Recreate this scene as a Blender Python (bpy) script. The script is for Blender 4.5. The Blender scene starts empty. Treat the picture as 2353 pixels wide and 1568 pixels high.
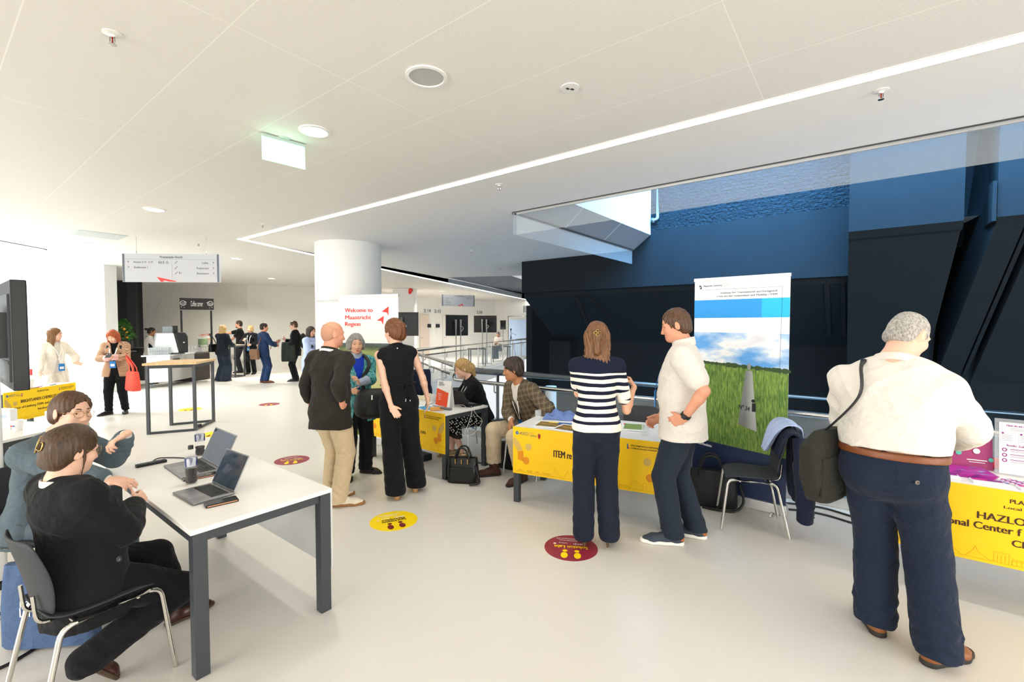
import bpy, bmesh, math, random
import numpy as np
from mathutils import Vector, Matrix
from mathutils.geometry import tessellate_polygon
from concurrent.futures import ThreadPoolExecutor
random.seed(7)
SC = bpy.context.scene
COL = SC.collection
PI = math.pi
# ---------------------------------------------------------------- camera model (2353 x 1568 frame)
F, CX, CY, EYE, HOR = 1046.0, 1176.5, 784.0, 1.72, 748.0
TH = math.atan((CY - HOR) / F)
def ray(px, py):
    x, y = (px - CX) / F, -(py - CY) / F
    return Vector((x, math.cos(TH) + y * math.sin(TH), -math.sin(TH) + y * math.cos(TH)))
def G(px, py, z=0.0):
    r = ray(px, py); t = (z - EYE) / r.z
    return Vector((r.x * t, r.y * t, z))
def D(px, py, Y):
    r = ray(px, py); t = Y / r.y
    return Vector((r.x * t, Y, EYE + r.z * t))
CZ = 3.25                                   # ceiling height
U = Vector((-.796, .605, 0)); V = Vector((.605, .796, 0)); Z = Vector((0, 0, 1))
def UV(u, v, z=0.0): return U * u + V * v + Z * z
def onV(px, py, v):                         # point of a view ray on the vertical plane V = v
    r = ray(px, py); t = v / (r.x * V.x + r.y * V.y)
    return Vector((r.x * t, r.y * t, EYE + r.z * t))
# ---------------------------------------------------------------- materials
def lin(c):
    if isinstance(c, str):
        c = [int(c[i:i + 2], 16) / 255 for i in (0, 2, 4)]
        c = [(x / 12.92 if x <= .04045 else ((x + .055) / 1.055) ** 2.4) for x in c]
    return (c[0], c[1], c[2], 1.0)
MATS = {}
def mat(name, col, rough=.55, metal=0., noise=None, bump=None, emis=None, trans=0., alpha=1., coat=0., ior=1.45, sheen=0., spec=.5):
    if name in MATS: return MATS[name]
    m = bpy.data.materials.new(name); m.use_nodes = True
    nt = m.node_tree; b = nt.nodes['Principled BSDF']; L = nt.links
    c = lin(col)
    b.inputs['Base Color'].default_value = c
    b.inputs['Roughness'].default_value = rough
    b.inputs['Metallic'].default_value = metal
    b.inputs['IOR'].default_value = ior
    b.inputs['Specular IOR Level'].default_value = spec
    b.inputs['Transmission Weight'].default_value = trans
    b.inputs['Alpha'].default_value = alpha
    b.inputs['Coat Weight'].default_value = coat
    if sheen: b.inputs['Sheen Weight'].default_value = sheen
    if emis:
        b.inputs['Emission Color'].default_value = lin(emis[0]); b.inputs['Emission Strength'].default_value = emis[1]
    tc = nt.nodes.new('ShaderNodeTexCoord')
    if noise:
        n = nt.nodes.new('ShaderNodeTexNoise'); n.inputs['Scale'].default_value = noise[0]; n.inputs['Detail'].default_value = 4
        L.new(tc.outputs['Object'], n.inputs['Vector'])
        r = nt.nodes.new('ShaderNodeMix'); r.data_type = 'RGBA'
        a = noise[1]
        r.inputs['A'].default_value = (c[0] * (1 - a), c[1] * (1 - a), c[2] * (1 - a), 1)
        r.inputs['B'].default_value = (min(1, c[0] * (1 + a)), min(1, c[1] * (1 + a)), min(1, c[2] * (1 + a)), 1)
        L.new(n.outputs['Fac'], r.inputs['Factor']); L.new(r.outputs['Result'], b.inputs['Base Color'])
    if bump:
        n = nt.nodes.new('ShaderNodeTexNoise'); n.inputs['Scale'].default_value = bump[0]; n.inputs['Detail'].default_value = 3
        mp = nt.nodes.new('ShaderNodeMapping'); mp.inputs['Scale'].default_value = bump[2] if len(bump) > 2 else (1, 1, 1)
        L.new(tc.outputs['Object'], mp.inputs['Vector']); L.new(mp.outputs['Vector'], n.inputs['Vector'])
        bp = nt.nodes.new('ShaderNodeBump'); bp.inputs['Strength'].default_value = bump[1]; bp.inputs['Distance'].default_value = .01
        L.new(n.outputs['Fac'], bp.inputs['Height']); L.new(bp.outputs['Normal'], b.inputs['Normal'])
    MATS[name] = m
    return m
class NT:                                   # tiny node-expression helper for patterned materials
    def __init__(s, m): s.m = m; s.t = m.node_tree; s.L = s.t.links; s.b = s.t.nodes['Principled BSDF']
    def coord(s, scale=(1, 1, 1), rot=(0, 0, 0), kind='Object'):
        tc = s.t.nodes.new('ShaderNodeTexCoord'); mp = s.t.nodes.new('ShaderNodeMapping')
        mp.inputs['Scale'].default_value = scale; mp.inputs['Rotation'].default_value = rot
        s.L.new(tc.outputs[kind], mp.inputs['Vector']); return mp.outputs['Vector']
    def xyz(s, v):
        n = s.t.nodes.new('ShaderNodeSeparateXYZ'); s.L.new(v, n.inputs[0]); return n.outputs
    def m_(s, op, a, b=0., c=0.):
        n = s.t.nodes.new('ShaderNodeMath'); n.operation = op
        for i, x in enumerate((a, b, c)):
            if isinstance(x, (int, float)): n.inputs[i].default_value = x
            else: s.L.new(x, n.inputs[i])
        return n.outputs[0]
    def noise(s, v, scale, detail=3, rough=.5):
        n = s.t.nodes.new('ShaderNodeTexNoise'); n.inputs['Scale'].default_value = scale; n.inputs['Detail'].default_value = detail
        n.inputs['Roughness'].default_value = rough
        s.L.new(v, n.inputs['Vector']); return n.outputs['Fac']
    def ramp(s, f, stops, interp='LINEAR'):
        n = s.t.nodes.new('ShaderNodeValToRGB'); cr = n.color_ramp; cr.interpolation = interp
        while len(cr.elements) < len(stops): cr.elements.new(.5)
        for e, (p, c) in zip(cr.elements, stops): e.position = p; e.color = lin(c)
        s.L.new(f, n.inputs['Fac']); return n.outputs['Color']
    def mix(s, f, a, b):
        n = s.t.nodes.new('ShaderNodeMix'); n.data_type = 'RGBA'
        for k, x in (('Factor', f), ('A', a), ('B', b)):
            if isinstance(x, (int, float)): n.inputs[k].default_value = x
            elif isinstance(x, (str, tuple, list)): n.inputs[k].default_value = lin(x)
            else: s.L.new(x, n.inputs[k])
        return n.outputs['Result']
    def base(s, c): s.L.new(c, s.b.inputs['Base Color'])
    def bump(s, h, strength=.3, dist=.01):
        n = s.t.nodes.new('ShaderNodeBump'); n.inputs['Strength'].default_value = strength; n.inputs['Distance'].default_value = dist
        s.L.new(h, n.inputs['Height']); s.L.new(n.outputs['Normal'], s.b.inputs['Normal'])
def cloth(name, col, amt=.12, rough=.9, scale=60, weave=420, crease=.6):
    if name in MATS: return MATS[name]
    m = mat(name, col, rough, sheen=.05, spec=.25); n = NT(m); v = n.coord()
    c = lin(col); f = n.noise(v, scale, 3)
    n.base(n.mix(f, tuple(x * (1 - amt) for x in c[:3]), tuple(min(1, x * (1 + amt)) for x in c[:3])))
    w1 = n.noise(n.coord((1, 1, .7)), 7.5, 2); w1 = n.m_('ABSOLUTE', n.m_('SUBTRACT', w1, .5))      # shallow creases
    w2 = n.noise(n.coord((.8, 1, 1.2), (.5, .3, 0)), 17, 2); w2 = n.m_('ABSOLUTE', n.m_('SUBTRACT', w2, .5))
    h = n.m_('ADD', n.m_('MULTIPLY', n.m_('ADD', w1, n.m_('MULTIPLY', w2, .5)), -8.0), n.m_('MULTIPLY', n.noise(v, weave, 2), .12))
    n.bump(h, crease, .006)
    return m
def hairmat(name, dark, light, sc=(170, 170, 16), rough=.45):
    if name in MATS: return MATS[name]
    m = mat(name, dark, rough); n = NT(m)
    f = n.noise(n.coord(sc), 1.0, 4, .65)
    n.base(n.ramp(f, [(.3, dark), (.7, light)])); n.bump(f, .6, .004)
    return m
# ---------------------------------------------------------------- mesh building
def setp(o, label=None, cat=None, group=None, kind=None):
    if label: o['label'] = label
    if cat: o['category'] = cat
    if group: o['group'] = group
    if kind: o['kind'] = kind
    return o
def thing(name, label, cat, loc=(0, 0, 0), rz=0., group=None):
    o = bpy.data.objects.new(name, None); COL.objects.link(o); o.empty_display_size = .1
    o.location = loc; o.rotation_euler = (0, 0, rz)
    return setp(o, label, cat, group)
def basis(d):                               # two unit vectors across d
    d = Vector(d).normalized(); a = Z if abs(d.z) < .9 else Vector((1, 0, 0))
    x = d.cross(a).normalized(); return x, x.cross(d).normalized()
class MB:
    def __init__(s): s.v = []; s.f = []; s.mi = []; s.cur = 0
    def m(s, i): s.cur = i; return s
    def add(s, vs, fs):
        b = len(s.v); s.v += [tuple(x) for x in vs]
        for f in fs: s.f.append([b + i for i in f]); s.mi.append(s.cur)
        return s
    def box(s, c, d, rz=0., M=None):        # centre, full sizes
        x, y, z = (k / 2 for k in d); R = M or Matrix.Rotation(rz, 3, 'Z'); c = Vector(c)
        vs = [c + R @ Vector((sx * x, sy * y, sz * z)) for sz in (-1, 1) for sx, sy in ((-1, -1), (1, -1), (1, 1), (-1, 1))]
        return s.add(vs, [(3, 2, 1, 0), (4, 5, 6, 7), (0, 1, 5, 4), (1, 2, 6, 5), (2, 3, 7, 6), (3, 0, 4, 7)])
    def bar(s, a, b, w, h, up=Z):           # rectangular bar from a to b
        a, b = Vector(a), Vector(b); d = (b - a).normalized(); x = d.cross(Vector(up))
        if x.length < 1e-4: x = Vector((1, 0, 0))
        x.normalize(); y = x.cross(d).normalized()
        vs = [p + x * (sx * w / 2) + y * (sy * h / 2) for p in (a, b) for sx, sy in ((-1, -1), (1, -1), (1, 1), (-1, 1))]
        return s.add(vs, [(3, 2, 1, 0), (4, 5, 6, 7), (0, 1, 5, 4), (1, 2, 6, 5), (2, 3, 7, 6), (3, 0, 4, 7)])
    def tube(s, pts, r, n=10, closed=False, flat=None):
        pts = [Vector(p) for p in pts]; N = len(pts)
        rs = r if isinstance(r, (list, tuple)) else [r] * N
        x0 = None; rings = []
        for i, p in enumerate(pts):
            if closed: d = pts[(i + 1) % N] - pts[i - 1]
            else: d = pts[min(i + 1, N - 1)] - pts[max(i - 1, 0)]
            if d.length < 1e-9: d = Vector((0, 0, 1))
            d.normalize()
            if x0 is None: x, y = basis(d)
            else:
                x = x0 - d * x0.dot(d)
                x = x.normalized() if x.length > 1e-6 else basis(d)[0]
                y = d.cross(x)
            x0 = x
            if flat: 
                fx = Vector(flat[0]); fx = fx - d * fx.dot(d)
                fx = fx.normalized() if fx.length > 1e-5 else x
                fy = d.cross(fx)
                rings.append([p + fx * (math.cos(2 * PI * k / n) * rs[i]) + fy * (math.sin(2 * PI * k / n) * rs[i] * flat[1]) for k in range(n)])
            else: rings.append([p + x * (math.cos(2 * PI * k / n) * rs[i]) + y * (math.sin(2 * PI * k / n) * rs[i]) for k in range(n)])
        vs = [v for R in rings for v in R]; fs = []
        for i in range(N if closed else N - 1):
            j = (i + 1) % N
            for k in range(n): fs.append((i * n + k, i * n + (k + 1) % n, j * n + (k + 1) % n, j * n + k))
        if not closed: fs += [tuple(range(n))[::-1], tuple((N - 1) * n + k for k in range(n))]
        return s.add(vs, fs)
    def cyl(s, a, b, r, r2=None, n=16): return s.tube([a, b], [r, r if r2 is None else r2], n)
    def lathe(s, prof, c=(0, 0, 0), n=20, M=None):
        c = Vector(c); M = M or Matrix.Identity(3); vs = []; fs = []; N = len(prof)
        for r, z in prof:
            for k in range(n): vs.append(c + M @ Vector((r * math.cos(2 * PI * k / n), r * math.sin(2 * PI * k / n), z)))
        for i in range(N - 1):
            for k in range(n): fs.append((i * n + k, i * n + (k + 1) % n, (i + 1) * n + (k + 1) % n, (i + 1) * n + k))
        if prof[0][0] > 1e-5: fs.append(tuple(range(n))[::-1])
        if prof[-1][0] > 1e-5: fs.append(tuple((N - 1) * n + k for k in range(n)))
        return s.add(vs, fs)
    def ell(s, c, r, M=None, n=12, m=8):
        c = Vector(c); M = M or Matrix.Identity(3); vs = []; fs = []
        r = (r, r, r) if isinstance(r, (int, float)) else r
        for i in range(m + 1):
            a = PI * i / m - PI / 2
            for k in range(n):
                b = 2 * PI * k / n
                vs.append(c + M @ Vector((r[0] * math.cos(a) * math.cos(b), r[1] * math.cos(a) * math.sin(b), r[2] * math.sin(a))))
        for i in range(m):
            for k in range(n): fs.append((i * n + k, i * n + (k + 1) % n, (i + 1) * n + (k + 1) % n, (i + 1) * n + k))
        return s.add(vs, fs)
    def prism(s, poly, off):                # polygon (3-D points) extruded by vector
        poly = [Vector(p) for p in poly]; off = Vector(off); n = len(poly)
        tris = tessellate_polygon([poly]); vs = poly + [p + off for p in poly]
        nrm = Vector((0, 0, 0))
        for i in range(n): nrm += poly[i].cross(poly[(i + 1) % n])
        if nrm.dot(off) > 0: flip = True
        else: flip = False
        fs = [t[::-1] if False else t for t in tris] + [tuple(n + i for i in t) for t in tris]
        fs += [(i, (i + 1) % n, n + (i + 1) % n, n + i) for i in range(n)]
        return s.add(vs, fs)
    def loft(s, rings, closed=True, cap=True):
        n = len(rings[0]); vs = [p for r in rings for p in r]; fs = []
        for i in range(len(rings) - 1):
            for k in range(n if closed else n - 1): fs.append((i * n + k, i * n + (k + 1) % n, (i + 1) * n + (k + 1) % n, (i + 1) * n + k))
        if cap and closed: fs += [tuple(range(n))[::-1], tuple((len(rings) - 1) * n + k for k in range(n))]
        return s.add(vs, fs)
    def build(s, name, mats, parent=None, smooth=None, bevel=None, org=None, fix=True, solid=None, sub=None):
        me = bpy.data.meshes.new(name)
        vs = s.v if org is None else [(v[0] - org[0], v[1] - org[1], v[2] - org[2]) for v in s.v]
        me.from_pydata(vs, [], s.f)
        mats = mats if isinstance(mats, (list, tuple)) else [mats]
        for m in mats: me.materials.append(m)
        if len(mats) > 1: me.polygons.foreach_set('material_index', s.mi)
        if fix:
            bm = bmesh.new(); bm.from_mesh(me); bmesh.ops.recalc_face_normals(bm, faces=bm.faces); bm.to_mesh(me); bm.free()
        o = bpy.data.objects.new(name, me); COL.objects.link(o)
        if parent: o.parent = parent
        if smooth is not None:
            me.shade_smooth()
            if smooth < 179: me.set_sharp_from_angle(angle=math.radians(smooth))
        if solid:
            md = o.modifiers.new('s', 'SOLIDIFY'); md.thickness = solid; md.offset = 0
        if sub:
            md = o.modifiers.new('u', 'SUBSURF'); md.levels = md.render_levels = sub
        if bevel:
            md = o.modifiers.new('b', 'BEVEL'); md.width = bevel; md.segments = 2; md.limit_method = 'ANGLE'; md.harden_normals = False
        return o
def arc(c, r, a0, a1, n, X=(1, 0, 0), Y=(0, 0, 1)):
    c, X, Y = Vector(c), Vector(X), Vector(Y)
    return [c + X * (r * math.cos(a0 + (a1 - a0) * i / n)) + Y * (r * math.sin(a0 + (a1 - a0) * i / n)) for i in range(n + 1)]
def rpath(pts, r, n=5):                     # polyline with rounded corners
    pts = [Vector(p) for p in pts]; out = [pts[0]]
    for i in range(1, len(pts) - 1):
        p, a, b = pts[i], pts[i - 1], pts[i + 1]
        d1, d2 = (a - p), (b - p); k = min(r, d1.length * .49, d2.length * .49)
        p1, p2 = p + d1.normalized() * k, p + d2.normalized() * k
        for j in range(n + 1):
            t = j / n; out.append(p1 * (1 - t) ** 2 + p * 2 * t * (1 - t) + p2 * t * t)
    out.append(pts[-1]); return out
def spline(pts, n=8):                       # Catmull-Rom
    pts = [Vector(p) for p in pts]; out = []
    for i in range(len(pts) - 1):
        p0, p1, p2, p3 = pts[max(i - 1, 0)], pts[i], pts[i + 1], pts[min(i + 2, len(pts) - 1)]
        for j in range(n):
            t = j / n
            out.append(.5 * ((2 * p1) + (p2 - p0) * t + (2 * p0 - 5 * p1 + 4 * p2 - p3) * t * t + (3 * p1 - p0 - 3 * p2 + p3) * t ** 3))
    out.append(pts[-1]); return out
def dup(root, loc, rz, label=None, group=None, cat=None):
    r = root.copy(); COL.objects.link(r); r.location = loc; r.rotation_euler = (0, 0, rz)
    setp(r, label, cat, group)
    for ch in list(root.children):
        c = ch.copy(); COL.objects.link(c); c.parent = r
        for g in ch.children:
            d = g.copy(); COL.objects.link(d); d.parent = c
    return r
def textmesh(s, size=1., bold=0., align='CENTER', spacing=1., lines=1.):
    cu = bpy.data.curves.new('t', 'FONT'); cu.body = s; cu.size = size; cu.align_x = align; cu.align_y = 'CENTER'
    cu.space_character = spacing; cu.space_line = lines; cu.resolution_u = 3
    o = bpy.data.objects.new('t', cu); COL.objects.link(o)
    me = bpy.data.meshes.new_from_object(o.evaluated_get(bpy.context.evaluated_depsgraph_get()))
    bpy.data.objects.remove(o); bpy.data.curves.remove(cu); return me
class Panel:
    """Flat artwork lying just proud of a flat surface: origin o, right axis X, up axis Y (parent-local)."""
    def __init__(s, o, X, Y, parent):
        s.o = Vector(o); s.X = Vector(X).normalized(); s.Y = Vector(Y).normalized(); s.N = s.X.cross(s.Y); s.p = parent
    def pt(s, u, v, l=.001): return s.o + s.X * u + s.Y * v + s.N * l
    def text(s, t, u, v, size, m, w=None, bold=.0, align='CENTER', l=.0015, name='lettering', rot=0., h=None, lines=1., spacing=1.):
        me = textmesh(t, size, bold, align, spacing, lines); me.name = name
        n = len(me.vertices); co = np.empty(n * 3); me.vertices.foreach_get('co', co); co = co.reshape(-1, 3)
        if n == 0: return None
        x0, x1 = co[:, 0].min(), co[:, 0].max()
        if w: co[:, 0] *= w / (x1 - x0)
        if h: co[:, 1] *= h / (co[:, 1].max() - co[:, 1].min())
        ca, sa = math.cos(rot), math.sin(rot)
        x, y = co[:, 0] * ca - co[:, 1] * sa + u, co[:, 0] * sa + co[:, 1] * ca + v
        P = np.outer(x, s.X) + np.outer(y, s.Y) + np.array(s.o + s.N * l)
        me.vertices.foreach_set('co', P.astype(np.float32).ravel()); me.materials.clear(); me.materials.append(m)
        if bold:
            bm = bmesh.new(); bm.from_mesh(me); g0 = list(bm.faces); hh = co[:, 1].max() - co[:, 1].min()
            for j, k_ in enumerate((-1, 1)):
                r_ = bmesh.ops.duplicate(bm, geom=[e for f in g0 for e in (f,)] )
                bmesh.ops.translate(bm, vec=(s.X * ca + s.Y * sa) * (k_ * min(.05 * hh, bold * size * 1.2)) + s.N * (.00005 * (j + 1)), verts=[e for e in r_['geom'] if isinstance(e, bmesh.types.BMVert)])
            bm.to_mesh(me); bm.free()
        me.update()
        o = bpy.data.objects.new(name, me); COL.objects.link(o); o.parent = s.p; return o
    def polys(s, name, ms, items, l=.001):  # items: (mat index, [(u,v)...][, lift])
        mb = MB()
        for it in items:
            mi, pts = it[0], it[1]; ll = it[2] if len(it) > 2 else l
            mb.m(mi); P = [s.pt(u, v, ll) for u, v in pts]
            mb.add(P, [tuple(t) for t in tessellate_polygon([[Vector((u, v, 0)) for u, v in pts]])] if len(pts) > 4 else [tuple(range(len(pts)))])
        return mb.build(name, ms, s.p, fix=False)
def rect(u0, v0, u1, v1): return [(u0, v0), (u1, v0), (u1, v1), (u0, v1)]
def disc(u, v, r, n=24, ry=None): return [(u + r * math.cos(2 * PI * i / n), v + (ry or r) * math.sin(2 * PI * i / n)) for i in range(n)]
def ring2(u, v, r0, r1, a0, a1, n=14):
    return [(u + r1 * math.cos(a0 + (a1 - a0) * i / n), v + r1 * math.sin(a0 + (a1 - a0) * i / n)) for i in range(n + 1)] + \
           [(u + r0 * math.cos(a1 + (a0 - a1) * i / n), v + r0 * math.sin(a1 + (a0 - a1) * i / n)) for i in range(n + 1)]
def line2(a, b, w):
    dx, dy = b[0] - a[0], b[1] - a[1]; l = math.hypot(dx, dy) or 1; nx, ny = -dy / l * w / 2, dx / l * w / 2
    return [(a[0] - nx, a[1] - ny), (b[0] - nx, b[1] - ny), (b[0] + nx, b[1] + ny), (a[0] + nx, a[1] + ny)]
# ================================================================= SETTING
def struct(mb, name, mats, **k): return setp(mb.build(name, mats, None, **k), kind='structure')
def flatpoly(outer, holes, z, name, m, flip=False):
    loops = [[Vector((p[0], p[1], z)) for p in outer]] + [[Vector((p[0], p[1], z)) for p in h] for h in holes]
    vs = [p for l in loops for p in l]; mb = MB(); mb.add(vs, [tuple(t) for t in tessellate_polygon(loops)])
    return mb
# --- materials of the shell
M_floor = mat('floor_lino', 'DEDAD2', .33); n = NT(M_floor); v = n.coord()
f1 = n.noise(v, 260, 2); f2 = n.noise(v, .7, 3)
n.base(n.mix(f2, n.mix(f1, 'D3CFC7', 'E4E0D8'), n.mix(f1, 'D8D4CC', 'E9E5DD')))
M_ceil = mat('ceiling_perforated', 'E9E6E0', .6); n = NT(M_ceil); v = n.coord(rot=(0, 0, -math.atan2(U.y, U.x)))
x, y, z_ = n.xyz(v)
def seam(c, off, sp, w):
    t = n.m_('FRACT', n.m_('DIVIDE', n.m_('SUBTRACT', c, off), sp)); return n.m_('LESS_THAN', t, w / sp)
# the rotated x axis runs along U; the rotated y axis is -V
sm = n.m_('MAXIMUM', seam(x, 2.57, 2.03, .006), seam(y, -1.69, .665, .006))
a = n.m_('SINE', n.m_('MULTIPLY', x, 2 * PI / .0085)); b = n.m_('SINE', n.m_('MULTIPLY', y, 2 * PI / .0085))
hole = n.m_('GREATER_THAN', n.m_('MULTIPLY', a, b), .42)
col = n.mix(n.m_('MULTIPLY', hole, .55), 'ECE9E3', '8F8A80')
n.base(n.mix(n.m_('MULTIPLY', sm, .8), col, 'F6F4EF'))
M_plaster = mat('ceiling_plaster', 'EBE8E3', .7)
M_white = mat('wall_white', 'E6E6E2', .75)
M_warm = mat('wall_warm_white', 'DCDAD2', .8)
M_black = mat('wall_black', '16181B', .7)
M_dark = mat('wall_dark_paint', (.0140, .0200, .0245), .8, noise=(3, .12), spec=.12)
M_brick = mat('brick_dark_paint', (.0125, .0215, .029), .75, spec=.12); n = NT(M_brick)
v = n.coord(rot=(0, 0, -math.atan2(U.y, U.x))); x, y, z_ = n.xyz(v)
cb = n.t.nodes.new('ShaderNodeCombineXYZ')
wob = n.noise(v, 6, 3)
n.L.new(n.m_('ADD', x, n.m_('MULTIPLY', wob, .05)), cb.inputs[0]); n.L.new(n.m_('ADD', z_, n.m_('MULTIPLY', wob, .045)), cb.inputs[1])
bt = n.t.nodes.new('ShaderNodeTexBrick'); bt.inputs['Scale'].default_value = 1; bt.inputs['Brick Width'].default_value = .23; bt.inputs['Row Height'].default_value = .062; bt.inputs['Mortar Size'].default_value = .008; bt.inputs['Mortar Smooth'].default_value = .7
n.L.new(cb.outputs[0], bt.inputs['Vector'])
n.bump(n.m_('SUBTRACT', n.m_('MULTIPLY', n.noise(v, 22, 4), 1.2), n.m_('MULTIPLY', bt.outputs['Fac'], .35)), 1.0, .035)
M_fascia = mat('fascia_grey', '8E9296', .6, noise=(60, .12))
M_shaft = mat('shaft_white', 'D9DEE2', .7)
M_trim = mat('trim_dark', '3A3B3C', .5)
M_alu = mat('trim_alu', 'C9C9C7', .35, metal=.6)
M_glass = mat('clear_glass', 'DCE9EE', .03, alpha=.16)
M_baffle = mat('baffle_glass', 'E3EDF2', .04, alpha=.14)
M_led = mat('led_white', 'FFFFFF', .5, emis=('FFFAF0', 13.))
M_lamp = mat('lamp_diffuser', 'FFFFFF', .5, emis=('FFF6E6', 10.))
M_lampd = mat('lamp_diffuser_dim', 'FFFFFF', .5, emis=('FFF6E6', 1.5))
M_wht = mat('white_plastic', 'E9E9E6', .4)
M_wp = mat('white_print', 'F2F2EF', .55)
M_ink = mat('ink_dark', '3B2A1C', .6)
M_inkb = mat('ink_blue_grey', '52616E', .6)
M_red = mat('red_print', 'EE3B36', .55)
M_blk = mat('black_plastic', '17181A', .45)
M_steel = mat('stainless', 'C4C4C0', .22, metal=1., noise=(30, .06))
M_chrome = mat('chrome', 'D8D6D0', .1, metal=1.)
# --- floor with the void
void = [UV(-7, 5.32), UV(5.06, 5.32), Vector((-1.25, 8.3, 0)), Vector((-2.72, 12.2, 0)), Vector((.65, 23.2, 0)), Vector((11, 20, 0))]
fl = flatpoly([(-20, -4), (14, -4), (14, 34), (-20, 34)], [void], 0, 'floor', M_floor)
struct(fl, 'floor', M_floor)
mb = MB()
for i in range(4):
    a, b = Vector(void[i]), Vector(void[i + 1]); a.z = b.z = 0
    mb.add([a, b, b - Z * .45, a - Z * .45], [(0, 1, 2, 3)])
struct(mb, 'trim_1', M_wht)                                              # slab edge round the void
mb = MB().add([(-8, 2, -4), (16, 2, -4), (16, 28, -4), (-8, 28, -4)], [(0, 1, 2, 3)]); struct(mb, 'floor_lower', mat('lower_floor', '9FB0B8', .5))
# --- ceiling
A = G(1180, 489, CZ); B = G(1456, 575, CZ); vA = A.dot(V)
P1199 = G(1199, 602, CZ); VW = P1199.dot(V)                              # plane of the dark atrium wall
u1199 = P1199.dot(U)
open1 = [A, UV(-7, vA), UV(-7, VW + .1), B + V * .1]
A2 = G(1030, 638, CZ); B2 = G(1199, 676, CZ)
open2 = [A2, A2 + Vector((3.2, -.8, 0)), A2 + Vector((6.5, 7, 0)), B2 + (B2 - A2) * .25]
K = G(106, 573, CZ); K1 = G(0, 553, CZ); K2 = G(0, 622, CZ)
open3 = [K1 + (K1 - K) * .3, K, G(68, 597, CZ), (-15, 11.3, 0), (-15, 4, 0)]
led_a, led_b, led_c = G(2353, 84, CZ), G(553, 550, CZ), G(1215, 690, CZ)
cl_outer = [(-20, -4), (14, -4), (14, 34), (-20, 34)]
# perforated part lies on the near side of the light line, plaster between it and the void
seg = [(-20, -4), UV(-7.5, led_a.dot(V)), led_a, led_b, led_c, led_c + (led_c - led_b) * .6, (-20, 34)]
M2 = [M_ceil, M_plaster]
far_a = led_a + (led_a - led_b) * 1.1
far_c = led_c + (led_c - led_b) * .75
perf = [(-20, -4), (far_a.x, -4), far_a, led_b, far_c, (far_c.x, 34), (-20, 34)]
plas = [far_a, (far_a.x, -4), (14, -4), (14, 34), (far_c.x, 34), far_c, led_b]
struct(flatpoly(perf, [open3], CZ, '', None), 'ceiling', M_ceil)
struct(flatpoly(plas, [open1, open2], CZ, '', None), 'ceiling_plaster', M_plaster)
# rims of the three ceiling openings
mb = MB()
e0, e1 = UV(-7, vA, CZ), A
mb.add([e0, e1, e1 + Z * .5, e0 + Z * .5], [(0, 1, 2, 3)])
L3 = [Vector((p[0], p[1], CZ)) for p in open3]
for i in range(len(L3)):
    a, b = L3[i], L3[(i + 1) % len(L3)]; mb.add([a, b, b + Z * .7, a + Z * .7], [(0, 1, 2, 3)])
struct(mb, 'trim_2', M_shaft)
mb = MB()
mb.bar(e0 - V * .03 - Z * .005, e1 - V * .03 - Z * .005, .012, .012)
mb.bar(A - Z * .01, B - Z * .01, .05, .02)
mb.bar(L3[0] - Z * .005, L3[1] - Z * .005, .03, .012); mb.bar(L3[1] - Z * .005, L3[2] - Z * .005, .03, .012)
struct(mb, 'trim_3', M_trim)
mb = MB(); mb.bar(e0 - Z * .004, e1 - Z * .004, .05, .018); struct(mb, 'trim_4', M_alu)
# fascia and white shaft wall beside the first opening, the same beside the far one
AB = B - A; C = onV(1495, 540, VW); AB.z = 0
c0 = C - AB * 1.02; W_ = (B - P1199).normalized()
def fascia(Aa, Bb, Ca, cc, nm, h=3.4):
    mb = MB(); mb.add([Aa, Bb, Ca, cc], [(0, 1, 2, 3)])
    d = (Bb - Aa) / 3.0; dd = (Ca - cc) / 3.0
    struct(mb, 'trim_' + nm, M_fascia)
    mb = MB()
    for k in (1, 2): mb.bar(Aa + d * k - Z * .002, cc + dd * k - Z * .002, .007, .004)
    struct(mb, 'trim_%d' % (int(nm) + 1), M_wht)
    mb = MB(); mb.add([cc, Ca, Ca + Z * h, cc + Z * h], [(0, 1, 2, 3)]); struct(mb, 'wall_shaft_' + nm, M_shaft)
    mb = MB(); p = cc + (Ca - cc) * .55; nn = (Ca - cc).normalized().cross(Z)
    mb.add([p + nn * -.004, p + nn * -.004 + (Ca - cc).normalized() * .01, p + nn * -.004 + (Ca - cc).normalized() * .01 + Z * h, p + nn * -.004 + Z * h], [(0, 1, 2, 3)])
    struct(mb, 'trim_%d' % (int(nm) + 2), M_wht)
fascia(A, B, C, c0, '5')
o2 = Vector((.75, -.2, .45)); fascia(A2, B2 + (B2 - A2) * .2, B2 + (B2 - A2) * .2 + o2, A2 + o2, '8', 2.)
# glass smoke baffles below the opening edges
def baffle(a, b, h, lab, nm):
    t = thing('smoke_baffle', lab, 'glass panel', ((a + b) / 2 - Z * h), 0, 'glass smoke baffles')
    mb = MB(); d = (b - a).normalized()
    mb.bar(a - Z * (h / 2), b - Z * (h / 2), .008, h)
    mb.build('glass_sheet', M_baffle, t, org=t.location)
    mb = MB(); mb.bar(a - Z * .012, b - Z * .012, .02, .02); mb.build('clamp_rail', M_alu, t, org=t.location)
baffle(A - Z * .005, B - AB * .02, .29, 'clear glass smoke baffle hanging under the slanted short edge of the ceiling opening', 1)
baffle(UV(-6.5, vA + .02, CZ - .005), A - U * .04 + V * .02 - Z * .005, .29, 'long clear glass smoke baffle hanging along the straight ceiling edge above the atrium', 2)
baffle(L3[1] + Z * -.005, L3[2] + Z * -.005, .27, 'clear glass smoke baffle below the bright skylight far left', 3)
baffle(A2 - Z * .005, B2 - Z * .005, .3, 'clear glass smoke baffle under the distant second ceiling opening', 4)
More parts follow.
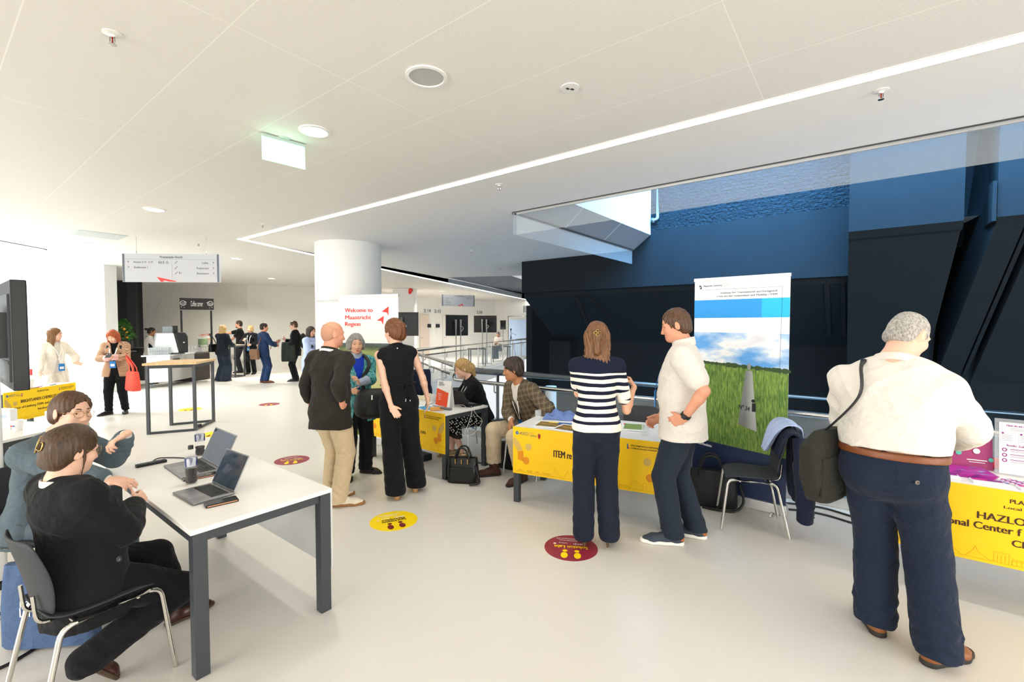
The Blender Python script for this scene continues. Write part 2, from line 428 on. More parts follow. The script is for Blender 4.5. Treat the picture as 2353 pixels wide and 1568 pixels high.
# --- dark atrium wall: plaster band, brick above, sloping underside and lower wall
zb = onV(1947, 634, VW).z; zk = (onV(1497, 531, VW).z + onV(1947, 475, VW).z) / 2
E0 = UV(u1199, VW); uP = onV(1948, 600, VW).dot(U)
def extr(prof, ua, ub, name, m, ua2=None, ub2=None):
    """profile of (v, z, shift) swept between two U stations"""
    n_ = len(prof); mb = MB()
    r1 = [UV(ua + (p[2] if len(p) > 2 else 0), p[0], p[1]) for p in prof]; r2 = [UV(ub + (p[3] if len(p) > 3 else 0), p[0], p[1]) for p in prof]
    mb.add(r1 + r2, [tuple(range(n_)), tuple(range(n_, 2 * n_))[::-1]] + [(i, (i + 1) % n_, n_ + (i + 1) % n_, n_ + i) for i in range(n_)])
    return struct(mb, name, m)
vl = VW + 1.55; zl = 1.33; uR_ = onV(2215, 506, VW - .55).dot(U) + .25
extr([(VW, zk), (VW, zb), (VW + .10, zb - .015), (VW + .10, zb - .10), (vl, zl), (vl, -4), (vl + 1, -4), (vl + 1, zk)], u1199, uR_, 'wall_right', M_dark)
uB = C.dot(U)
extr([(VW - .0, zk), (VW + .0, 7), (VW + .4, 7), (VW + .4, zk)], u1199, uR_, 'wall_right_brick', M_brick)
mb = MB()                                                                # raised ribs and hatches on the sloping underside
nS = Vector((0, 0, 0)); sl = (UV(0, vl, zl) - UV(0, VW + .10, zb - .10)); nS = U.cross(sl).normalized()
if nS.z > 0: nS = -nS
def onS(px, py):
    r = ray(px, py); o = Vector((0, 0, EYE)); p0 = UV(0, vl, zl); return o + r * ((p0 - o).dot(nS) / r.dot(nS))
for a, b, w in (((1325, 682), (1358, 762), .09), ((1352, 680), (1432, 764), .035), ((1500, 672), (1585, 762), .035), ((1900, 652), (1905, 770), .07), ((1936, 650), (1940, 772), .06)):
    mb.bar(onS(*a) + nS * .012, onS(*b) + nS * .012, w, .03, nS)
struct(mb, 'trim_11', M_black)
mb = MB(); u0 = onV(1275, 770, vl).dot(U); u1 = onV(1322, 770, vl).dot(U)
p = UV((u0 + u1) / 2, vl - .12, -1.2)
mb.box(p, (abs(u1 - u0), .3, 2 * (zl - .02 + 1.2)), math.atan2(U.y, U.x)); struct(mb, 'wall_right_stub', M_dark)
mb = MB(); a, b = D(1216, 702, 14.6), D(1330, 702, 15.6); a.z = b.z = 0
mb.box(((a.x + b.x) / 2, (a.y + b.y) / 2, -.85), ((b - a).length, .35, 6.4), math.atan2(b.y - a.y, b.x - a.x)); struct(mb, 'wall_right_far', M_dark)
# piers
VP = VW - .55
def vz(px, py, v): p = onV(px, py, v); return p.dot(U), p.z
uL, zL = vz(1950, 534, VP); uR, zR = vz(2215, 506, VP); zp = (zL + zR) / 2
vq, zq = VW + .88, .86; u2 = onV(2120, 830, vq).dot(U)
sh = u2 - uR
extr([(VP, 7, 0, 0), (VP, zp, 0, 0), (VP + .07, zp - .10, 0, 0), (VP + .12, zp - .12, 0, .015), (vq, zq, 0, sh), (vq, -4, 0, sh), (vl + .5, -4, 0, sh), (vl + .5, 7, 0, 0)], uL, uR, 'column_dark', M_dark)
uA = onV(2290, 516, VP).dot(U); uA2 = onV(2150, 830, vq).dot(U); sh2 = uA2 - uA
for k, (w0, w1, dz) in enumerate(((0, .26, 0), (.285, .33, .03), (.40, 2.5, 0))):
    extr([(VP + dz, 7, 0, 0), (VP + dz, zp, 0, 0), (VP + .07 + dz, zp - .10, 0, 0), (vq + dz, zq, sh2, sh2), (vq + dz, -4, sh2, sh2), (vl + .5, -4, sh2, sh2), (vl + .5, 7, 0, 0)], uA - w0, uA - w1, 'column_raker_%d' % (k + 1), M_dark)
extr([(VP - .03, 3.55, 0, 0), (VP - .03, zp - .05, 0, 0), (VP + .4, zp - .05, 0, 0), (VP + .4, 3.55, 0, 0)], uA + .05, uA + .01, 'trim_12', M_dark)
extr([(VW + .6, 7), (VW + .6, 2.9), (VW + 2, 2.9), (VW + 2, 7)], uR + .1, uA - .3, 'wall_right_recess', M_dark)
extr([(vl + .3, 3), (vl + .3, -4), (vl + .5, -4), (vl + .5, 3)], uL, uA - 4, 'wall_right_back', M_black)
# small water pipe on the brick wall
t = thing('water_pipe', 'thin blue-grey pipe bending out of the white shaft wall onto the brick', 'pipe', onV(1512, 500, VW - .05))
mb = MB(); pts = [onV(1510, 380, VW - .06), onV(1511, 494, VW - .06), onV(1511, 503, VW - .06), onV(1499, 507, VW - .06)]
mb.tube(rpath(pts, .06), .028, 8); mb.build('tube', M_fascia, t, smooth=60, org=t.location)
mb = MB(); mb.cyl(onV(1499, 507, VW - .06), onV(1502, 506, VW - .06), .05); mb.build('flange', M_fascia, t, smooth=60, org=t.location)
# --- white and beige walls of the promenade
mb = MB(); xr = G(227, 908).x; yw = 11.45
mb.box(((-20 + xr) / 2, yw + .18, CZ / 2), (xr + 20, .36, CZ)); struct(mb, 'wall_left', M_white)
mb = MB(); mb.box(((-20 + xr) / 2, yw - .006, .05), (xr + 20, .012, .10)); struct(mb, 'baseboard_left', mat('baseboard_grey', 'BFC4C4', .5))
mb = MB(); x0, x1 = D(250, 700, 15.6).x, D(317, 700, 15.6).x
mb.m(0).box(((x0 + x1) / 2, 15.7, CZ / 2), (x1 - x0, .2, CZ)); mb.m(1).box((x1 - .14, 15.55, CZ / 2), (.28, .12, CZ))
struct(mb, 'wall_left_dark', [M_black, mat('wall_charcoal', '2B2C2F', .6)])
pl = [G(317, 652, CZ), G(568, 654, CZ), G(730, 661, CZ), Vector((-6.2, 19.8, CZ)), Vector((-5.6, 22.5, CZ))]
mb = MB()
for a, b in zip(pl, pl[1:]):
    a0, b0 = a.copy(), b.copy(); a0.z = b0.z = 0; mb.add([a0, b0, b, a], [(0, 1, 2, 3)])
struct(mb, 'wall_back', M_warm)
mb = MB(); a, b = D(902, 700, 18.9), D(951, 700, 18.9)
mb.box(((a.x + b.x) / 2, 19.2, CZ / 2), (b.x - a.x, .6, CZ)); struct(mb, 'column_square', M_white)
wl = [Vector((-6.4, 23.6, 0)), G(951, 682, CZ), G(1137, 691, CZ), G(1172, 690, CZ), G(1216, 691, CZ), Vector((9, 29, 0))]
mb = MB()
for a, b in zip(wl, wl[1:]):
    mb.add([(a.x, a.y, 0), (b.x, b.y, 0), (b.x, b.y, CZ), (a.x, a.y, CZ)], [(0, 1, 2, 3)])
struct(mb, 'wall_corridor', M_white)
mb = MB(); c = D(801, 600, 8.75); mb.lathe([(.6, 0), (.6, CZ)], (c.x, c.y, 0), 48); struct(mb, 'column_round', M_white, smooth=40)
# corridor doors with handles, room numbers and dark room panels
wd = (wl[2] - wl[1]); wd.z = 0; wd.normalize(); wn = Vector((wd.y, -wd.x, 0))
def onW(px, py, off=0.):
    r = ray(px, py); o = Vector((0, 0, EYE)); p0 = Vector((wl[1].x, wl[1].y, 0)) + wn * off; return o + r * ((p0 - o).dot(wn) / r.dot(wn))
M_door1, M_door2 = mat('door_beige', 'D9C9BC', .6), mat('door_white', 'E2E0DA', .6)
for k, (xa, xb, yt, hx, m_) in enumerate(((964, 985, 722, 966, M_door1), (1016, 1046, 724, 1019, M_door2))):
    a, b = onW(xa, yt), onW(xb, yt); zt = a.z
    mb = MB(); mb.box(((a.x + b.x) / 2 + wn.x * .02, (a.y + b.y) / 2 + wn.y * .02, zt / 2), ((b - a).length, .05, zt), math.atan2(wd.y, wd.x))
    d_ = struct(mb, 'door_%d' % (k + 1), m_)
    mb = MB(); h = onW(hx, 773); h.z = 1.05; mb.cyl(h, h + wn * .09, .012, n=8).cyl(h + wn * .08, h + wn * .08 + wd * .12, .011, n=8)
    mb.build('door_handle', M_steel, d_, smooth=60)
for tx, px, py in (('2.14', 982, 715), ('2.15', 1006, 716), ('2.16', 1102, 718)):
    p = onW(px, py, .03); pp = Panel(p, wd, Z, None)
    o = pp.text(tx, 0, 0, .26, M_inkb, bold=.01, name='room_number'); setp(o, {'2.14': 'grey room number 2.14 above the beige door', '2.15': 'grey room number 2.15 over the white door with a handle', '2.16': 'grey room number 2.16 farthest along the corridor wall'}[tx], 'lettering')
for lab, px in (('small black room screen on corridor wall beside the beige door', 986), ('small black room screen on corridor wall below number 2.15', 1006)):
    p = onW(px, 749, .03); t = thing('room_screen', lab, 'screen', p, math.atan2(wd.y, wd.x), 'room screens on the corridor wall')
    MB().box((0, 0, 0), (.24, .04, .2)).build('casing', M_blk, t); MB().box((0, -.022, 0), (.21, .004, .17)).build('display', mat('dark_screen', '10141A', .15), t)
# --- ceiling fittings
mb = MB(); w = .095
def ledbar(a, b):
    mb.bar(a - Z * .001, b - Z * .001, w, .006)
ledbar(led_a + (led_a - led_b) * .4, led_b - (led_a - led_b).normalized() * .04); ledbar(led_b, led_c + (led_c - led_b) * .4)
t = thing('light_line', 'thin bright white light line running in a V along the ceiling', 'light', led_b)
mb.build('diffuser', M_led, t, org=t.location)
pa = (led_a - led_b).normalized().cross(Z) * (w / 2 + .006)
for s_ in (1, -1): MB().bar(led_a + (led_a - led_b) * .4 + pa * s_, led_b + pa * s_ + (led_a - led_b).normalized() * .1, .010, .012).build('frame', M_plaster, t, org=t.location)
def downlight(px, py, r, lab, m=M_lamp):
    p = G(px, py, CZ); t = thing('downlight', lab, 'ceiling light', p, 0, 'round downlights in the ceiling')
    MB().lathe([(r, .0), (r, -.008), (r * .82, -.012), (r * .78, 0)], n=32).build('bezel', M_wht, t, smooth=40)
    MB().lathe([(r * .8, -.004), (.0, -.005)], n=32).build('diffuser', m, t)
downlight(723, 301, .118, 'round bright ceiling downlight just beside the green exit sign')
downlight(355, 481, .125, 'round bright downlight in the ceiling above the hanging promenade sign')
downlight(545, 594, .12, 'small bright downlight beyond the corner of the ceiling light line')
downlight(191, 558, .12, 'faint downlight near the square ceiling hatch', M_lampd)
downlight(624, 640, .12, 'tiny downlight above the coffee corner sign posts')
downlight(1016, 669, .13, 'distant downlight above the corridor sign', M_lampd)
p = G(980, 176, CZ); t = thing('ceiling_speaker', 'round white ceiling loudspeaker with a grey grille', 'loudspeaker', p)
MB().lathe([(.127, 0), (.127, -.008), (.108, -.010), (.104, 0)], n=40).build('bezel', M_wht, t, smooth=40)
MB().lathe([(.106, -.003), (0, -.004)], n=40).build('grille', mat('speaker_grille', 'B9BAB4', .8, bump=(900, .4)), t)
p = G(1310, 201, CZ); t = thing('ceiling_sensor', 'flat round white sensor plate with two small slots on the ceiling', 'sensor', p)
MB().lathe([(.06, 0), (.06, -.006), (0, -.007)], n=32).build('plate', M_wht, t, smooth=40)
MB().box((-.015, 0, -.008), (.022, .014, .004), .6).box((.015, .008, -.008), (.022, .014, .004), .6).build('slot', M_trim, t)
M_redglass = mat('sprinkler_red', 'B02018', .25)
for px, py, lab in ((258, 77, 'ceiling sprinkler head with red bulb nearest the top left'), (2025, 208, 'ceiling sprinkler head right of the bright light line'), (1147, 424, 'ceiling sprinkler head above the blonde seated woman'),
                    (604, 514, 'ceiling sprinkler head below the exit sign near the light line corner'), (456, 558, 'ceiling sprinkler head above the promenade sign'), (1082, 576, 'ceiling sprinkler head right of the round column'),
                    (1150, 614, 'small ceiling sprinkler head near the dark wall corner'), (918, 631, 'tiny distant sprinkler head behind the round column')):
    p = G(px, py, CZ); t = thing('sprinkler', lab, 'sprinkler', p, 0, 'ceiling sprinklers')
    MB().lathe([(.042, 0), (.042, -.004), (.016, -.010), (.012, -.02)], n=24).build('rosette', M_wht, t, smooth=40)
    mb = MB(); mb.tube([(.012, 0, -.018), (.013, 0, -.04), (.004, 0, -.055)], .003, 6).tube([(-.012, 0, -.018), (-.013, 0, -.04), (-.004, 0, -.055)], .003, 6).lathe([(.017, -.056), (.017, -.059), (0, -.06)], n=16).build('deflector', M_steel, t, smooth=50)
    MB().cyl((0, 0, -.02), (0, 0, -.05), .0045, n=8).build('bulb', M_redglass, t, smooth=50)
p = G(228, 540, CZ); t = thing('ceiling_hatch', 'square grey service hatch in the ceiling far left', 'hatch', p, math.atan2(U.y, U.x))
MB().box((0, 0, -.004), (.62, .62, .012)).build('panel', mat('hatch_grey', 'C3CAC8', .6), t)
# exit sign
a, b = G(602, 320, CZ), G(700, 348, CZ); pa = D(602, 322, 3.66); pb = D(700, 349, 3.90)
t = thing('exit_sign', 'lit green and white emergency exit sign hanging from the ceiling', 'exit sign', (pa + pb) / 2)
hx = (pb - pa); hx.z = 0; hl = hx.length; hx.normalize(); ex = math.atan2(hx.y, hx.x); t.rotation_euler = (0, 0, ex); t.location.z = CZ - .21
MB().box((0, 0, .10), (hl, .012, .20)).build('light_panel', mat('exit_pane', 'C9F7E0', .3, emis=('8CFFC8', 1.6)), t)
MB().box((0, 0, .192), (hl + .004, .03, .022)).lathe([(.05, .21), (.045, .20), (0, .199)], n=20).build('mount_rail', mat('exit_rail', 'B9CBBF', .4), t)
pp = Panel((0, -.0065, .095), (1, 0, 0), Z, t); Mg = mat('exit_white', 'FFFFFF', .4, emis=('FFFFFF', 1.9))
w_ = hl
it = [(0, [(w_ * .17, -.055), (w_ * .17, .0), (w_ * .1, .0), (w_ * .22, .06), (w_ * .34, .0), (w_ * .27, .0), (w_ * .27, -.055)]), (0, rect(-w_ * .12, -.07, -w_ * .02, .06)),
      (0, disc(-w_ * .2, .045, .013)), (0, line2((-w_ * .22, .03), (-w_ * .26, -.01), .022)), (0, line2((-w_ * .26, -.01), (-w_ * .2, -.03), .014)), (0, line2((-w_ * .2, -.03), (-w_ * .17, -.065), .014)), (0, line2((-w_ * .26, -.01), (-w_ * .32, -.045), .014)), (0, line2((-w_ * .24, .02), (-w_ * .15, .0), .011)), (0, line2((-w_ * .23, .025), (-w_ * .31, .005), .011))]
pp.polys('pictogram', [Mg], it)
# fire alarm on the square column
p = D(943, 667, 18.85); t = thing('fire_alarm', 'small red fire alarm sounder high on the white square column', 'alarm', p)
MB().cyl((0, .05, 0), (0, -.06, -.02), .09, .07).cyl((0, -.05, -.08), (0, -.12, -.12), .07, .06).build('horn', M_red, t, smooth=50)
# --- railings
def railing(name, lab, a, b, zt, posts, top=.052, low=.85, glass=True, lowr=.03, arch0=None, ext=(0, 0), kerb=True):
    a, b = Vector((a[0], a[1], 0)), Vector((b[0], b[1], 0)); d = (b - a).normalized(); L_ = (b - a).length; nrm = Vector((-d.y, d.x, 0))
    t = thing(name, lab, 'railing', a)
    mb = MB(); mb.cyl(a + Z * zt - d * ext[0], b + Z * zt + d * ext[1], top, n=20); mb.build('top_rail', M_steel, t, smooth=50, org=a)
    mb = MB()
    if arch0 == 0:
        pts = [a + d * .10 + Z * (zt - .04), a - d * .06 + Z * (zt - .06), a - d * .06 + Z * low, a + d * .1 + Z * low]
        mb.tube(rpath(pts, .09, 6) + [b + Z * low], lowr, 12)
    elif arch0 == 1:
        pts = [a + Z * low, b + d * -.1 + Z * low, b + d * .05 + Z * low, b + d * .05 + Z * (zt - .06), b - d * .1 + Z * (zt - .04)]
        mb.tube(rpath(pts, .09, 6), lowr, 12)
    else: mb.cyl(a + Z * low, b + Z * low, lowr, n=12)
    mb.build('hand_rail', M_steel, t, smooth=60, org=a)
    for k in range(posts):
        p = a + d * (L_ * (k + .5) / posts); mb = MB()
        mb.bar(p + Z * .0 + nrm * .03, p + Z * (zt - .03) + nrm * .03, .05, .02, d).cyl(p + Z * low, p + Z * low + nrm * .04, .012, n=8)
        mb.tube(rpath([p + nrm * .03 + Z * (low - .12), p - nrm * .05 + Z * (low - .14), p - nrm * .05 + Z * low], .04), .010, 6)
        mb.build('post', M_steel, t, smooth=40, org=a)
    if glass:
        for k in range(posts):
            p, q = a + d * (L_ * k / posts + .02), a + d * (L_ * (k + 1) / posts - .02); mb = MB()
            mb.bar(p + Z * .48, q + Z * .48, .014, .72); mb.build('glass_pane', M_glass, t, org=a)
    if kerb:
        mb = MB(); mb.bar(a + Z * .05 , b + Z * .05, .07, .10); mb.build('kerb', M_alu, t, org=a)
    return t
r0, r1 = UV(5.10, 5.24), UV(-6.4, 5.30)
railing('railing', 'stainless railing with thick tube running behind the yellow tables along the atrium', r0, r1, 1.02, 7, .055, .85, arch0=0)
railing('railing', 'stainless railing with glass running away behind the woman in black jumpsuit', (-1.1, 8.2, 0), (-2.78, 12.25, 0), 1.02, 4, .052, .84, arch0=1, ext=(.3, .15))
railing('railing', 'distant railing with blue-tinted glass across the far side of the atrium', (-2.75, 12.4, 0), (.7, 23.2, 0), 1.03, 8, .055, .86)
mb = MB(); p = G(1265, 990, 0); q = D(1266, 940, 8.2); mb.lathe([(.1, -4), (.1, .62)], (q.x, q.y, 0), 24); struct(mb, 'column_lower', M_white, smooth=40)
# ---------------------------------------------------------------- hanging direction signs
def icon_arrow(u, v, s): return [(0, line2((u, v - s), (u, v + s), s * .3)), (0, line2((u - s * .75, v + s * .3), (u, v + s), s * .3)), (0, line2((u + s * .75, v + s * .3), (u, v + s), s * .3))]
def signboard(a, b, h, lab, full, zt, wires=True):
    c = (a + b) / 2; d = b - a; d.z = 0; w = d.length; ang = math.atan2(d.y, d.x)
    t = thing('direction_sign', lab, 'sign', (c.x, c.y, zt - h), ang)
    bo = MB().box((0, 0, h / 2), (w, .04, h)).build('board', mat('sign_board', 'B9BCC1', .5), t)
    for s_ in (-1, 1):
        MB().box((s_ * (w / 2 - .022), -.021, h / 2), (.032, .004, h * .985)).build('edge_strip', mat('sign_strip', '5B6470', .5), t)
        if wires: MB().cyl((s_ * w * .36, 0, h), (s_ * w * .36, 0, CZ - zt + h), .003, n=6).cyl((s_ * w * .36, 0, h), (s_ * w * .36, 0, h + .05), .008, n=6).build('wire', M_steel, t)
    P = Panel((-w / 2, -.0205, h), (1, 0, 0), Z, bo); k = w / 2100; Y = lambda py: -h * py / 600.0; X_ = lambda px: w * px / 2100.0
    if full:
        P.text('Promenade North', X_(1060), Y(72), .062, M_inkb, w=X_(490), bold=.012)
        for s, px, py, wd_ in (('Rooms 2.13 - 2.19', 455, 180, 410), ('Auditorium 1', 405, 292, 300), ('Lobby', 1790, 190, 138), ('Praetorium', 1735, 303, 258), ('Restaurant', 1735, 413, 258)):
            P.text(s, X_(px), Y(py), .05, M_inkb, w=X_(wd_), bold=.01)
        it = []
        for px, py in ((132, 180), (135, 292), (1970, 190), (1972, 303), (1975, 413)): it += icon_arrow(X_(px), Y(py), .018)
        it += [(0, line2((X_(60), Y(118)), (X_(2030), Y(118)), .0025)), (0, line2((X_(1070), Y(150)), (X_(1070), Y(540)), .0025))]
        for xa, xb, py in ((60, 650, 232), (60, 550, 345), (780, 1010, 235), (1125, 1200, 235), (1125, 1200, 345), (1125, 1280, 460), (1735, 2035, 240), (1620, 2035, 352), (1620, 2035, 465)):
            it.append((1, line2((X_(xa), Y(py)), (X_(xb), Y(py)), .002)))
        for py in (180, 292, 405): it += [(0, line2((X_(1135), Y(py + 25)), (X_(1185), Y(py - 22)), .008)), (0, line2((X_(1180), Y(py - 22)), (X_(1197), Y(py - 22)), .008)), (0, line2((X_(1125), Y(py + 25)), (X_(1142), Y(py + 25)), .008))]
        it += [(0, line2((X_(1228), Y(385)), (X_(1228), Y(430)), .007)), (0, rect(X_(1220), Y(405), X_(1237), Y(382))), (0, line2((X_(1262), Y(385)), (X_(1262), Y(430)), .008))]
        for px in (795, 835): it += [(0, disc(X_(px), Y(158), .007, 10)), (0, line2((X_(px), Y(170)), (X_(px), Y(200)), .016)), (0, line2((X_(px), Y(200)), (X_(px), Y(212)), .009))]
        it += [(0, disc(X_(885), Y(158), .007, 10)), (0, ring2(X_(885), Y(192), .013, .018, 0, 2 * PI)), (0, line2((X_(885), Y(170)), (X_(888), Y(192)), .008)), (0, line2((X_(888), Y(190)), (X_(905), Y(205)), .007))]
        it += [(0, [*ring2(X_(968), Y(185), .022, .026, 0, 2 * PI)]), (0, line2((X_(955), Y(185)), (X_(981), Y(185)), .007)), (0, line2((X_(968), Y(165)), (X_(968), Y(205)), .007))]
        P.polys('pictograms', [M_inkb, mat('sign_rule', 'C9A9A9', .6)], it)
        P.polys('red_arrow', [M_red], [(0, [(X_(735), Y(490)), (X_(1160), Y(578)), (X_(1150), Y(592)), (X_(1010), Y(588)), (X_(870), Y(562)), (X_(895), Y(592)), (X_(825), Y(592))])])
    else:
        P.text('Promenade North', X_(1060), Y(60), .07, M_inkb, w=X_(560))
        for s, px, py, wd_ in (('Rooms 2.13 - 2.19', 460, 180, 460), ('Lobby', 330, 290, 160), ('Praetorium', 400, 400, 300), ('Restaurant', 400, 510, 300), ('Auditorium 1', 1720, 160, 320)):
            P.text(s, X_(px), Y(py), .06, M_inkb, w=X_(wd_))
        it = []
        for px, py in ((110, 180), (110, 290), (110, 400), (110, 510), (1985, 160)): it += icon_arrow(X_(px), Y(py), .02)
        P.polys('pictograms', [M_inkb], it)
        P.polys('red_arrow', [M_red], [(0, [(X_(980), Y(590)), (X_(1290), Y(460)), (X_(1370), Y(590)), (X_(1300), Y(590)), (X_(1260), Y(520)), (X_(1130), Y(590))])])
    return t
a, b = D(282, 582, 7.85), D(505, 586, 7.95)
signboard(a, b, .485, 'large hanging white sign reading Promenade North', True, (a.z + b.z) / 2)
a, b = D(1015, 677, 17), D(1090, 677, 17.6)
signboard(a, b, .43, 'smaller hanging direction sign in the distance before the corridor doors', False, a.z)
a, b = D(1203, 703, 23), D(1222, 703, 22.6)
t = signboard(a, b, .34, 'partly hidden pale sign beside the dark wall edge', False, a.z, True)
# ================================================================= FURNITURE AND GOODS
M_top = mat('desk_white', 'F1EFEA', .35)
M_frm = mat('desk_frame', '3C4145', .45)
M_yel = mat('yellow_board', 'FFCD00', .6)
M_brn = mat('brown_ink', '43270F', .6)
M_tan = mat('motif_tan', 'D6B25A', .6); M_org = mat('motif_orange', 'E8920C', .6); M_orl = mat('motif_line', 'D9A400', .6)
M_blue = mat('print_blue', '2C5FA8', .5); M_whp = mat('paper_white', 'F4F4F2', .7)
M_shell = mat('chair_shell', '33353A', .65, bump=(300, .15))
M_fab = mat('chair_fabric', '26282E', .9, bump=(500, .3))
M_bag = mat('bag_black', '141516', .5, bump=(90, .25))
M_tgl = mat('tumbler_glass', 'EAF1F4', .03, alpha=.22)
M_ppl = mat('print_purple', '8E2A86', .5); M_mag = mat('print_magenta', 'D2268C', .5)
def motif(P, x, y, s, mir=1):
    q = lambda pts: [(x + mir * s * max(a, .004), y + s * b) for a, b in pts]
    it = [(0, q(ring2(-.10, -.20, .155, .215, math.radians(18), math.radians(60), 10))), (1, q(ring2(-.10, -.20, .155, .215, math.radians(-12), math.radians(16), 6))), (0, q(disc(.165, -.10, .034))), (1, q(disc(.14, -.235, .036)))]
    if mir < 0: it = [(i, p[::-1]) for i, p in it]
    P.polys('motif', [M_tan, M_org], it)
def skyline(P, w, x0, x1, h=.085):
    it = []; x = x0; rnd = random.Random(int(x0 * 100) + 3)
    L = lambda *p: [it.append((0, line2(p[i], p[i + 1], .0022))) for i in range(len(p) - 1)]
    while x < x1:
        k = rnd.randint(0, 4); b = .02; ww = .05 + rnd.random() * .07; hh = h * (.45 + rnd.random() * .5)
        if k == 0: L((x, b), (x, b + hh), (x + ww, b + hh), (x + ww, b)); [L((x + ww * j / 4, b), (x + ww * j / 4, b + hh * .8)) for j in (1, 2, 3)]
        elif k == 1: L((x, b), (x, b + hh * .6), (x + ww / 2, b + hh * 1.1), (x + ww, b + hh * .6), (x + ww, b))
        elif k == 2:
            L((x, b), (x, b + hh * .4), (x + ww, b + hh * .4), (x + ww, b)); L((x, b + hh * .55), (x + ww, b + hh * .55)); [L((x + ww * j / 5, b), (x + ww * j / 5, b + hh * .55)) for j in range(6)]
        elif k == 3: L((x, b), (x + ww * .3, b + hh * .7), (x + ww * .4, b + hh * 1.2), (x + ww * .5, b + hh * .7), (x + ww, b))
        else: L((x, b), (x + ww * .5, b + hh * .35), (x + ww, b)); L((x + ww * .25, b + hh * .45), (x + ww * .75, b + hh * .1)); L((x + ww * .25, b + hh * .1), (x + ww * .75, b + hh * .45))
        x += ww + .012
    L((x0, .02), (x1, .02)); P.polys('skyline', [M_orl], it)
def front_art(P, w, h, lines, left=True, right=True, head=None):
    if left:
        it = [(0, disc(.047, h - .055, .017)), (1, ring2(.052, h - .055, .005, .009, 0, 5)), (2, line2((.075, h - .066), (.08, h - .048), .004)), (2, line2((.082, h - .066), (.089, h - .044), .004))]
        P.polys('logo', [M_blue, M_whp, M_inkb], it)
        it = [(3, [(.262, h - .045), (.288, h - .045), (.288, h - .08), (.275, h - .095), (.262, h - .08)]), (1, rect(.268, h - .075, .282, h - .055)), (4, rect(.265, h - .047, .285, h - .040))]
        P.polys('crest', [M_blue, M_whp, M_inkb, mat('crest_red', 'B5281E', .6), M_tan], it)
        P.text('OECD', .128, h - .057, .045, M_inkb, w=.078); P.text('provincie', .197, h - .043, .014, M_inkb, w=.04); P.text('Limburg', .213, h - .066, .03, M_inkb, w=.066)
        motif(P, .0, h - .08, 1.0 * h / .45)
    if right:
        P.text('OECD Global Forum on Local Development', w - .175, h - .052, .02, M_brn, w=.26, bold=.02)
        P.text('27-28 May 2025 | Maastricht, the Netherlands', w - .195, h - .075, .017, M_brn, w=.22, bold=.02)
        P.polys('logo', [M_blue, M_red], [(0, [(w - .335, h - .085), (w - .325, h - .085), (w - .328, h - .04), (w - .337, h - .04)]), (1, line2((w - .33, h - .06), (w - .315, h - .085), .007))])
        motif(P, w, h - .08, 1.0 * h / .45, -1)
    for t, u, v, s, ww in lines: P.text(t, u, v, s, M_brn, w=ww, bold=.025)
    skyline(P, w, .03, w - .03)
def desk(lab, o, d, w, dep, zt=.74, front=None, lines=(), left=True, right=True, legs=(1, 1, 1, 1), ph=.45, over=.0, panelmat=None, lw=.06, cover=True, rear=None):
    o = Vector((o[0], o[1], 0)); d = Vector((d[0], d[1], 0)).normalized(); rz = math.atan2(d.y, d.x)
    t = thing('exhibitor_table' if front else 'desk', lab, 'table', o, rz)
    MB().box((w / 2, dep / 2, zt - .0125), (w + 2 * over, dep + 2 * over, .025)).build('tabletop', M_top, t, bevel=.003)
    for k, (x, y) in enumerate(((lw / 2, lw / 2), (w - lw / 2, lw / 2), (w - lw / 2, dep - lw / 2), (lw / 2, dep - lw / 2))):
        if legs[k]: MB().box((x, y, (zt - .025) / 2), (lw, lw, zt - .025)).box((x, y, .006), (lw * .8, lw * .8, .012)).build('leg', M_frm, t, bevel=.002)
    mb = MB(); zz = zt - .05
    mb.box((w / 2, lw / 2, zz), (w - 2 * lw, lw * .5, .05)).box((w / 2, dep - lw / 2, zz), (w - 2 * lw, lw * .5, .05)).box((lw / 2, dep / 2, zz), (lw * .5, dep - 2 * lw, .05)).box((w - lw / 2, dep / 2, zz), (lw * .5, dep - 2 * lw, .05))
    mb.build('frame', M_frm, t)
    if front:
        fp = MB().box((w / 2, -.008, zt - ph / 2 + .001), (w, .012, ph)).build('front_panel', front, t)
        P = Panel((0, -.0145, zt - ph), (1, 0, 0), Z, fp)
        front_art(P, w, ph, lines, left, right)
    if rear:
        MB().box((w / 2, dep + .012, zt - .28), (w, .014, .54)).build('modesty_panel', rear, t)
    return t
# foreground desk
p0, p1 = G(437, 1222, .74), G(763, 1122, .74); dx = (p1 - p0).normalized()
M_back = mat('panel_back', 'D3D5D3', .6)
T1 = thing('desk', 'white desk with two open laptops in the near left of the picture', 'table', (p0.x, p0.y, 0), math.atan2(dx.y, dx.x))
w1, l1, zt = (p1 - p0).length, 1.62, .74
MB().box((w1 / 2, l1 / 2, zt - .0125), (w1, l1, .025)).build('tabletop', M_top, T1, bevel=.003)
for x, y in ((.042, .035), (w1 - .042, .035), (w1 - .042, l1 - .035), (.042, l1 - .035)):
    MB().box((x, y, (zt - .025) / 2), (.062, .062, zt - .025)).build('leg', M_frm, T1, bevel=.002)
mb = MB()
for y in (.035, l1 - .035): mb.box((w1 / 2, y, zt - .05), (w1 - .14, .03, .05))
for x in (.03, w1 - .035): mb.box((x, l1 / 2, zt - .05), (.03, l1 - .14, .05))
mb.build('frame', M_frm, T1)
MB().box((w1 + .006, l1 / 2 + .01, zt - .255), (.012, l1 - .02, .48)).build('front_panel', M_back, T1)
